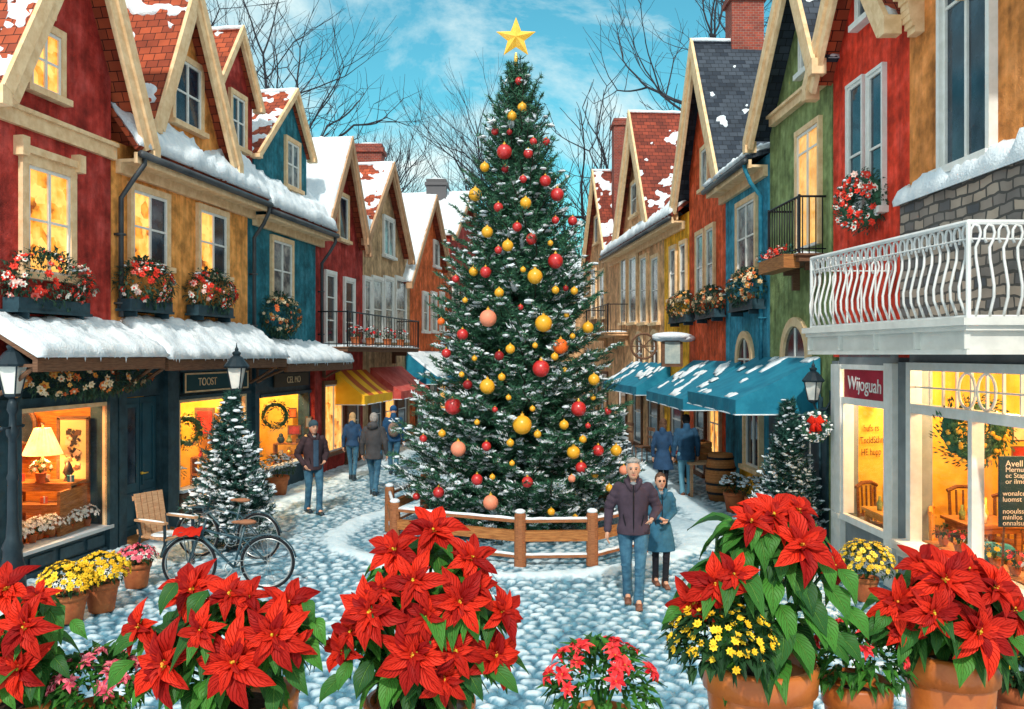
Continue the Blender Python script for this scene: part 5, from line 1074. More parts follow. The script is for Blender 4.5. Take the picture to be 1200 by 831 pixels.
# ============================================================ FIR TREES
def interp(tab, z):
    for (z0, r0), (z1, r1) in zip(tab, tab[1:]):
        if min(z0, z1) <= z <= max(z0, z1): return r0+(r1-r0)*(z-z0)/(z1-z0)
    return tab[0][1] if abs(z-tab[0][0]) < abs(z-tab[-1][0]) else tab[-1][1]
def fir(name, label, loc, H, prof, nbr, seed, needle, nmat, snowk=.5, tw=.1, twl=.42, up0=55, up1=-6, group=None, pot_=None, nn=13, zmin=.2, snowsz=1.0, snow_start=0.0, tips=1.0):
    rg = random.Random(seed); root = thing(name, label, 'tree', loc, 0, group)
    tk = MB(); tk.tube([(0, 0, 0), (0, 0, H*.5), (0, 0, H*.98)], [H*.018, H*.011, .008], 10); part('trunk', tk, BARK, root)
    V = []; F = []; WV = []; WF_ = []; S = MB(); o = 0; z3 = Vector((0, 0, 1)); bk = MB()
    def needles(p0, p1, n, ln, wn, frost=0):
        nonlocal o
        ax = p1-p0; l = ax.length
        if l < 1e-4: return
        ax /= l; a = ax.orthogonal().normalized(); b = ax.cross(a)
        for k in range(n):
            t = (k+rg.random())/n; th = rg.random()*6.283; d = a*math.cos(th)+b*math.sin(th)
            if d.z < -.3 and rg.random() < .5: d = -d
            c = p0+ax*(l*t); tip = c+(d*.8+ax*.75)*ln*rg.uniform(.75, 1.15); s = ax.cross(d)*wn
            if frost and d.z > .05 and rg.random() < frost:
                w0 = len(WV); s = s*1.5; u_ = z3*ln*.12; WV.extend((tuple(c-s+u_), tuple(c+s+u_), tuple(tip+u_), tuple((c+tip)/2+z3*ln*.35))); WF_.extend(((w0, w0+1, w0+3), (w0+1, w0+2, w0+3), (w0+2, w0, w0+3)))
                continue
            V.extend((tuple(c-s), tuple(c+s), tuple(tip))); F.append((o, o+1, o+2)); o += 3
    for i in range(nbr):
        k = (i+.5)/nbr; z = zmin+(H-zmin)*(1-(1-k)**.62)*1.0 if False else zmin+(H*.975-zmin)*k**1.18
        z += rg.uniform(-.5, .5)*H/nbr*3; z = max(zmin*.8, z)
        r = interp(prof, z); L_ = max(.08, r*(rg.uniform(.7, 1.16) if nbr > 300 else rg.uniform(.8, 1.12))); az = i*2.399963+rg.uniform(-.2, .2); f = min(1, (z/H)); pitch = R(up1+(up0-up1)*f**3.2+rg.uniform(-7, 7))
        rad = Vector((math.cos(az), math.sin(az), 0)); d0 = rad*math.cos(pitch)+z3*math.sin(pitch); side = rad.cross(z3)
        L2 = L_/max(.5, math.cos(pitch)); m_ = 7; pts = [Vector((0, 0, z-math.sin(pitch)*L_*.55*1.0))+d0*(L2*t/m_)+z3*(-.10*L_*math.sin(math.pi*t/m_)+.14*L_*(t/m_)**3)+side*(L_*.05*math.sin(t*1.3+az)) for t in range(m_+1)]
        bk.tube(pts, [.018*L_**.5*(1-t/(m_+1))+.003 for t in range(m_+1)], 4, cap=False)
        nt = max(4, int(L2/tw)); 
        def P(s): q = s*m_; j = min(m_-1, int(q)); return pts[j].lerp(pts[j+1], q-j)
        needles(P(.25), P(.6), int(nn*1.2), needle, needle*.13); needles(P(.6), P(1), int(nn*1.6), needle, needle*.13)
        dirt = (P(1)-P(.85)).normalized()
        for j in range(nt):
            s = .18+.82*(j+rg.random()*.7)/nt; p = P(s); dr = (P(min(1, s+.08))-P(s-.08)).normalized()
            for sg in (-1, 1):
                l = L_*twl*(1-s*.78)*rg.uniform(.75, 1.15)*tips; l = max(l, needle*1.3); l = min(l, .6)
                dd = (dr*.75+dr.cross(z3).normalized()*sg*.85+z3*rg.uniform(-.22, .2)).normalized(); q = p+dd*l+z3*(-.12*l)
                needles(p, q, max(5, int(nn*l/.2*.75)), needle, needle*.13, frost=.85 if (rg.random() < snowk*.42*(1-f)**1.1*(.2+.9*s)) else 0)
                if rg.random() < snowk*.3*(.12+.88*(1-f)) and s > snow_start+.25:
                    t = rg.uniform(.3, .8); c = p.lerp(q, t)+z3*needle*.3; e = rg.uniform(.03, .065)*snowsz
                    S.ball(c, (e*rg.uniform(1.0, 1.9), e*rg.uniform(.8, 1.1), e*.45), 7, 5, M=Matrix.Rotation(math.atan2(dd.y, dd.x), 3, 'Z'))
        if rg.random() < snowk*.5*(.12+.88*(1-f)):
            s0 = rg.uniform(.3, .6)+snow_start*.2; s1 = s0+rg.uniform(.2, .35); q = [P(min(1, s0+(s1-s0)*x/5))+z3*(needle*.35+rg.uniform(-.01, .01)) for x in range(6)]; e = rg.uniform(.035, .07)*snowsz*min(1, L_**.5+.2)
            S.tube(q, [e*.4, e*rg.uniform(.8, 1.2), e*rg.uniform(.7, 1.3), e*rg.uniform(.8, 1.2), e*.8, e*.25], 7)
    # leader
    needles(Vector((0, 0, H*.9)), Vector((0, 0, H)), 60, needle*.9, needle*.13)
    part('branch', bk, BARK, root, kind='stuff')
    me = bpy.data.meshes.new('foliage'); me.from_pydata(V, [], F); me.materials.append(nmat); fo = part('foliage', me, None, root)
    if WV: S.add(WV, WF_)
    if S.v: part('snow', S, SNOW, root)
    return root
TREE = Vector((.1, 15, 0))
PROF = [(8.35, .05), (8.0, .18), (7.6, .36), (7.1, .54), (6.3, .78), (5.6, .97), (4.85, 1.17), (4.0, 1.36), (3.3, 1.5), (1.85, 1.8), (1.0, 2.02), (.7, 1.85), (.3, 1.5)]
fir('christmas_tree', 'giant snow-dusted fir decorated with baubles in the middle of the square', TREE, 8.3, PROF, 640, 3, .075, NEEDLE, snowk=.6, tw=.075, nn=17, zmin=.3, up0=62)
GF = 'small snowy firs outside the shops'
fir('small_fir', 'small snow-covered fir at left behind the parked bicycle', (-4.52, 13.75, 0), 2.5, [(2.5, .03), (2.0, .22), (1.2, .5), (.5, .74), (.25, .66)], 200, 8, .075, NEEDLEB, snowk=1.0, tw=.04, nn=16, zmin=.2, up0=50, group=GF, snowsz=1.0)
fir('small_fir', 'small dark green fir beside the teal awning at right', (4.46, 13.8, 0), 2.35, [(2.3, .03), (1.8, .2), (1.1, .42), (.5, .58), (.25, .5)], 200, 9, .07, NEEDLEB, snowk=1.15, tw=.04, nn=16, zmin=.2, up0=55, group=GF, snowsz=.75)
fir('small_fir', 'tiny snowy fir in front of the far right shops beyond the couple', (2.75, 22.2, 0), 1.5, [(1.5, .03), (1.0, .25), (.3, .42), (.2, .4)], 60, 10, .08, NEEDLEB, snowk=1.2, tw=.1, nn=8, zmin=.15, group=GF)

# star
st = thing('star', 'golden five-pointed star on top of the giant fir', 'star', (TREE.x-.03, TREE.y, 8.28)); m = MB(); Rr, rr = .37, .155; P2 = []
for k in range(10): a = math.pi/2+math.pi*k/5; q = Rr if k % 2 == 0 else rr; P2.append(Vector((q*math.cos(a), 0, .38+q*math.sin(a))))
m.add(P2+[Vector((0, -.1, .38)), Vector((0, .1, .38))], [(k, (k+1) % 10, 10) for k in range(10)]+[((k+1) % 10, k, 11) for k in range(10)]); part('star_body', m, mat('star_gold', (.9, .48, .03), (.98, .6, .08), scale=8, rough=.35, spec=.6, bump=.15), st)
m = MB(); m.lathe([(.03, -.12), (.035, .02), (.02, .12)], 10); part('socket', m, GOLD, st)

# baubles
BC = {'r': ('red', mat('red_bauble', (.52, .02, .02), rough=.3, spec=.6, coat=.3)), 'd': ('dark red', mat('dark_red_bauble', (.25, .012, .015), rough=.35)), 'g': ('golden yellow', mat('gold_bauble', (.74, .33, .012), (.84, .44, .03), scale=30, rough=.3, spec=.5)),
      'c': ('coral', mat('coral_bauble', (.75, .22, .12), (.85, .32, .2), scale=20, rough=.5)), 'o': ('orange', mat('orange_bauble', (.8, .14, .02), rough=.35))}
BL = '''608,95,4,r 612,126,5,g 600,136,5,g 580,154,4,r 597,155,3,d 591,178,8,r 625,166,4,r 640,166,4,r 619,180,5,r 592,198,4,d 568,196,5,g 613,210,4,r 639,212,6,r 653,228,7,r 557,228,7,g 616,238,6,g 584,243,5,r 606,266,5,r 651,258,4,r 671,259,5,r 571,272,6,g 623,280,6,r 595,288,6,g 584,293,4,r 645,285,3,g
651,306,8,r 627,324,8,g 555,318,5,g 569,319,6,r 534,327,4,r 585,343,5,g 663,338,3,d 673,341,4,g 651,340,4,g 572,373,9,c 637,379,9,g 689,384,6,g 542,392,6,r 523,414,5,r 517,377,4,o 598,409,5,g 657,406,8,o 671,394,3,g 634,432,9,r 585,417,5,d 650,418,4,g 571,453,8,g 588,442,4,g 548,451,5,d 696,445,6,g 662,434,3,g 531,476,9,r 678,479,8,r 695,466,3,g 612,498,10,g 661,498,5,g 630,509,4,g 598,519,4,g 496,514,4,r 518,508,4,g 559,495,3,g 537,526,8,c 570,523,5,r 672,530,7,g 701,528,6,r 722,528,6,g 681,548,6,r 697,556,4,g 683,515,4,g 559,562,6,r 618,565,6,r 600,543,3,g 577,559,3,g 670,561,4,c 514,577,6,r 575,589,8,c 731,551,5,c 714,572,4,g 541,439,3,g 596,466,3,g 627,405,3,g 664,369,3,g 624,479,3,g 488,582,4,r 613,316,3,g 712,482,4,r 689,499,3,r 646,600,4,g 674,606,3,g 556,420,3,g 610,360,3,r 580,480,3,r 545,352,3,g'''
bl = []
for s in BL.split(): u, v, r, c = s.split(','); bl.append((float(u), float(v), float(r), c))
ORD = ['highest', 'second highest', 'third highest', 'fourth highest', 'fifth highest', 'sixth highest', 'seventh highest', 'eighth highest', 'ninth highest', 'tenth highest']+[k+' highest' for k in 'eleventh twelfth thirteenth fourteenth fifteenth sixteenth seventeenth eighteenth nineteenth twentieth'.split()]+['twenty-'+k+' highest' for k in 'first second third fourth fifth sixth seventh eighth ninth'.split()]
szn = lambda r: 'tiny' if r <= 3 else 'small' if r <= 5 else 'medium' if r <= 7 else 'large'
cnt = {}; prot = {}
for u, v, r, c in sorted(bl, key=lambda q: q[1]):
    Y = 14.0
    for _ in range(6):
        z = CAMZ+(415.5-v)/1000*Y; x = (u-600)/1000*Y-TREE.x; rr = interp(PROF, z)*1.02; Y = TREE.y-math.sqrt(max(.02, rr*rr-x*x)) if abs(x) < rr else TREE.y-.1
    p = at(u, v, Y); q = r/1000*Y*1.12; key = (szn(r), c); n = cnt.get(key, 0); cnt[key] = n+1
    lab = '%s of the %s %s baubles on the giant fir' % (ORD[n], szn(r), BC[c][0])
    if c not in prot:
        rt_ = thing('bauble', lab, 'bauble', p, 0, 'baubles on the giant fir'); m = MB(); m.ball((0, 0, 0), 1, 20, 14); part('ball', m, BC[c][1], rt_, smooth=True)
        m = MB(); m.lathe([(.2, .95), (.2, 1.15), (.1, 1.2)], 10); m.tube([(0, 0, 1.2), (.06, 0, 1.3), (0, 0, 1.4), (-.06, 0, 1.3), (0, 0, 1.2)], .02, 4); part('hanger_cap', m, GOLD, rt_); prot[c] = rt_; b_ = rt_
    else: b_ = copy_tree(prot[c]); b_['label'] = lab
    b_.location = p; b_.scale = (q, q, q); b_.rotation_euler.z = rnd(0, 6)

# ---------- fence round the tree
fn = thing('tree_fence', 'low wooden post and rail fence round the giant fir', 'fence', (TREE.x, TREE.y, 0))
pp = [(-1.84, 13.4), (.12, 12.5), (1.18, 12.55), (2.05, 13.4), (2.3, 15.0), (1.75, 16.5), (0, 17.2), (-1.7, 16.6), (-2.15, 15.0)]
POSTM = mat('fence_post_wood', (.2, .07, .03), (.38, .15, .06), scale=7, rough=.75, kind='wood', bump=.2)
for x, y in pp:
    m = MB(); m.lathe([(.09, 0), (.085, .74), (.07, .79)], 10, c=(x, y, 0)); o = part('post', m, POSTM, fn, world=True); s = MB(); s.ball((x, y, .8), (.082, .082, .04), 10, 6); part('snow', s, SNOW, o, world=True, smooth=True)
for k in range(len(pp)):
    a, b_ = Vector((*pp[k], 0)), Vector((*pp[(k+1) % len(pp)], 0)); d = (b_-a).normalized(); a2, b2 = a+d*.06, b_-d*.06; nn = d.cross(Vector((0, 0, 1)))
    for z, th, hh, mt in ((.66, .03, .045, POSTM), (.44, .045, .15, WOOD), (.14, .03, .04, POSTM)):
        m = MB(); m.hexa([q+nn*s*th+Vector((0, 0, z-hh/2+e)) for e in (0, hh) for q, s in ((a2, -1), (b2, -1), (b2, 1), (a2, 1))]); o = part('rail', m, mt, fn, world=True)
        if z > .5 or z < .2:
            s = MB(); s.tube([a2.lerp(b2, t/8)+Vector((0, 0, z+hh/2+.006+.006*math.sin(t*3+k))) for t in range(9)], .028, 6); part('snow', s, SNOW, o, world=True, smooth=True)

# ============================================================ BARE TREES
def bare(label, loc, H, seed, spread=.55, levels=6, r0=.16, lean=0, fork=.28):
    rg = random.Random(seed); root = thing('bare_tree', label, 'tree', loc, 0, 'bare winter trees behind the roofs'); tk = MB(); br = MB()
    def grow(p, d, l, r, lv):
        pts = [p]; dd = d.copy(); n = 5
        for k in range(n): dd = (dd+Vector((rg.uniform(-.16, .16), rg.uniform(-.16, .16), rg.uniform(-.04, .12)))).normalized(); pts.append(pts[-1]+dd*l/n)
        rs = [r*(1-.42*k/n) for k in range(n+1)]; (tk if lv == levels else br).tube(pts, rs, 7 if lv > 3 else 4 if lv > 1 else 3, cap=False)
        if lv == 0: return
        for k in range(3 if lv > 1 else 3):
            q = pts[-1] if k < 2 else pts[rg.choice((2, 3, 4))]; ax = rdirg(rg); nd = (dd+ax*spread*rg.uniform(.8, 1.5)); nd.z += .06; nd.normalize()
            grow(q, nd, l*rg.uniform(.66, .84), r*.58*(1 if k < 2 else .8), lv-1)
        if lv > 2:
            for k in (2, 3): nd = (dd+rdirg(rg)*1.0).normalized(); grow(pts[k], nd, l*.55, r*.35, lv-2)
    def rdirg(rg):
        while True:
            v = Vector((rg.uniform(-1, 1), rg.uniform(-1, 1), rg.uniform(-1, 1)))
            if .1 < v.length < 1: return v.normalized()
    grow(Vector((0, 0, 0)), Vector((lean, 0, 1)).normalized(), H*fork, r0, levels)
    part('trunk', tk, BARKW, root); part('branch', br, BARKW, root, kind='stuff'); return root
bare('large bare tree behind the two small dormers on the left', at(318, 415, 27)*Vector((1, 1, 0)) if False else (-9.8, 30, 0), 21, 2, lean=.0, levels=6, r0=.36, spread=.62)
bare('bare tree behind the brick red and beige roofs at left', (-8.6, 46, 0), 16.5, 5, levels=6, r0=.3, spread=.45)
bare('slim distant bare tree just left of the giant fir', (-4.6, 60, 0), 13, 11, levels=5, r0=.2, spread=.4)
bare('tall slim bare tree between the giant fir and the cream house', (4.1, 57, 0), 23, 7, levels=6, r0=.3, spread=.36)
bare('slim bare tree at the right edge of the giant fir, left of its twin', (6.4, 62, 0), 24, 17, levels=5, r0=.28, spread=.38)
bare('largest bare tree, behind the slate roof of the orange-red house', (8.3, 44, 0), 32, 9, lean=-.05, levels=6, r0=.6, spread=.65)

# ============================================================ STREET FURNITURE
def bicycle(label, loc, rz, group='bicycles leaning by the left small fir'):
    root = thing('bicycle', label, 'bicycle', loc, rz, group); Rw = .34; FR = mat('bike_frame_paint', (.02, .05, .07), (.04, .1, .13), rough=.35, spec=.5); RUB = mat('tyre_rubber', (.008, .01, .014), rough=.8); CH = mat('chrome', (.5, .52, .52), rough=.3, metal=.9)
    A, B = Vector((-.5, 0, Rw)), Vector((.52, 0, Rw))
    for c in (A, B):
        m = MB(); m.tube([c+Vector((Rw*math.cos(a), 0, Rw*math.sin(a))) for a in np.linspace(0, 2*math.pi, 41)], .019, 8, cap=False); o = part('wheel', m, RUB, root, smooth=True)
        m = MB(); m.tube([c+Vector(((Rw-.025)*math.cos(a), 0, (Rw-.025)*math.sin(a))) for a in np.linspace(0, 2*math.pi, 41)], .01, 6, cap=False); part('rim', m, CH, o, smooth=True)
        m = MB()
        for k in range(20): a = 2*math.pi*k/20; m.tube([c+Vector((0, .02*(-1)**k, 0)), c+Vector(((Rw-.03)*math.cos(a), 0, (Rw-.03)*math.sin(a)))], .0022, 3)
        m.tube([c+Vector((0, -.04, 0)), c+Vector((0, .04, 0))], .022, 8); part('spokes', m, CH, o)
        m = MB(); m.tube([c+Vector(((Rw+.035)*math.cos(a), 0, (Rw+.035)*math.sin(a))) for a in np.linspace(R(10 if c is B else 30), R(165), 16)], .012, 5); part('mudguard', m, FR, root, smooth=True)
    bb_ = Vector((.08, 0, .28)); seat = Vector((.22, 0, .82)); hb = Vector((-.3, 0, .86)); hl = Vector((-.34, 0, .7)); m = MB()
    for p, q, r in ((bb_, seat, .016), (bb_, hl, .019), (seat-Vector((.03, 0, .16)), hb-Vector((.0, 0, .08)), .016), (hb+Vector((.02, 0, .08)), hl, .017)): m.tube([p, q], r, 8)
    for s in (-1, 1): m.tube([B+Vector((0, s*.04, 0)), bb_+Vector((0, s*.03, 0))], .01, 6); m.tube([B+Vector((0, s*.04, 0)), seat-Vector((.02, 0, .16))], .009, 6); m.tube([A+Vector((0, s*.045, 0)), A+Vector((.09, s*.045, .3)), hl+Vector((0, s*.02, 0))], .012, 6)
    part('frame', m, FR, root, smooth=True)
    m = MB(); m.ball(seat+Vector((.03, 0, .06)), (.13, .075, .035), 12, 6); m.ball(seat+Vector((-.08, 0, .06)), (.1, .03, .025), 10, 6); part('saddle', m, mat('tan_saddle', (.3, .13, .07)), root, smooth=True)
    m = MB(); t = hb+Vector((.02, 0, .12)); m.tube([t+Vector((.16, -.27, -.02)), t+Vector((.04, -.24, .02)), t+Vector((-.04, -.1, .0)), t, t+Vector((-.04, .1, 0)), t+Vector((.04, .24, .02)), t+Vector((.16, .27, -.02))], .012, 7); part('handlebar', m, CH, root, smooth=True)
    m = MB(); m.tube([bb_+Vector((.1*math.cos(a), -.05, .1*math.sin(a))) for a in np.linspace(0, 6.283, 20)], .006, 4, cap=False); m.tube([bb_+Vector((0, -.07, 0)), bb_+Vector((-.1, -.07, -.13))], .01, 5); m.box(bb_+Vector((-.1, -.12, -.13)), (.08, .09, .02)); m.tube([bb_+Vector((0, .07, 0)), bb_+Vector((.1, .07, .13))], .01, 5); m.box(bb_+Vector((.1, .12, .13)), (.08, .09, .02)); m.tube([bb_+Vector((0, -.05, .1)), B+Vector((0, -.05, .04))], .004, 4); m.tube([bb_+Vector((0, -.05, -.1)), B+Vector((0, -.05, -.04))], .004, 4); part('pedals', m, CH, root)
    m = MB(); m.box(A+Vector((.0, 0, .42)), (.3, .16, .02)); 
    for s in (-1, 1): m.tube([A+Vector((0, s*.06, 0)), A+Vector((-.06, s*.07, .42))], .007, 5)
    part('luggage_rack', m, FR, root); return root
bike = bicycle('dark teal bicycle parked in front of the left small fir', gz(267, 690)+Vector((0, 0, 0)), R(3))
b2 = copy_tree(bike); b2['label'] = 'rear bicycle mostly hidden behind the left small fir'; b2.location = (-4.35, 13.05, 0); b2.rotation_euler.z = R(-12)
# red cloth on the rack
cl = MB(); V = [];
for i in range(9):
    for j in range(6): x, y = (i/8-.5)*.36, (j/5-.5)*.3; V.append((x, y, .02+.015*math.sin(i*2)-max(0, abs(y)-.08)*1.1))
cl.add(V, [(i*6+j, i*6+j+1, (i+1)*6+j+1, (i+1)*6+j) for i in range(8) for j in range(5)]); c = part('red_cloth', cl, BRACT, None, smooth=True); c.location = bike.location+Vector((-.5, 0, .785)); tag(c, 'red cloth lying on the rack of the front bicycle', 'cloth')
# wooden garden chair
ch = thing('garden_chair', 'pale wooden slatted armchair standing beside the bicycle', 'chair', gz(203, 662)+Vector((-.1, 0, 0)), R(62)); 
m = MB(); 
for k in range(5): m.box((0, -.24+k*.115, .44+.0*k), (.52, .1, .03))
part('seat', m, PALEWOOD, ch)
m = MB(); Rm = Matrix.Rotation(R(-12), 3, 'X')
for k in range(5): m.box(Rm @ Vector((-.2+k*.1, 0, .3))+Vector((0, .27, .45)), (.085, .03, .62), Rm)
for z in (.06, .55): m.box(Rm @ Vector((0, .02, z))+Vector((0, .27, .45)), (.52, .03, .07), Rm)
part('backrest', m, PALEWOOD, ch)
for sx in (-1, 1):
    m = MB(); m.tube([(sx*.25, -.28, 0), (sx*.25, -.26, .66)], .022, 6); part('leg', m, IRON2, ch); m = MB(); m.tube([(sx*.25, .42, 0), (sx*.25, .24, .45), (sx*.25, .3, .7)], .022, 6); part('leg', m, IRON2, ch)
    m = MB(); m.box((sx*.27, -.0, .68), (.07, .64, .03)); o = part('armrest', m, PALEWOOD, ch); s = MB(); s.ball((sx*.27, 0, .698), (.035, .3, .012), 10, 5); part('snow', s, SNOW, o, smooth=True)
s = MB(); s.ball((0, -.02, .462), (.24, .22, .02), 14, 6); part('snow', s, SNOW, ch, smooth=True)
# produce stand with crate and barrel on the right
sx0 = WR.P(19.0, .75); sd_ = thing('display_stand', 'pale wooden stand outside the orange-red house', 'stand', sx0, math.atan2(WR.T.y, WR.T.x)); m = MB()
for x in (-.5, .5):
    for y in (-.3, .3): m2 = MB(); m2.box((x, y, .36), (.06, .06, .72)); part('leg', m2, PALEWOOD, sd_)
m.box((0, 0, .74), (1.15, .75, .05)); part('top', m, PALEWOOD, sd_); m = MB(); m.box((0, -.3, .3), (1.0, .03, .07)); m.box((0, .3, .3), (1.0, .03, .07)); part('stretcher', m, PALEWOOD, sd_)
cr = thing('crate', 'orange wooden crate on the pale stand', 'crate', sx0+WR.T*.2+Vector((0, 0, .765)), math.atan2(WR.T.y, WR.T.x)); m = MB()
for k in range(3):
    for y in (-.24, .24): m.box((0, y, .08+k*.13), (.6, .02, .11))
    for x in (-.29, .29): m.box((x, 0, .08+k*.13), (.02, .46, .11))
m.box((0, 0, .015), (.58, .46, .03)); part('slats', m, WOOD, cr); m = MB()
for x in (-.27, .27):
    for y in (-.22, .22): m.box((x, y, .2), (.035, .035, .4))
part('corner_post', m, WOOD, cr)
br_ = thing('barrel', 'brown wooden barrel at the near end of the stand', 'barrel', WR.P(18.2, .5)); m = MB(); m.lathe([(.24, 0), (.31, .3), (.33, .5), (.31, .7), (.25, 1.0), (.23, .98), (.01, .97)], 20); part('staves', m, WOOD, br_, smooth=True); m = MB()
for z, r in ((.14, .285), (.34, .325), (.66, .325), (.88, .285)): m.lathe([(r, z), (r+.004, z+.05)], 20, cap=False)
part('hoop', m, IRON, br_)
tb = thing('cafe_table', 'small red-topped table by the far right shopfronts', 'table', WR.P(20.6, .7)); m = MB(); m.lathe([(.36, .72), (.36, .75), (.01, .755)], 18); part('tabletop', m, M_RED2, tb); m = MB(); m.tube([(0, 0, .02), (0, 0, .72)], .03, 8); m.lathe([(.2, 0), (.18, .03), (.03, .05)], 14); part('pedestal', m, IRON, tb)
for k, (y, t) in enumerate(((24.6, .9), (26.4, 1.1))):
    q = thing('cafe_chair', ('nearer', 'farther')[k]+' brown wooden chair below the far teal awning', 'chair', WF.P(y, t), R(-70), 'chairs below the far awning'); m = MB(); m.box((0, 0, .45), (.42, .42, .04)); part('seat', m, FASCIA, q); m = MB(); m.box((0, .2, .95), (.4, .03, .1)); m.box((0, .2, .72), (.4, .03, .06)); m.tube([(-.19, .2, .45), (-.19, .22, 1.0)], .018, 6); m.tube([(.19, .2, .45), (.19, .22, 1.0)], .018, 6); part('backrest', m, FASCIA, q)
    for x in (-.18, .18):
        for yy in (-.18, .18): m = MB(); m.tube([(x, yy, 0), (x, yy, .44)], .018, 6); part('leg', m, FASCIA, q)

# ============================================================ SHOP INTERIORS (lamps are lit)
LAMPSH = mat('lit_lamp_shade', (1, .5, .13), (1, .68, .27), scale=4, rough=.8, emit=1.3); BULB = mat('lit_bulb', (1, .75, .4), rough=.5, emit=7)
w = WL
# gift shop in the red house: its far side wall faces the viewer
lamp('shop_lamp_light', at(50, 500, 12.85)+Vector((0, 0, -.25)), 60, r=.1); lamp('shop_ceiling_light', w.P(12.3, -.9, 2.7), 120)
p = at(50, 538, 12.95); lp = thing('table_lamp', 'lit table lamp with pleated cream shade in the left shop window', 'lamp', (p.x, p.y, p.z-.35)); m = MB()
V = []; F = []
for k in range(48):
    a = 2*math.pi*k/48; j = 1+.05*(k % 2); V += [(.27*j*math.cos(a), .27*j*math.sin(a), .42), (.11*j*math.cos(a), .11*j*math.sin(a), .82)]
m.add(V, [(2*k, 2*((k+1) % 48), 2*((k+1) % 48)+1, 2*k+1) for k in range(48)]); part('lamp_shade', m, LAMPSH, lp)
m = MB(); m.lathe([(.1, 0), (.09, .03), (.03, .08), (.06, .18), (.03, .28), (.015, .5), (.02, .86), (.03, .9)], 14); part('base', m, FASCIA, lp, smooth=True)
tz = p.z-.35; tbm = thing('display_shelves', 'stepped wooden display shelves in the left shop window', 'shelf', (p.x, 12.9, .03)); m = MB()
for z, d, y in ((tz-.05, .45, .15), (tz-.33, .35, -.15), (tz-.6, .3, -.4)): m.box((0, y, z), (1.0, d, .04)); m.box((0, y-d/2, z-.06), (1.0, .025, .08))
for x in (-.48, .48): m.box((x, 0, (tz-.1)/2), (.05, .8, tz-.12))
part('shelves', m, WOOD, tbm)
q = at(86, 527, 13.38); pf = thing('picture', 'framed abstract picture on the wall of the left shop', 'picture', q); m = MB()
for c, d in (((0, 0, .5), (.5, .05, .045)), ((0, 0, -.5), (.5, .05, .045)), ((-.23, 0, 0), (.045, .05, 1.0)), ((.23, 0, 0), (.045, .05, 1.0))): m.box(c, d)
part('frame', m, FASCIA, pf); m = MB(); m.box((0, .0, 0), (.44, .02, .98)); part('mount', m, mat('picture_mount', (.75, .5, .2)), pf); m = MB()
random.seed(3)
for _ in range(60): m.box((rnd(-.1, .1), -.018-rnd(0, .004), rnd(-.32, .32)), (rnd(.02, .09), .012, rnd(.02, .08)), Matrix.Rotation(rnd(0, 3), 3, 'Y'))
part('artwork', m, mat('artwork_patches', (.04, .03, .03), (.7, .5, .3), kind='island', c3=(.3, .12, .05)), pf)
q = at(30, 500, 13.36); mr_ = thing('mirror', 'round dark framed mirror high in the left shop', 'mirror', q); m = MB(); m.tube([(.15*math.cos(a), 0, .27*math.sin(a)) for a in np.linspace(0, 6.283, 25)], .035, 6, cap=False); part('frame', m, FASCIA, mr_); m = MB(); m.ball((0, .0, 0), (.14, .015, .26), 20, 6); part('glass', m, DARKPANE, mr_)
q = at(80, 590, 13.1); vs_ = thing('vase', 'tall dark urn on a stool before the framed picture in the left shop', 'vase', q); m = MB(); m.lathe([(.05, 0), (.08, .03), (.1, .16), (.11, .27), (.06, .38), (.04, .42), (.08, .48), (.05, .58), (.01, .66)], 16); part('urn', m, mat('bronze', (.05, .035, .03), rough=.35), vs_, smooth=True)
sl = thing('stool', 'wooden stool carrying the dark urn in the left shop', 'stool', (q.x, q.y, .03)); m = MB(); m.box((0, 0, q.z-.06), (.3, .3, .05)); part('seat', m, WOOD, sl)
for x in (-.12, .12):
    for y in (-.12, .12): m = MB(); m.box((x, y, (q.z-.08)/2), (.035, .035, q.z-.08)); part('leg', m, WOOD, sl)
bush('potted_plant', 'green and white pot plant on the top shelf below the lamp', (p.x+.02, 12.86, tz-.02+.03), .15, LEAFD, 14, WHITEP, .08, .15, rl=(.04, .07), nl=110, br=.03)
for k in range(9):
    y = 11.66+k*.195; bush('potted_cyclamen', ['leftmost', 'second', 'third', 'fourth', 'middle', 'sixth', 'seventh', 'eighth', 'rightmost'][k]+' white flowering pot in the left shop window row', w.P(y, -.22-.06*(k % 2), .44), .17, LEAFD, 46, WHITEP, .07, .11, 'white flowering pots in the left shop window', rl=(.03, .06), nl=70, br=.032)
for k in range(7):
    z = (tz-.05, tz-.33, tz-.6)[k % 3]+.05; yy = 12.9+(.1, -.17, -.42)[k % 3]; g_ = thing('gift_box', ['red', 'gold', 'brown', 'cream', 'orange', 'green', 'teal'][k]+' box on the stepped shelves of the left shop', 'box', (p.x-.38+k*.13, yy, z), rnd(0, 1), 'boxes on the shelves'); m = MB(); s_ = rnd(.07, .12); m.box((0, 0, s_/2), (s_*1.3, s_, s_)); m.box((0, 0, s_+.01), (s_*1.4, s_*1.1, .025)); part('carton', m, [M_RED2, GOLD, FASCIA, CREAM, M_ORANGE, M_GREEN, M_TEAL][k], g_); m = MB(); m.box((0, 0, s_/2+.014), (.02, s_*1.12, s_+.022)); part('ribbon', m, WHITE, g_)
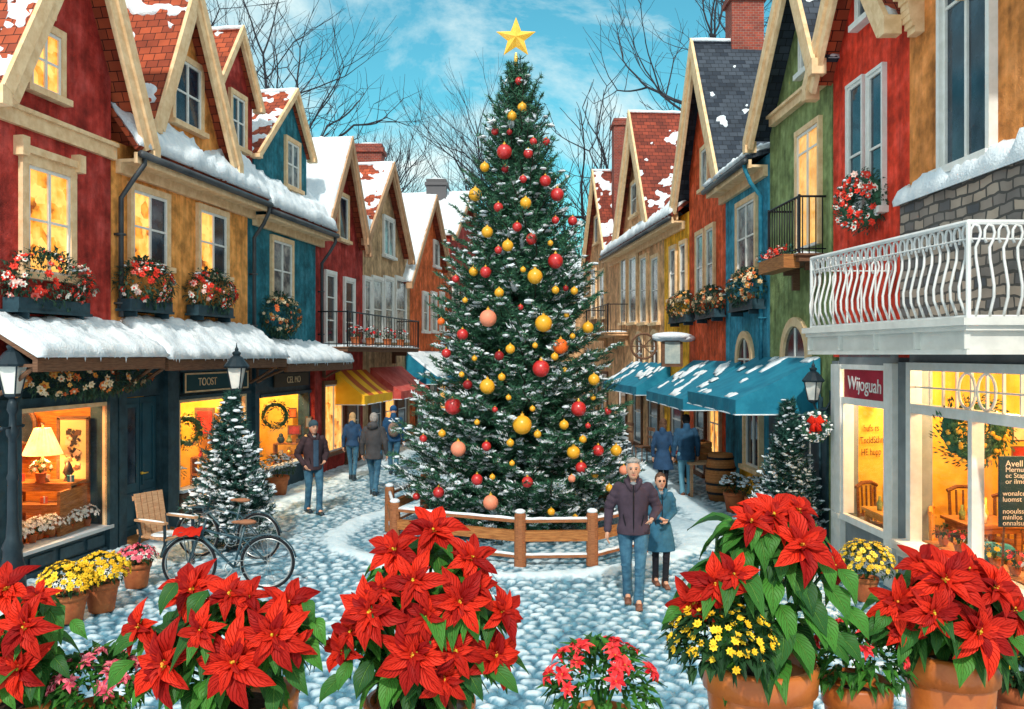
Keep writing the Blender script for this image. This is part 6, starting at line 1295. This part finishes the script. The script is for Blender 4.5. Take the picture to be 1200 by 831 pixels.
# ochre and teal house shops
lamp('shop_ceiling_light', w.P(16.9, -.8, 2.7), 150, (1, .76, .42)); lamp('shop_ceiling_light', w.P(20.3, -.8, 2.7), 135, (1, .76, .42))
def goods(Yc, u0, u1, vs, n, shopn, seed):
    """shelf unit against the shop's far side wall, goods on it"""
    rg = random.Random(seed); A, B = at(u0, 500, Yc), at(u1, 500, Yc); cx = (A.x+B.x)/2; L_ = B.x-A.x
    zs = sorted(CAMZ+(415.5-v)/1000*Yc-.03 for v in vs); cs = thing('display_shelves', 'shelf unit full of goods in '+shopn, 'shelf', (cx, Yc+.05, .03)); m = MB()
    for z in zs: m.box((0, 0, z), (L_, .3, .03))
    for x in (-L_/2, L_/2): m.box((x, 0, zs[-1]/2), (.04, .3, zs[-1]))
    part('shelves', m, WOOD, cs); cols = [M_RED2, FASCIA, GOLD, DKBLUE, CREAM, M_ORANGE, M_GREEN, WHITE]; cn = ['red', 'brown', 'gold', 'dark', 'cream', 'orange', 'green', 'white']
    for k in range(n):
        c = (k*3+seed) % 8; per = -(-n//len(zs)); zi = k//per; x = ((k % per)+.5)/per*L_*.9-L_*.45; hn = ['bottom', 'middle', 'top', 'highest'][zi]
        sh = (k+seed) % 3; g_ = thing('ornament', '%s %s %s on the %s shelf of %s' % (cn[c], ['urn', 'box', 'figurine'][sh], ['at the left', 'left of middle', 'in the middle', 'right of middle', 'at the right', 'far right'][k % per], hn, shopn), 'ornament', (cx+x, Yc, .03+zs[zi]+.016), rg.uniform(-.3, .3), 'goods on the shelves of '+shopn); s_ = rg.uniform(.055, .1); m = MB()
        if sh == 0: m.lathe([(s_*.6, 0), (s_*.9, s_*.6), (s_*.4, s_*1.7), (s_*.5, s_*2.2)], 12)
        elif sh == 1: m.box((0, 0, s_*.8), (s_*1.4, s_*1.0, s_*1.6)); m.box((0, 0, s_*1.7), (s_*1.1, s_*.8, s_*.3))
        else: m.ball((0, 0, s_*.9), s_, 12, 8); m.lathe([(s_*.5, 0), (s_*.3, s_*.3)], 10); m.ball((0, 0, s_*2.0), s_*.6, 10, 6); m.ball((0, -s_*.55, s_*1.9), s_*.2, 6, 5)
        part('figure', m, cols[c], g_)
goods(17.8, 226, 292, (575, 556, 536), 15, 'the ochre house shop', 2); goods(21.2, 322, 366, (548, 534, 520), 12, 'the teal house shop', 3)
p = at(322, 487, 19.9); wreath('wreath', 'green wreath hanging in the lit window of the teal house shop', p, (.35, -1, 0), .26, .1, GOLD, n=340, bow=False, nbl=8, nm=NEEDLE)
p = at(219, 505, 16.6); wreath('wreath', 'dark wreath hanging in the ochre house shop window', p, (.35, -1, 0), .24, .13, GOLD, n=340, bow=False, nbl=12, nm=NEEDLE)
for k, (u, v, Y, sx, sz, c, l) in enumerate(((343, 484, 21.42, .2, .26, M_ORANGE, 'small orange picture in the teal house shop'), (345, 504, 21.42, .34, .24, M_RED2, 'wider red picture below the orange one in the teal house shop'), (362, 495, 21.42, .16, .3, GREYP, 'narrow grey picture in the teal house shop'), (240, 495, 18.0, .42, .62, M_RED2, 'tall red picture on the ochre house shop wall'), (275, 490, 18.0, .3, .36, GREYP, 'grey picture on the ochre house shop wall'))):
    q = thing('picture', l, 'picture', at(u, v, Y), 0, 'pictures in the left shops'); m = MB(); m.box((0, 0, 0), (sx, .03, sz)); part('frame', m, FASCIA, q); m = MB(); m.box((0, -.02, 0), (sx*.76, .012, sz*.76)); part('artwork', m, c, q)
p = at(255, 560, 17.2); fir('small_fir', 'little green fir inside the ochre house shop window', (p.x, p.y, p.z-.1), .95, [(.95, .03), (.1, .3), (0, .3)], 50, 4, .05, NEEDLE, snowk=0, tw=.07, nn=9, zmin=.08)
bk_ = thing('side_table', 'low brown table under the little fir in the ochre house shop', 'table', (p.x, p.y, .03)); m = MB(); m.box((0, 0, p.z-.155), (.5, .5, .05)); part('tabletop', m, FASCIA, bk_)
for x in (-.2, .2):
    for y in (-.2, .2): m = MB(); m.box((x, y, (p.z-.18)/2), (.04, .04, p.z-.18)); part('leg', m, FASCIA, bk_)
bush('potted_plant', 'frosted plant low in the corner of the ochre house shop window', w.P(15.8, -.3, .66), .22, LEAFD, 0, None, .1, .14, nl=120, snow=20)
# cafe: a side wall faces the viewer here too
w = WR
lamp('shop_ceiling_light', w.P(10.4, -1.1, 2.75), 150, (1, .76, .42)); lamp('shop_ceiling_light', w.P(12.5, -.8, 2.6), 60, (1, .76, .42)); lamp('shop_ceiling_light', w.P(8.2, -1.1, 2.7), 90, (1, .76, .42))
p = at(1036, 472, 13.0); wlp = thing('wall_light', 'round lit wall lamp behind the narrow cafe pane', 'lamp', p); m = MB(); m.ball((0, 0, 0), (.075, .075, .1), 14, 10); part('globe', m, BULB, wlp, smooth=True); m = MB(); m.tube([(0, .02, .1), (0, .12, .14), (0, .28, .12)], .014, 6); m.ball((0, .27, .1), (.05, .02, .07), 10, 6); part('bracket', m, IRON, wlp)
HONEY = mat('honey_wood', (.5, .2, .035), (.68, .32, .06), scale=5, rough=.5, kind='wood'); DKW = mat('dark_chair_wood', (.1, .035, .015), (.2, .08, .03), scale=5, rough=.5, kind='wood')
def cafe_chair(label, p, rz, m_=None, group='wooden cafe chairs'):
    q = thing('cafe_chair', label, 'chair', p, rz, group); m_ = m_ or WOOD; m = MB(); m.box((0, 0, .46), (.44, .44, .04)); m.box((0, 0, .4), (.4, .4, .06)); part('seat', m, m_, q)
    m = MB(); m.tube([(-.24, .22, 1.04), (-.1, .23, 1.1), (.1, .23, 1.1), (.24, .22, 1.04)], .03, 6); m.box((0, .215, .62), (.42, .025, .05))
    for x in (-.2, -.1, 0, .1, .2): m.tube([(x*.95, .2, .48), (x, .215, .75), (x*1.03, .225, 1.05)], .015 if abs(x) < .2 else .022, 6)
    part('backrest', m, m_, q)
    for x in (-.19, .19):
        for y in (-.19, .19): m = MB(); m.tube([(x, y, 0), (x*.97, y*.97, .44)], .02, 6); part('leg', m, m_, q)
    return q
def cafe_table(label, p, m_, zt=.75):
    q = thing('cafe_table', label, 'table', p, 0, 'cafe tables'); m = MB(); m.box((0, 0, zt), (.75, .75, .04)); m.box((0, 0, zt-.06), (.66, .66, .08)); part('tabletop', m, m_, q)
    for x in (-.31, .31):
        for y in (-.31, .31): m = MB(); m.box((x, y, (zt-.08)/2), (.06, .06, zt-.08)); part('leg', m, m_, q)
    for k in range(4):
        v_ = thing('bottle', ['green glass bottle', 'small white jug', 'amber glass jar', 'white cup'][k]+' on the '+label, 'tableware', Vector(p)+Vector((-.25+.16*k, .12*(-1)**k-.1, zt+.022)), 0, 'tableware on the cafe tables'); m = MB(); m.lathe([(.035, 0), (.045, .1), (.018, .15), (.018, .2+.05*(k % 3))], 10); part('vessel', m, [M_GREEN, WHITE, GOLD, WHITE][k], v_, smooth=True)
    return q
F0 = lambda u, Y: Vector(((u-600)/1000*Y, Y, .03))
cafe_table('wooden table seen through the narrow cafe pane', F0(1052, 12.3), HONEY, .8); cafe_chair('brown chair left of the narrow pane table', F0(1030, 12.95), R(30), DKW); cafe_chair('reddish chair behind the narrow pane table', F0(1062, 12.95), R(-10))
cafe_table('wooden table in the wide cafe window', F0(1150, 11.6), WOOD, .8); cafe_chair('honey coloured spindle chair nearest the wide cafe window', F0(1114, 11.0), R(60), HONEY)
cafe_chair('dark chair beyond the wide window table', F0(1138, 12.5), R(0), DKW); cafe_chair('dark chair left of the wide window table, by the far wall', F0(1094, 12.8), R(40), DKW); cafe_chair('dark chair behind the chalk menu board', F0(1172, 11.9), R(-60), DKW)
p = at(1139, 505, 10.05); wreath('wreath', 'big dark wreath with golden baubles hanging in the wide cafe window', p, (-.3, -1, 0), .26, .2, GOLD, n=1100, bow=False, nbl=26, nm=NEEDLE)
p = at(1189, 576, 9.2); bbd = thing('blackboard', 'chalk menu board behind the right edge of the cafe window', 'blackboard', p); m = MB(); m.box((.05, 0, 0), (.44, .03, .76)); part('board', m, mat('board_navy', (.012, .05, .075)), bbd); m = MB()
for x in (-.1, .2): m.tube([(x, .02, -.38), (x*1.3, .02, -.9)], .012, 5)
part('easel', m, FASCIA, bbd)
for k, s in enumerate(('Avell 30', 'Mernumo', 'ec Stap m', 'or ilmon', '', 'wonalce', 'luomst', '', 'nooulss', 'minllos', 'onnalsu')):
    if s: text('chalk_lettering', s, .075 if k else .095, p+Vector((-.14+.03*(k < 4), -.018, .3-k*.064)), (1, 0, 0), WHITE, bbd, align='LEFT', ext=.001)
for k, (u, v, sx, sz, c) in enumerate(((1196, 505, .24, .3, CREAM), (1196, 532, .26, .22, M_RED2))):
    q = thing('picture', ('cream', 'red')[k]+' poster on the cafe wall above the menu board', 'picture', at(u, v, 12.2 if k else 12.2), 0); m = MB(); m.box((0, 0, 0), (sx, .02, sz)); part('frame', m, FASCIA, q); m = MB(); m.box((0, -.014, 0), (sx*.85, .01, sz*.85)); part('artwork', m, c, q)
for k in range(6):
    bush('potted_plant', ['leftmost', 'second', 'third', 'fourth', 'fifth', 'rightmost'][k]+' little plant on the wide cafe window ledge', w.P(10.55-k*.36, -.2, .75), .12, LEAFD, 8 if k else 0, [WHITEP, CRIM, WHITEP, YELL, CRIM, WHITEP][k], .07, .1, 'small plants on the cafe window ledge', rl=(.03, .06), nl=60, br=.03)
lg = MB(); w.box(lg, 7.4, 10.85, -.4, -.1, .66, .735); part('ledge', lg, WOOD, cafe, world=True)
cu_ = MB(); cu_.ball((0, 0, .1), (.2, .14, .12), 14, 8); cu_.ball((.22, .1, .08), (.14, .1, .1), 12, 8); c_ = part('cushion', cu_, M_AWN, None, smooth=True); c_.location = w.P(9.75, -.3, .74); tag(c_, 'teal cushion on the ledge of the wide cafe window', 'cushion')

# ============================================================ PEOPLE
SKIN = mat('skin', (.55, .28, .18), (.68, .38, .26), scale=6, rough=.55)
DENIM = mat('denim', (.025, .085, .15), (.06, .17, .26), scale=9, rough=.9, bump=.5, bscale=14, detail=3)
def cloth(name, c, k=1.6, bs=10): return mat(name, c, tuple(min(1, x*k) for x in c), scale=6, rough=.85, bump=.6, bscale=bs)
def solid(name, mb, m, parent, vox, smooth=2, label=None):
    me = mb.mesh('tmp', m); o = bpy.data.objects.new('tmp', me); COL.objects.link(o); r = o.modifiers.new('r', 'REMESH'); r.mode = 'VOXEL'; r.voxel_size = vox; r.use_smooth_shade = True
    s = o.modifiers.new('s', 'SMOOTH'); s.iterations = smooth; s.factor = .6; dg = bpy.context.evaluated_depsgraph_get(); me2 = bpy.data.meshes.new_from_object(o.evaluated_get(dg)); bpy.data.objects.remove(o); me2.name = name
    me2.materials.clear(); me2.materials.append(m); ob = bpy.data.objects.new(name, me2); COL.objects.link(ob); ob.parent = parent
    for p in me2.polygons: p.use_smooth = True
    if label: ob['label'] = label
    return ob
def person(label, loc, rz, H=1.76, vox=.011, stride=.18, jacket=None, jlen=.84, trousers=DENIM, shoes=None, hair=None, hat=None, hairlong=False, female=False, armL=None, armR=None, hood=False, skirt=None, lean=0, shoe_lbl=None, face=False, open_j=None, bald=False, scarf=None, pack=None, headturn=0):
    """figure facing -Y in its own frame; joints in metres for a 1.76 m adult, scaled to H"""
    root = thing('person', label, 'person', loc, rz); k = H/1.76; root.scale = (k, k, k)
    sw = .195 if not female else .17; hw = .1 if not female else .095; cz = 1.44
    HipL, HipR = Vector((hw, 0, .92)), Vector((-hw, 0, .92)); s = stride
    legs = {}
    for nm, hp, f in (('L', HipL, -1), ('R', HipR, 1)):
        an = Vector((hp.x*.62, f*s, .09)); kn = (hp+an)/2+Vector((0, -.05-.02*abs(f*s), .02)); 
        if f > 0: an.z += .03*min(1, s*6)
        legs[nm] = (hp, kn, an)
    arms = {}
    for nm, sx, spec in (('L', 1, armL), ('R', -1, armR)):
        sh = Vector((sx*sw, 0, cz-.02)); el, wr = spec or (Vector((sx*(sw+.06), .02, 1.14)), Vector((sx*(sw+.075), -.05, .88)))
        arms[nm] = (sh, Vector(el), Vector(wr))
    B = MB(); hd = Vector((0, -.02, 1.645))
    B.ball(hd, (.08, .096, .12), 16, 12); B.ball(hd+Vector((0, -.02, -.07)), (.056, .066, .06), 12, 8); B.cap((0, .015, 1.42), (0, -.0, 1.58), .058, .052); 
    B.ball(hd+Vector((0, -.098, -.018)), (.014, .022, .026), 8, 6)
    for sx in (-1, 1): B.ball(hd+Vector((sx*.077, .01, -.01)), (.012, .022, .032), 8, 6)
    B.cap((0, 0, 1.0), (0, 0, 1.3), .08, .085); B.cap((-.12, 0, 1.38), (.12, 0, 1.38), .055, .055)
    for nm in ('L', 'R'):
        a, b, c = legs[nm]; B.cap(a, b, .075, .052); B.cap(b, c, .052, .036); B.cap(c, c+Vector((0, -.13, -.05)), .034, .03)
        a, b, c = arms[nm]; B.cap(a, b, .034, .034); B.cap(b, c, .036, .026)
        d = (c-b).normalized(); sd2 = d.cross(Vector((0, 1, 0))).normalized() if abs(d.y) < .9 else Vector((1, 0, 0)); nrm = sd2.cross(d); th = 1 if nm == 'L' else -1
        pc = c+d*.05; B.cap(c, c+d*.085, .024, .026); B.cap(c+d*.06+nrm*.022, c+d*.085+nrm*.0, .015, .02)
        for q in range(4): o_ = (q-1.5)*.019; b0 = c+d*.085+nrm*o_; ln = (.036, .043, .04, .03)[q]; cu2 = sd2*(-th)*.012; B.cap(b0, b0+d*ln+cu2, .0095, .0088, 8); B.cap(b0+d*ln+cu2, b0+d*ln*1.75+cu2*3, .0088, .0075, 8)
        t0 = c+d*.03-nrm*.02; B.cap(t0, t0+d*.035-nrm*.025, .012, .01, 8); B.cap(t0+d*.035-nrm*.025, t0+d*.065-nrm*.03, .01, .008, 8)
    Mh = Matrix.Rotation(headturn, 3, 'Z')
    solid('body', B, SKIN, root, min(vox, .008), 2)
    # trousers
    T = MB()
    for nm in ('L', 'R'):
        a, b, c = legs[nm]; wk = 1.0 if not female else .86; T.cap(a, b, .1*wk, .068*wk); T.cap(b, c+Vector((0, 0, -.035)), .066*wk, .056*wk)
        for q_ in (.12, .3, .86, .95): T.ball(b.lerp(c, q_)+Vector((.012*math.sin(q_*40), -.008, 0)), (.066*wk, .068*wk, .022), 8, 6)
        if not female: T.cap(b.lerp(c, .8), b.lerp(c, 1.02), .058, .068)
    T.cap((-.06, 0, .93), (.06, 0, .93), .1*(.86 if female else 1), .1*(.86 if female else 1)); T.cap((0, 0, .95), (0, 0, 1.02), .09, .08); solid('trousers', T, trousers, root, vox)
    # shoes
    for nm in ('L', 'R'):
        S = MB(); c = legs[nm][2]; z = c.z-.09; S.cap(c+Vector((0, .01, .02)), c+Vector((0, .02, -.04)), .052, .055); S.cap((c.x, c.y+.025, z+.042), (c.x, c.y-.15, z+.036), .045, .036); S.box((c.x, c.y-.06, z+.014), (.085, .27, .028)); solid('shoe', S, shoes or FASCIA, root, .009, 1)
    # jacket
    J = MB(); hem = jlen; k2 = .9 if female else 1.0
    def ell(z, rx, ry, y=0): return (z, rx*k2, ry*k2, y)
    rings = [ell(hem, .2, .15), ell(hem+.06, .196, .148), ell(1.05, .175 if not female else .15, .13 if not female else .115), ell(1.2, .19, .14), ell(1.34, .205, .135), ell(1.42, .185, .115), ell(1.47, .11, .085)]
    if skirt: rings = [ell(skirt, .27, .22), ell(skirt+.15, .245, .2), ell(.95, .19, .15)]+rings[2:]
    V = []; n = 20
    for z, rx, ry, yo in rings:
        for q in range(n): t = 2*math.pi*q/n; V.append((rx*math.cos(t)*(1+.03*math.sin(q*4+z*9)), ry*math.sin(t)*(1+.03*math.cos(q*5+z*7))+yo, z))
    F = [(i*n+q, i*n+(q+1) % n, (i+1)*n+(q+1) % n, (i+1)*n+q) for i in range(len(rings)-1) for q in range(n)]+[tuple(range(n-1, -1, -1)), tuple((len(rings)-1)*n+q for q in range(n))]
    J.add(V, F)
    for nm in ('L', 'R'):
        a, b, c = arms[nm]; f_ = .88 if female else 1; J.cap(a+Vector((-.018*(1 if a.x > 0 else -1), 0, -.005)), b, .074*f_, .056*f_); J.cap(b, b.lerp(c, .9), .062*f_, .045*f_); J.cap(b.lerp(c, .78), b.lerp(c, .93), .05*f_, .05*f_)
        for tt in (.3, .55, .8): J.ball(a.lerp(b, tt)+Vector((.012*math.sin(tt*30), -.01, 0)), .072*f_, 8, 6)
    J.cap((0, .04, 1.44), (0, .035, 1.53), .082, .08)
    if hood: J.ball((0, .1, 1.5), (.13, .09, .09), 12, 8)
    jm = jacket or cloth('brown_coat', (.05, .035, .04)); jo = solid('coat' if skirt else 'jacket', J, jm, root, vox, 2)
    if face or open_j:
        z_ = MB(); z_.tube([(0, -.105, 1.46), (0, -.142*k2, 1.33), (0, -.146*k2, 1.2), (0, -.138*k2, 1.05), (0, -.146*k2, hem+.04)], .008, 5); part('zip', z_, IRON, jo)
        z_ = MB(); 
        for sx in (-1, 1): z_.tube([(sx*.095, -.128*k2, hem+.12), (sx*.125, -.118*k2, hem+.25)], .007, 5)
        part('pocket', z_, IRON, jo)
        c_ = MB()
        for sx in (-1, 1): c_.tube([(sx*.085, .05, 1.5), (sx*.085, -.03, 1.5), (sx*.05, -.1, 1.44), (sx*.02, -.115, 1.38)], [.028, .03, .03, .014], 8)
        part('collar', c_, jm, jo, smooth=True)
        c_ = MB(); c_.ball((0, -.055, 1.45), (.045, .035, .05), 10, 6); part('shirt', c_, GREYP, root, smooth=True)
    if open_j:
        c_ = MB(); c_.box((0, -.13*k2, 1.16), (.1, .05, .5)); solid('sweater', c_, open_j, root, .01, 3)
    # hair or hat
    if hair is not None:
        Hh = MB(); Hh.ball(hd+Vector((0, .018, .025)), (.09, .1, .115), 16, 10); Hh.ball(hd+Vector((0, .04, -.01)), (.082, .075, .09), 12, 8)
        if hairlong: Hh.ball(hd+Vector((0, .06, -.08)), (.095, .06, .12), 12, 8)
        elif female: Hh.ball(hd+Vector((0, .11, .02)), .045, 10, 8)
        if hood is False and not female:
            for q in range(14): t = q*.45; Hh.ball(hd+Vector((.06*math.cos(t), .05*math.sin(t)-.005, .1)), (.025, .03, .022), 8, 5)
        # keep the face free: drop what lies in front and below the hairline
        ho = solid('hair', Hh, hair, root, .009, 1)
        for v_ in ho.data.vertices:
            q = v_.co-hd
            if q.y < -.02 and q.z < .07: v_.co.y = hd.y-.02+.0*q.y
    if hat is not None:
        Hh = MB(); Hh.ball(hd+Vector((0, .01, .06)), (.09, .105, .085), 16, 10); Hh.cap(hd+Vector((0, .01, .04)), hd+Vector((0, .01, .055)), .094, .094); solid('hat', Hh, hat, root, .009, 1)
    if face:
        E = MB(); gl = 1.7 if skirt else 1
        for sx in (-1, 1): E.ball(hd+Vector((sx*.03, -.088, .008)), (.012*gl, .008, .006*gl*1.3), 8, 6)
        part('eyes', E, IRON, root, smooth=True)
        E = MB()
        for sx in (-1, 1): E.tube([hd+Vector((sx*.014, -.094, .024)), hd+Vector((sx*.032, -.092, .031)), hd+Vector((sx*.05, -.08, .024))], .0045, 5)
        part('eyebrows', E, hair or IRON, root); E = MB(); E.tube([hd+Vector((-.024, -.083, -.062)), hd+Vector((0, -.091, -.065)), hd+Vector((.024, -.083, -.062))], [.003, .006, .003], 6); part('mouth', E, mat('lips', (.45, .12, .1)), root)
    if pack:
        Pk = MB(); Pk.ball((0, .2, 1.18), (.15, .1, .2), 12, 8); solid('backpack', Pk, pack, root, .012, 2); Pk = MB()
        for sx in (-1, 1): Pk.tube([(sx*.1, .15, 1.05), (sx*.11, -.15, 1.15), (sx*.1, -.1, 1.43), (sx*.1, .12, 1.42)], .018, 5)
        part('strap', Pk, pack, root)
    return root
GREYH = mat('grey_hair', (.22, .2, .19), (.4, .38, .36), scale=30, rough=.8, bump=.4); BROWNH = mat('brown_hair', (.05, .024, .015), (.12, .06, .035), scale=30, rough=.7, bump=.4); BLOND = mat('fair_hair', (.4, .24, .1), (.55, .36, .18), scale=30, rough=.7, bump=.4)
PLUM = cloth('plum_leather', (.042, .028, .042), 1.5, 7); TEALC = cloth('teal_wool', (.02, .085, .14)); NAVY = cloth('navy_wool', (.015, .045, .1)); GREYC = cloth('charcoal_wool', (.045, .045, .05)); BLK = mat('black_tights', (.012, .012, .018), rough=.9); BOOT = mat('brown_leather', (.12, .045, .025), (.2, .08, .05), rough=.6)
V3 = Vector
person('grey-haired man in plum leather jacket and jeans walking towards the viewer', (gz(742, 708).x, gz(742, 708).y, .0), R(-6), 1.8, .009, .1, PLUM, .86, DENIM, BOOT, hair=GREYH, face=True, armR=(V3((-.29, .03, 1.15)), V3((-.31, -.06, .9))), armL=(V3((.3, .05, 1.17)), V3((.22, -.16, 1.08))))
person('woman in knee-length teal coat, black tights and sunglasses walking with the man', (gz(772, 686).x+.02, gz(772, 686).y-.0, .0), R(4), 1.5, .009, .08, TEALC, .86, BLK, BOOT, hair=BROWNH, female=True, skirt=.56, face=True, armR=(V3((-.22, .0, 1.17)), V3((-.06, -.19, 1.1))), armL=(V3((.23, .02, 1.16)), V3((.05, -.2, 1.06))))
person('man in dark brown jacket and knitted cap, hand in pocket, on the left path', (gz(367, 602).x, gz(367, 602).y, .0), R(35), 1.8, .011, .14, cloth('dark_brown_coat', (.035, .02, .025)), .84, DENIM, IRON2, hat=cloth('slate_cap', (.03, .06, .08)), face=True, open_j=cloth('blue_sweater', (.03, .06, .1)), armR=(V3((-.3, .05, 1.15)), V3((-.2, -.06, .95))), armL=(V3((.28, .02, 1.14)), V3((.16, -.16, 1.02))))
person('man seen from behind in long charcoal hooded coat and jeans', (gz(438, 580).x, gz(438, 580).y, .0), R(172), 1.8, .012, .12, GREYC, .78, DENIM, IRON2, hair=GREYH, hood=True)
person('fair-haired person in navy jacket seen from behind, walking up the left path', (gz(413, 563).x, gz(413, 563).y, .0), R(180), 1.66, .012, .1, NAVY, .9, DENIM, IRON2, hair=BLOND, hairlong=True, female=True)
person('person in blue hooded jacket with backpack beneath the red awning', (gz(461, 556).x, gz(461, 556).y, .0), R(190), 1.76, .012, .14, cloth('blue_parka', (.01, .05, .12)), .86, DENIM, IRON2, hat=cloth('royal_blue_cap', (.01, .06, .16)), pack=cloth('tan_pack', (.16, .11, .09)))
person('woman in long navy coat seen from behind near the middle teal awning', (gz(777, 580).x, gz(777, 580).y, .0), R(160), 1.68, .012, .12, NAVY, .86, BLK, IRON2, hair=BROWNH, hairlong=True, female=True, skirt=.6)
person('dark-haired man in navy coat and light jeans, back turned, near the display stand', (gz(804, 582).x, gz(804, 582).y, .0), R(185), 1.78, .012, .05, cloth('navy_coat', (.015, .055, .11)), .8, mat('light_denim', (.08, .25, .36), (.14, .34, .45), rough=.9), BOOT, hair=mat('black_hair', (.008, .008, .01), rough=.7))
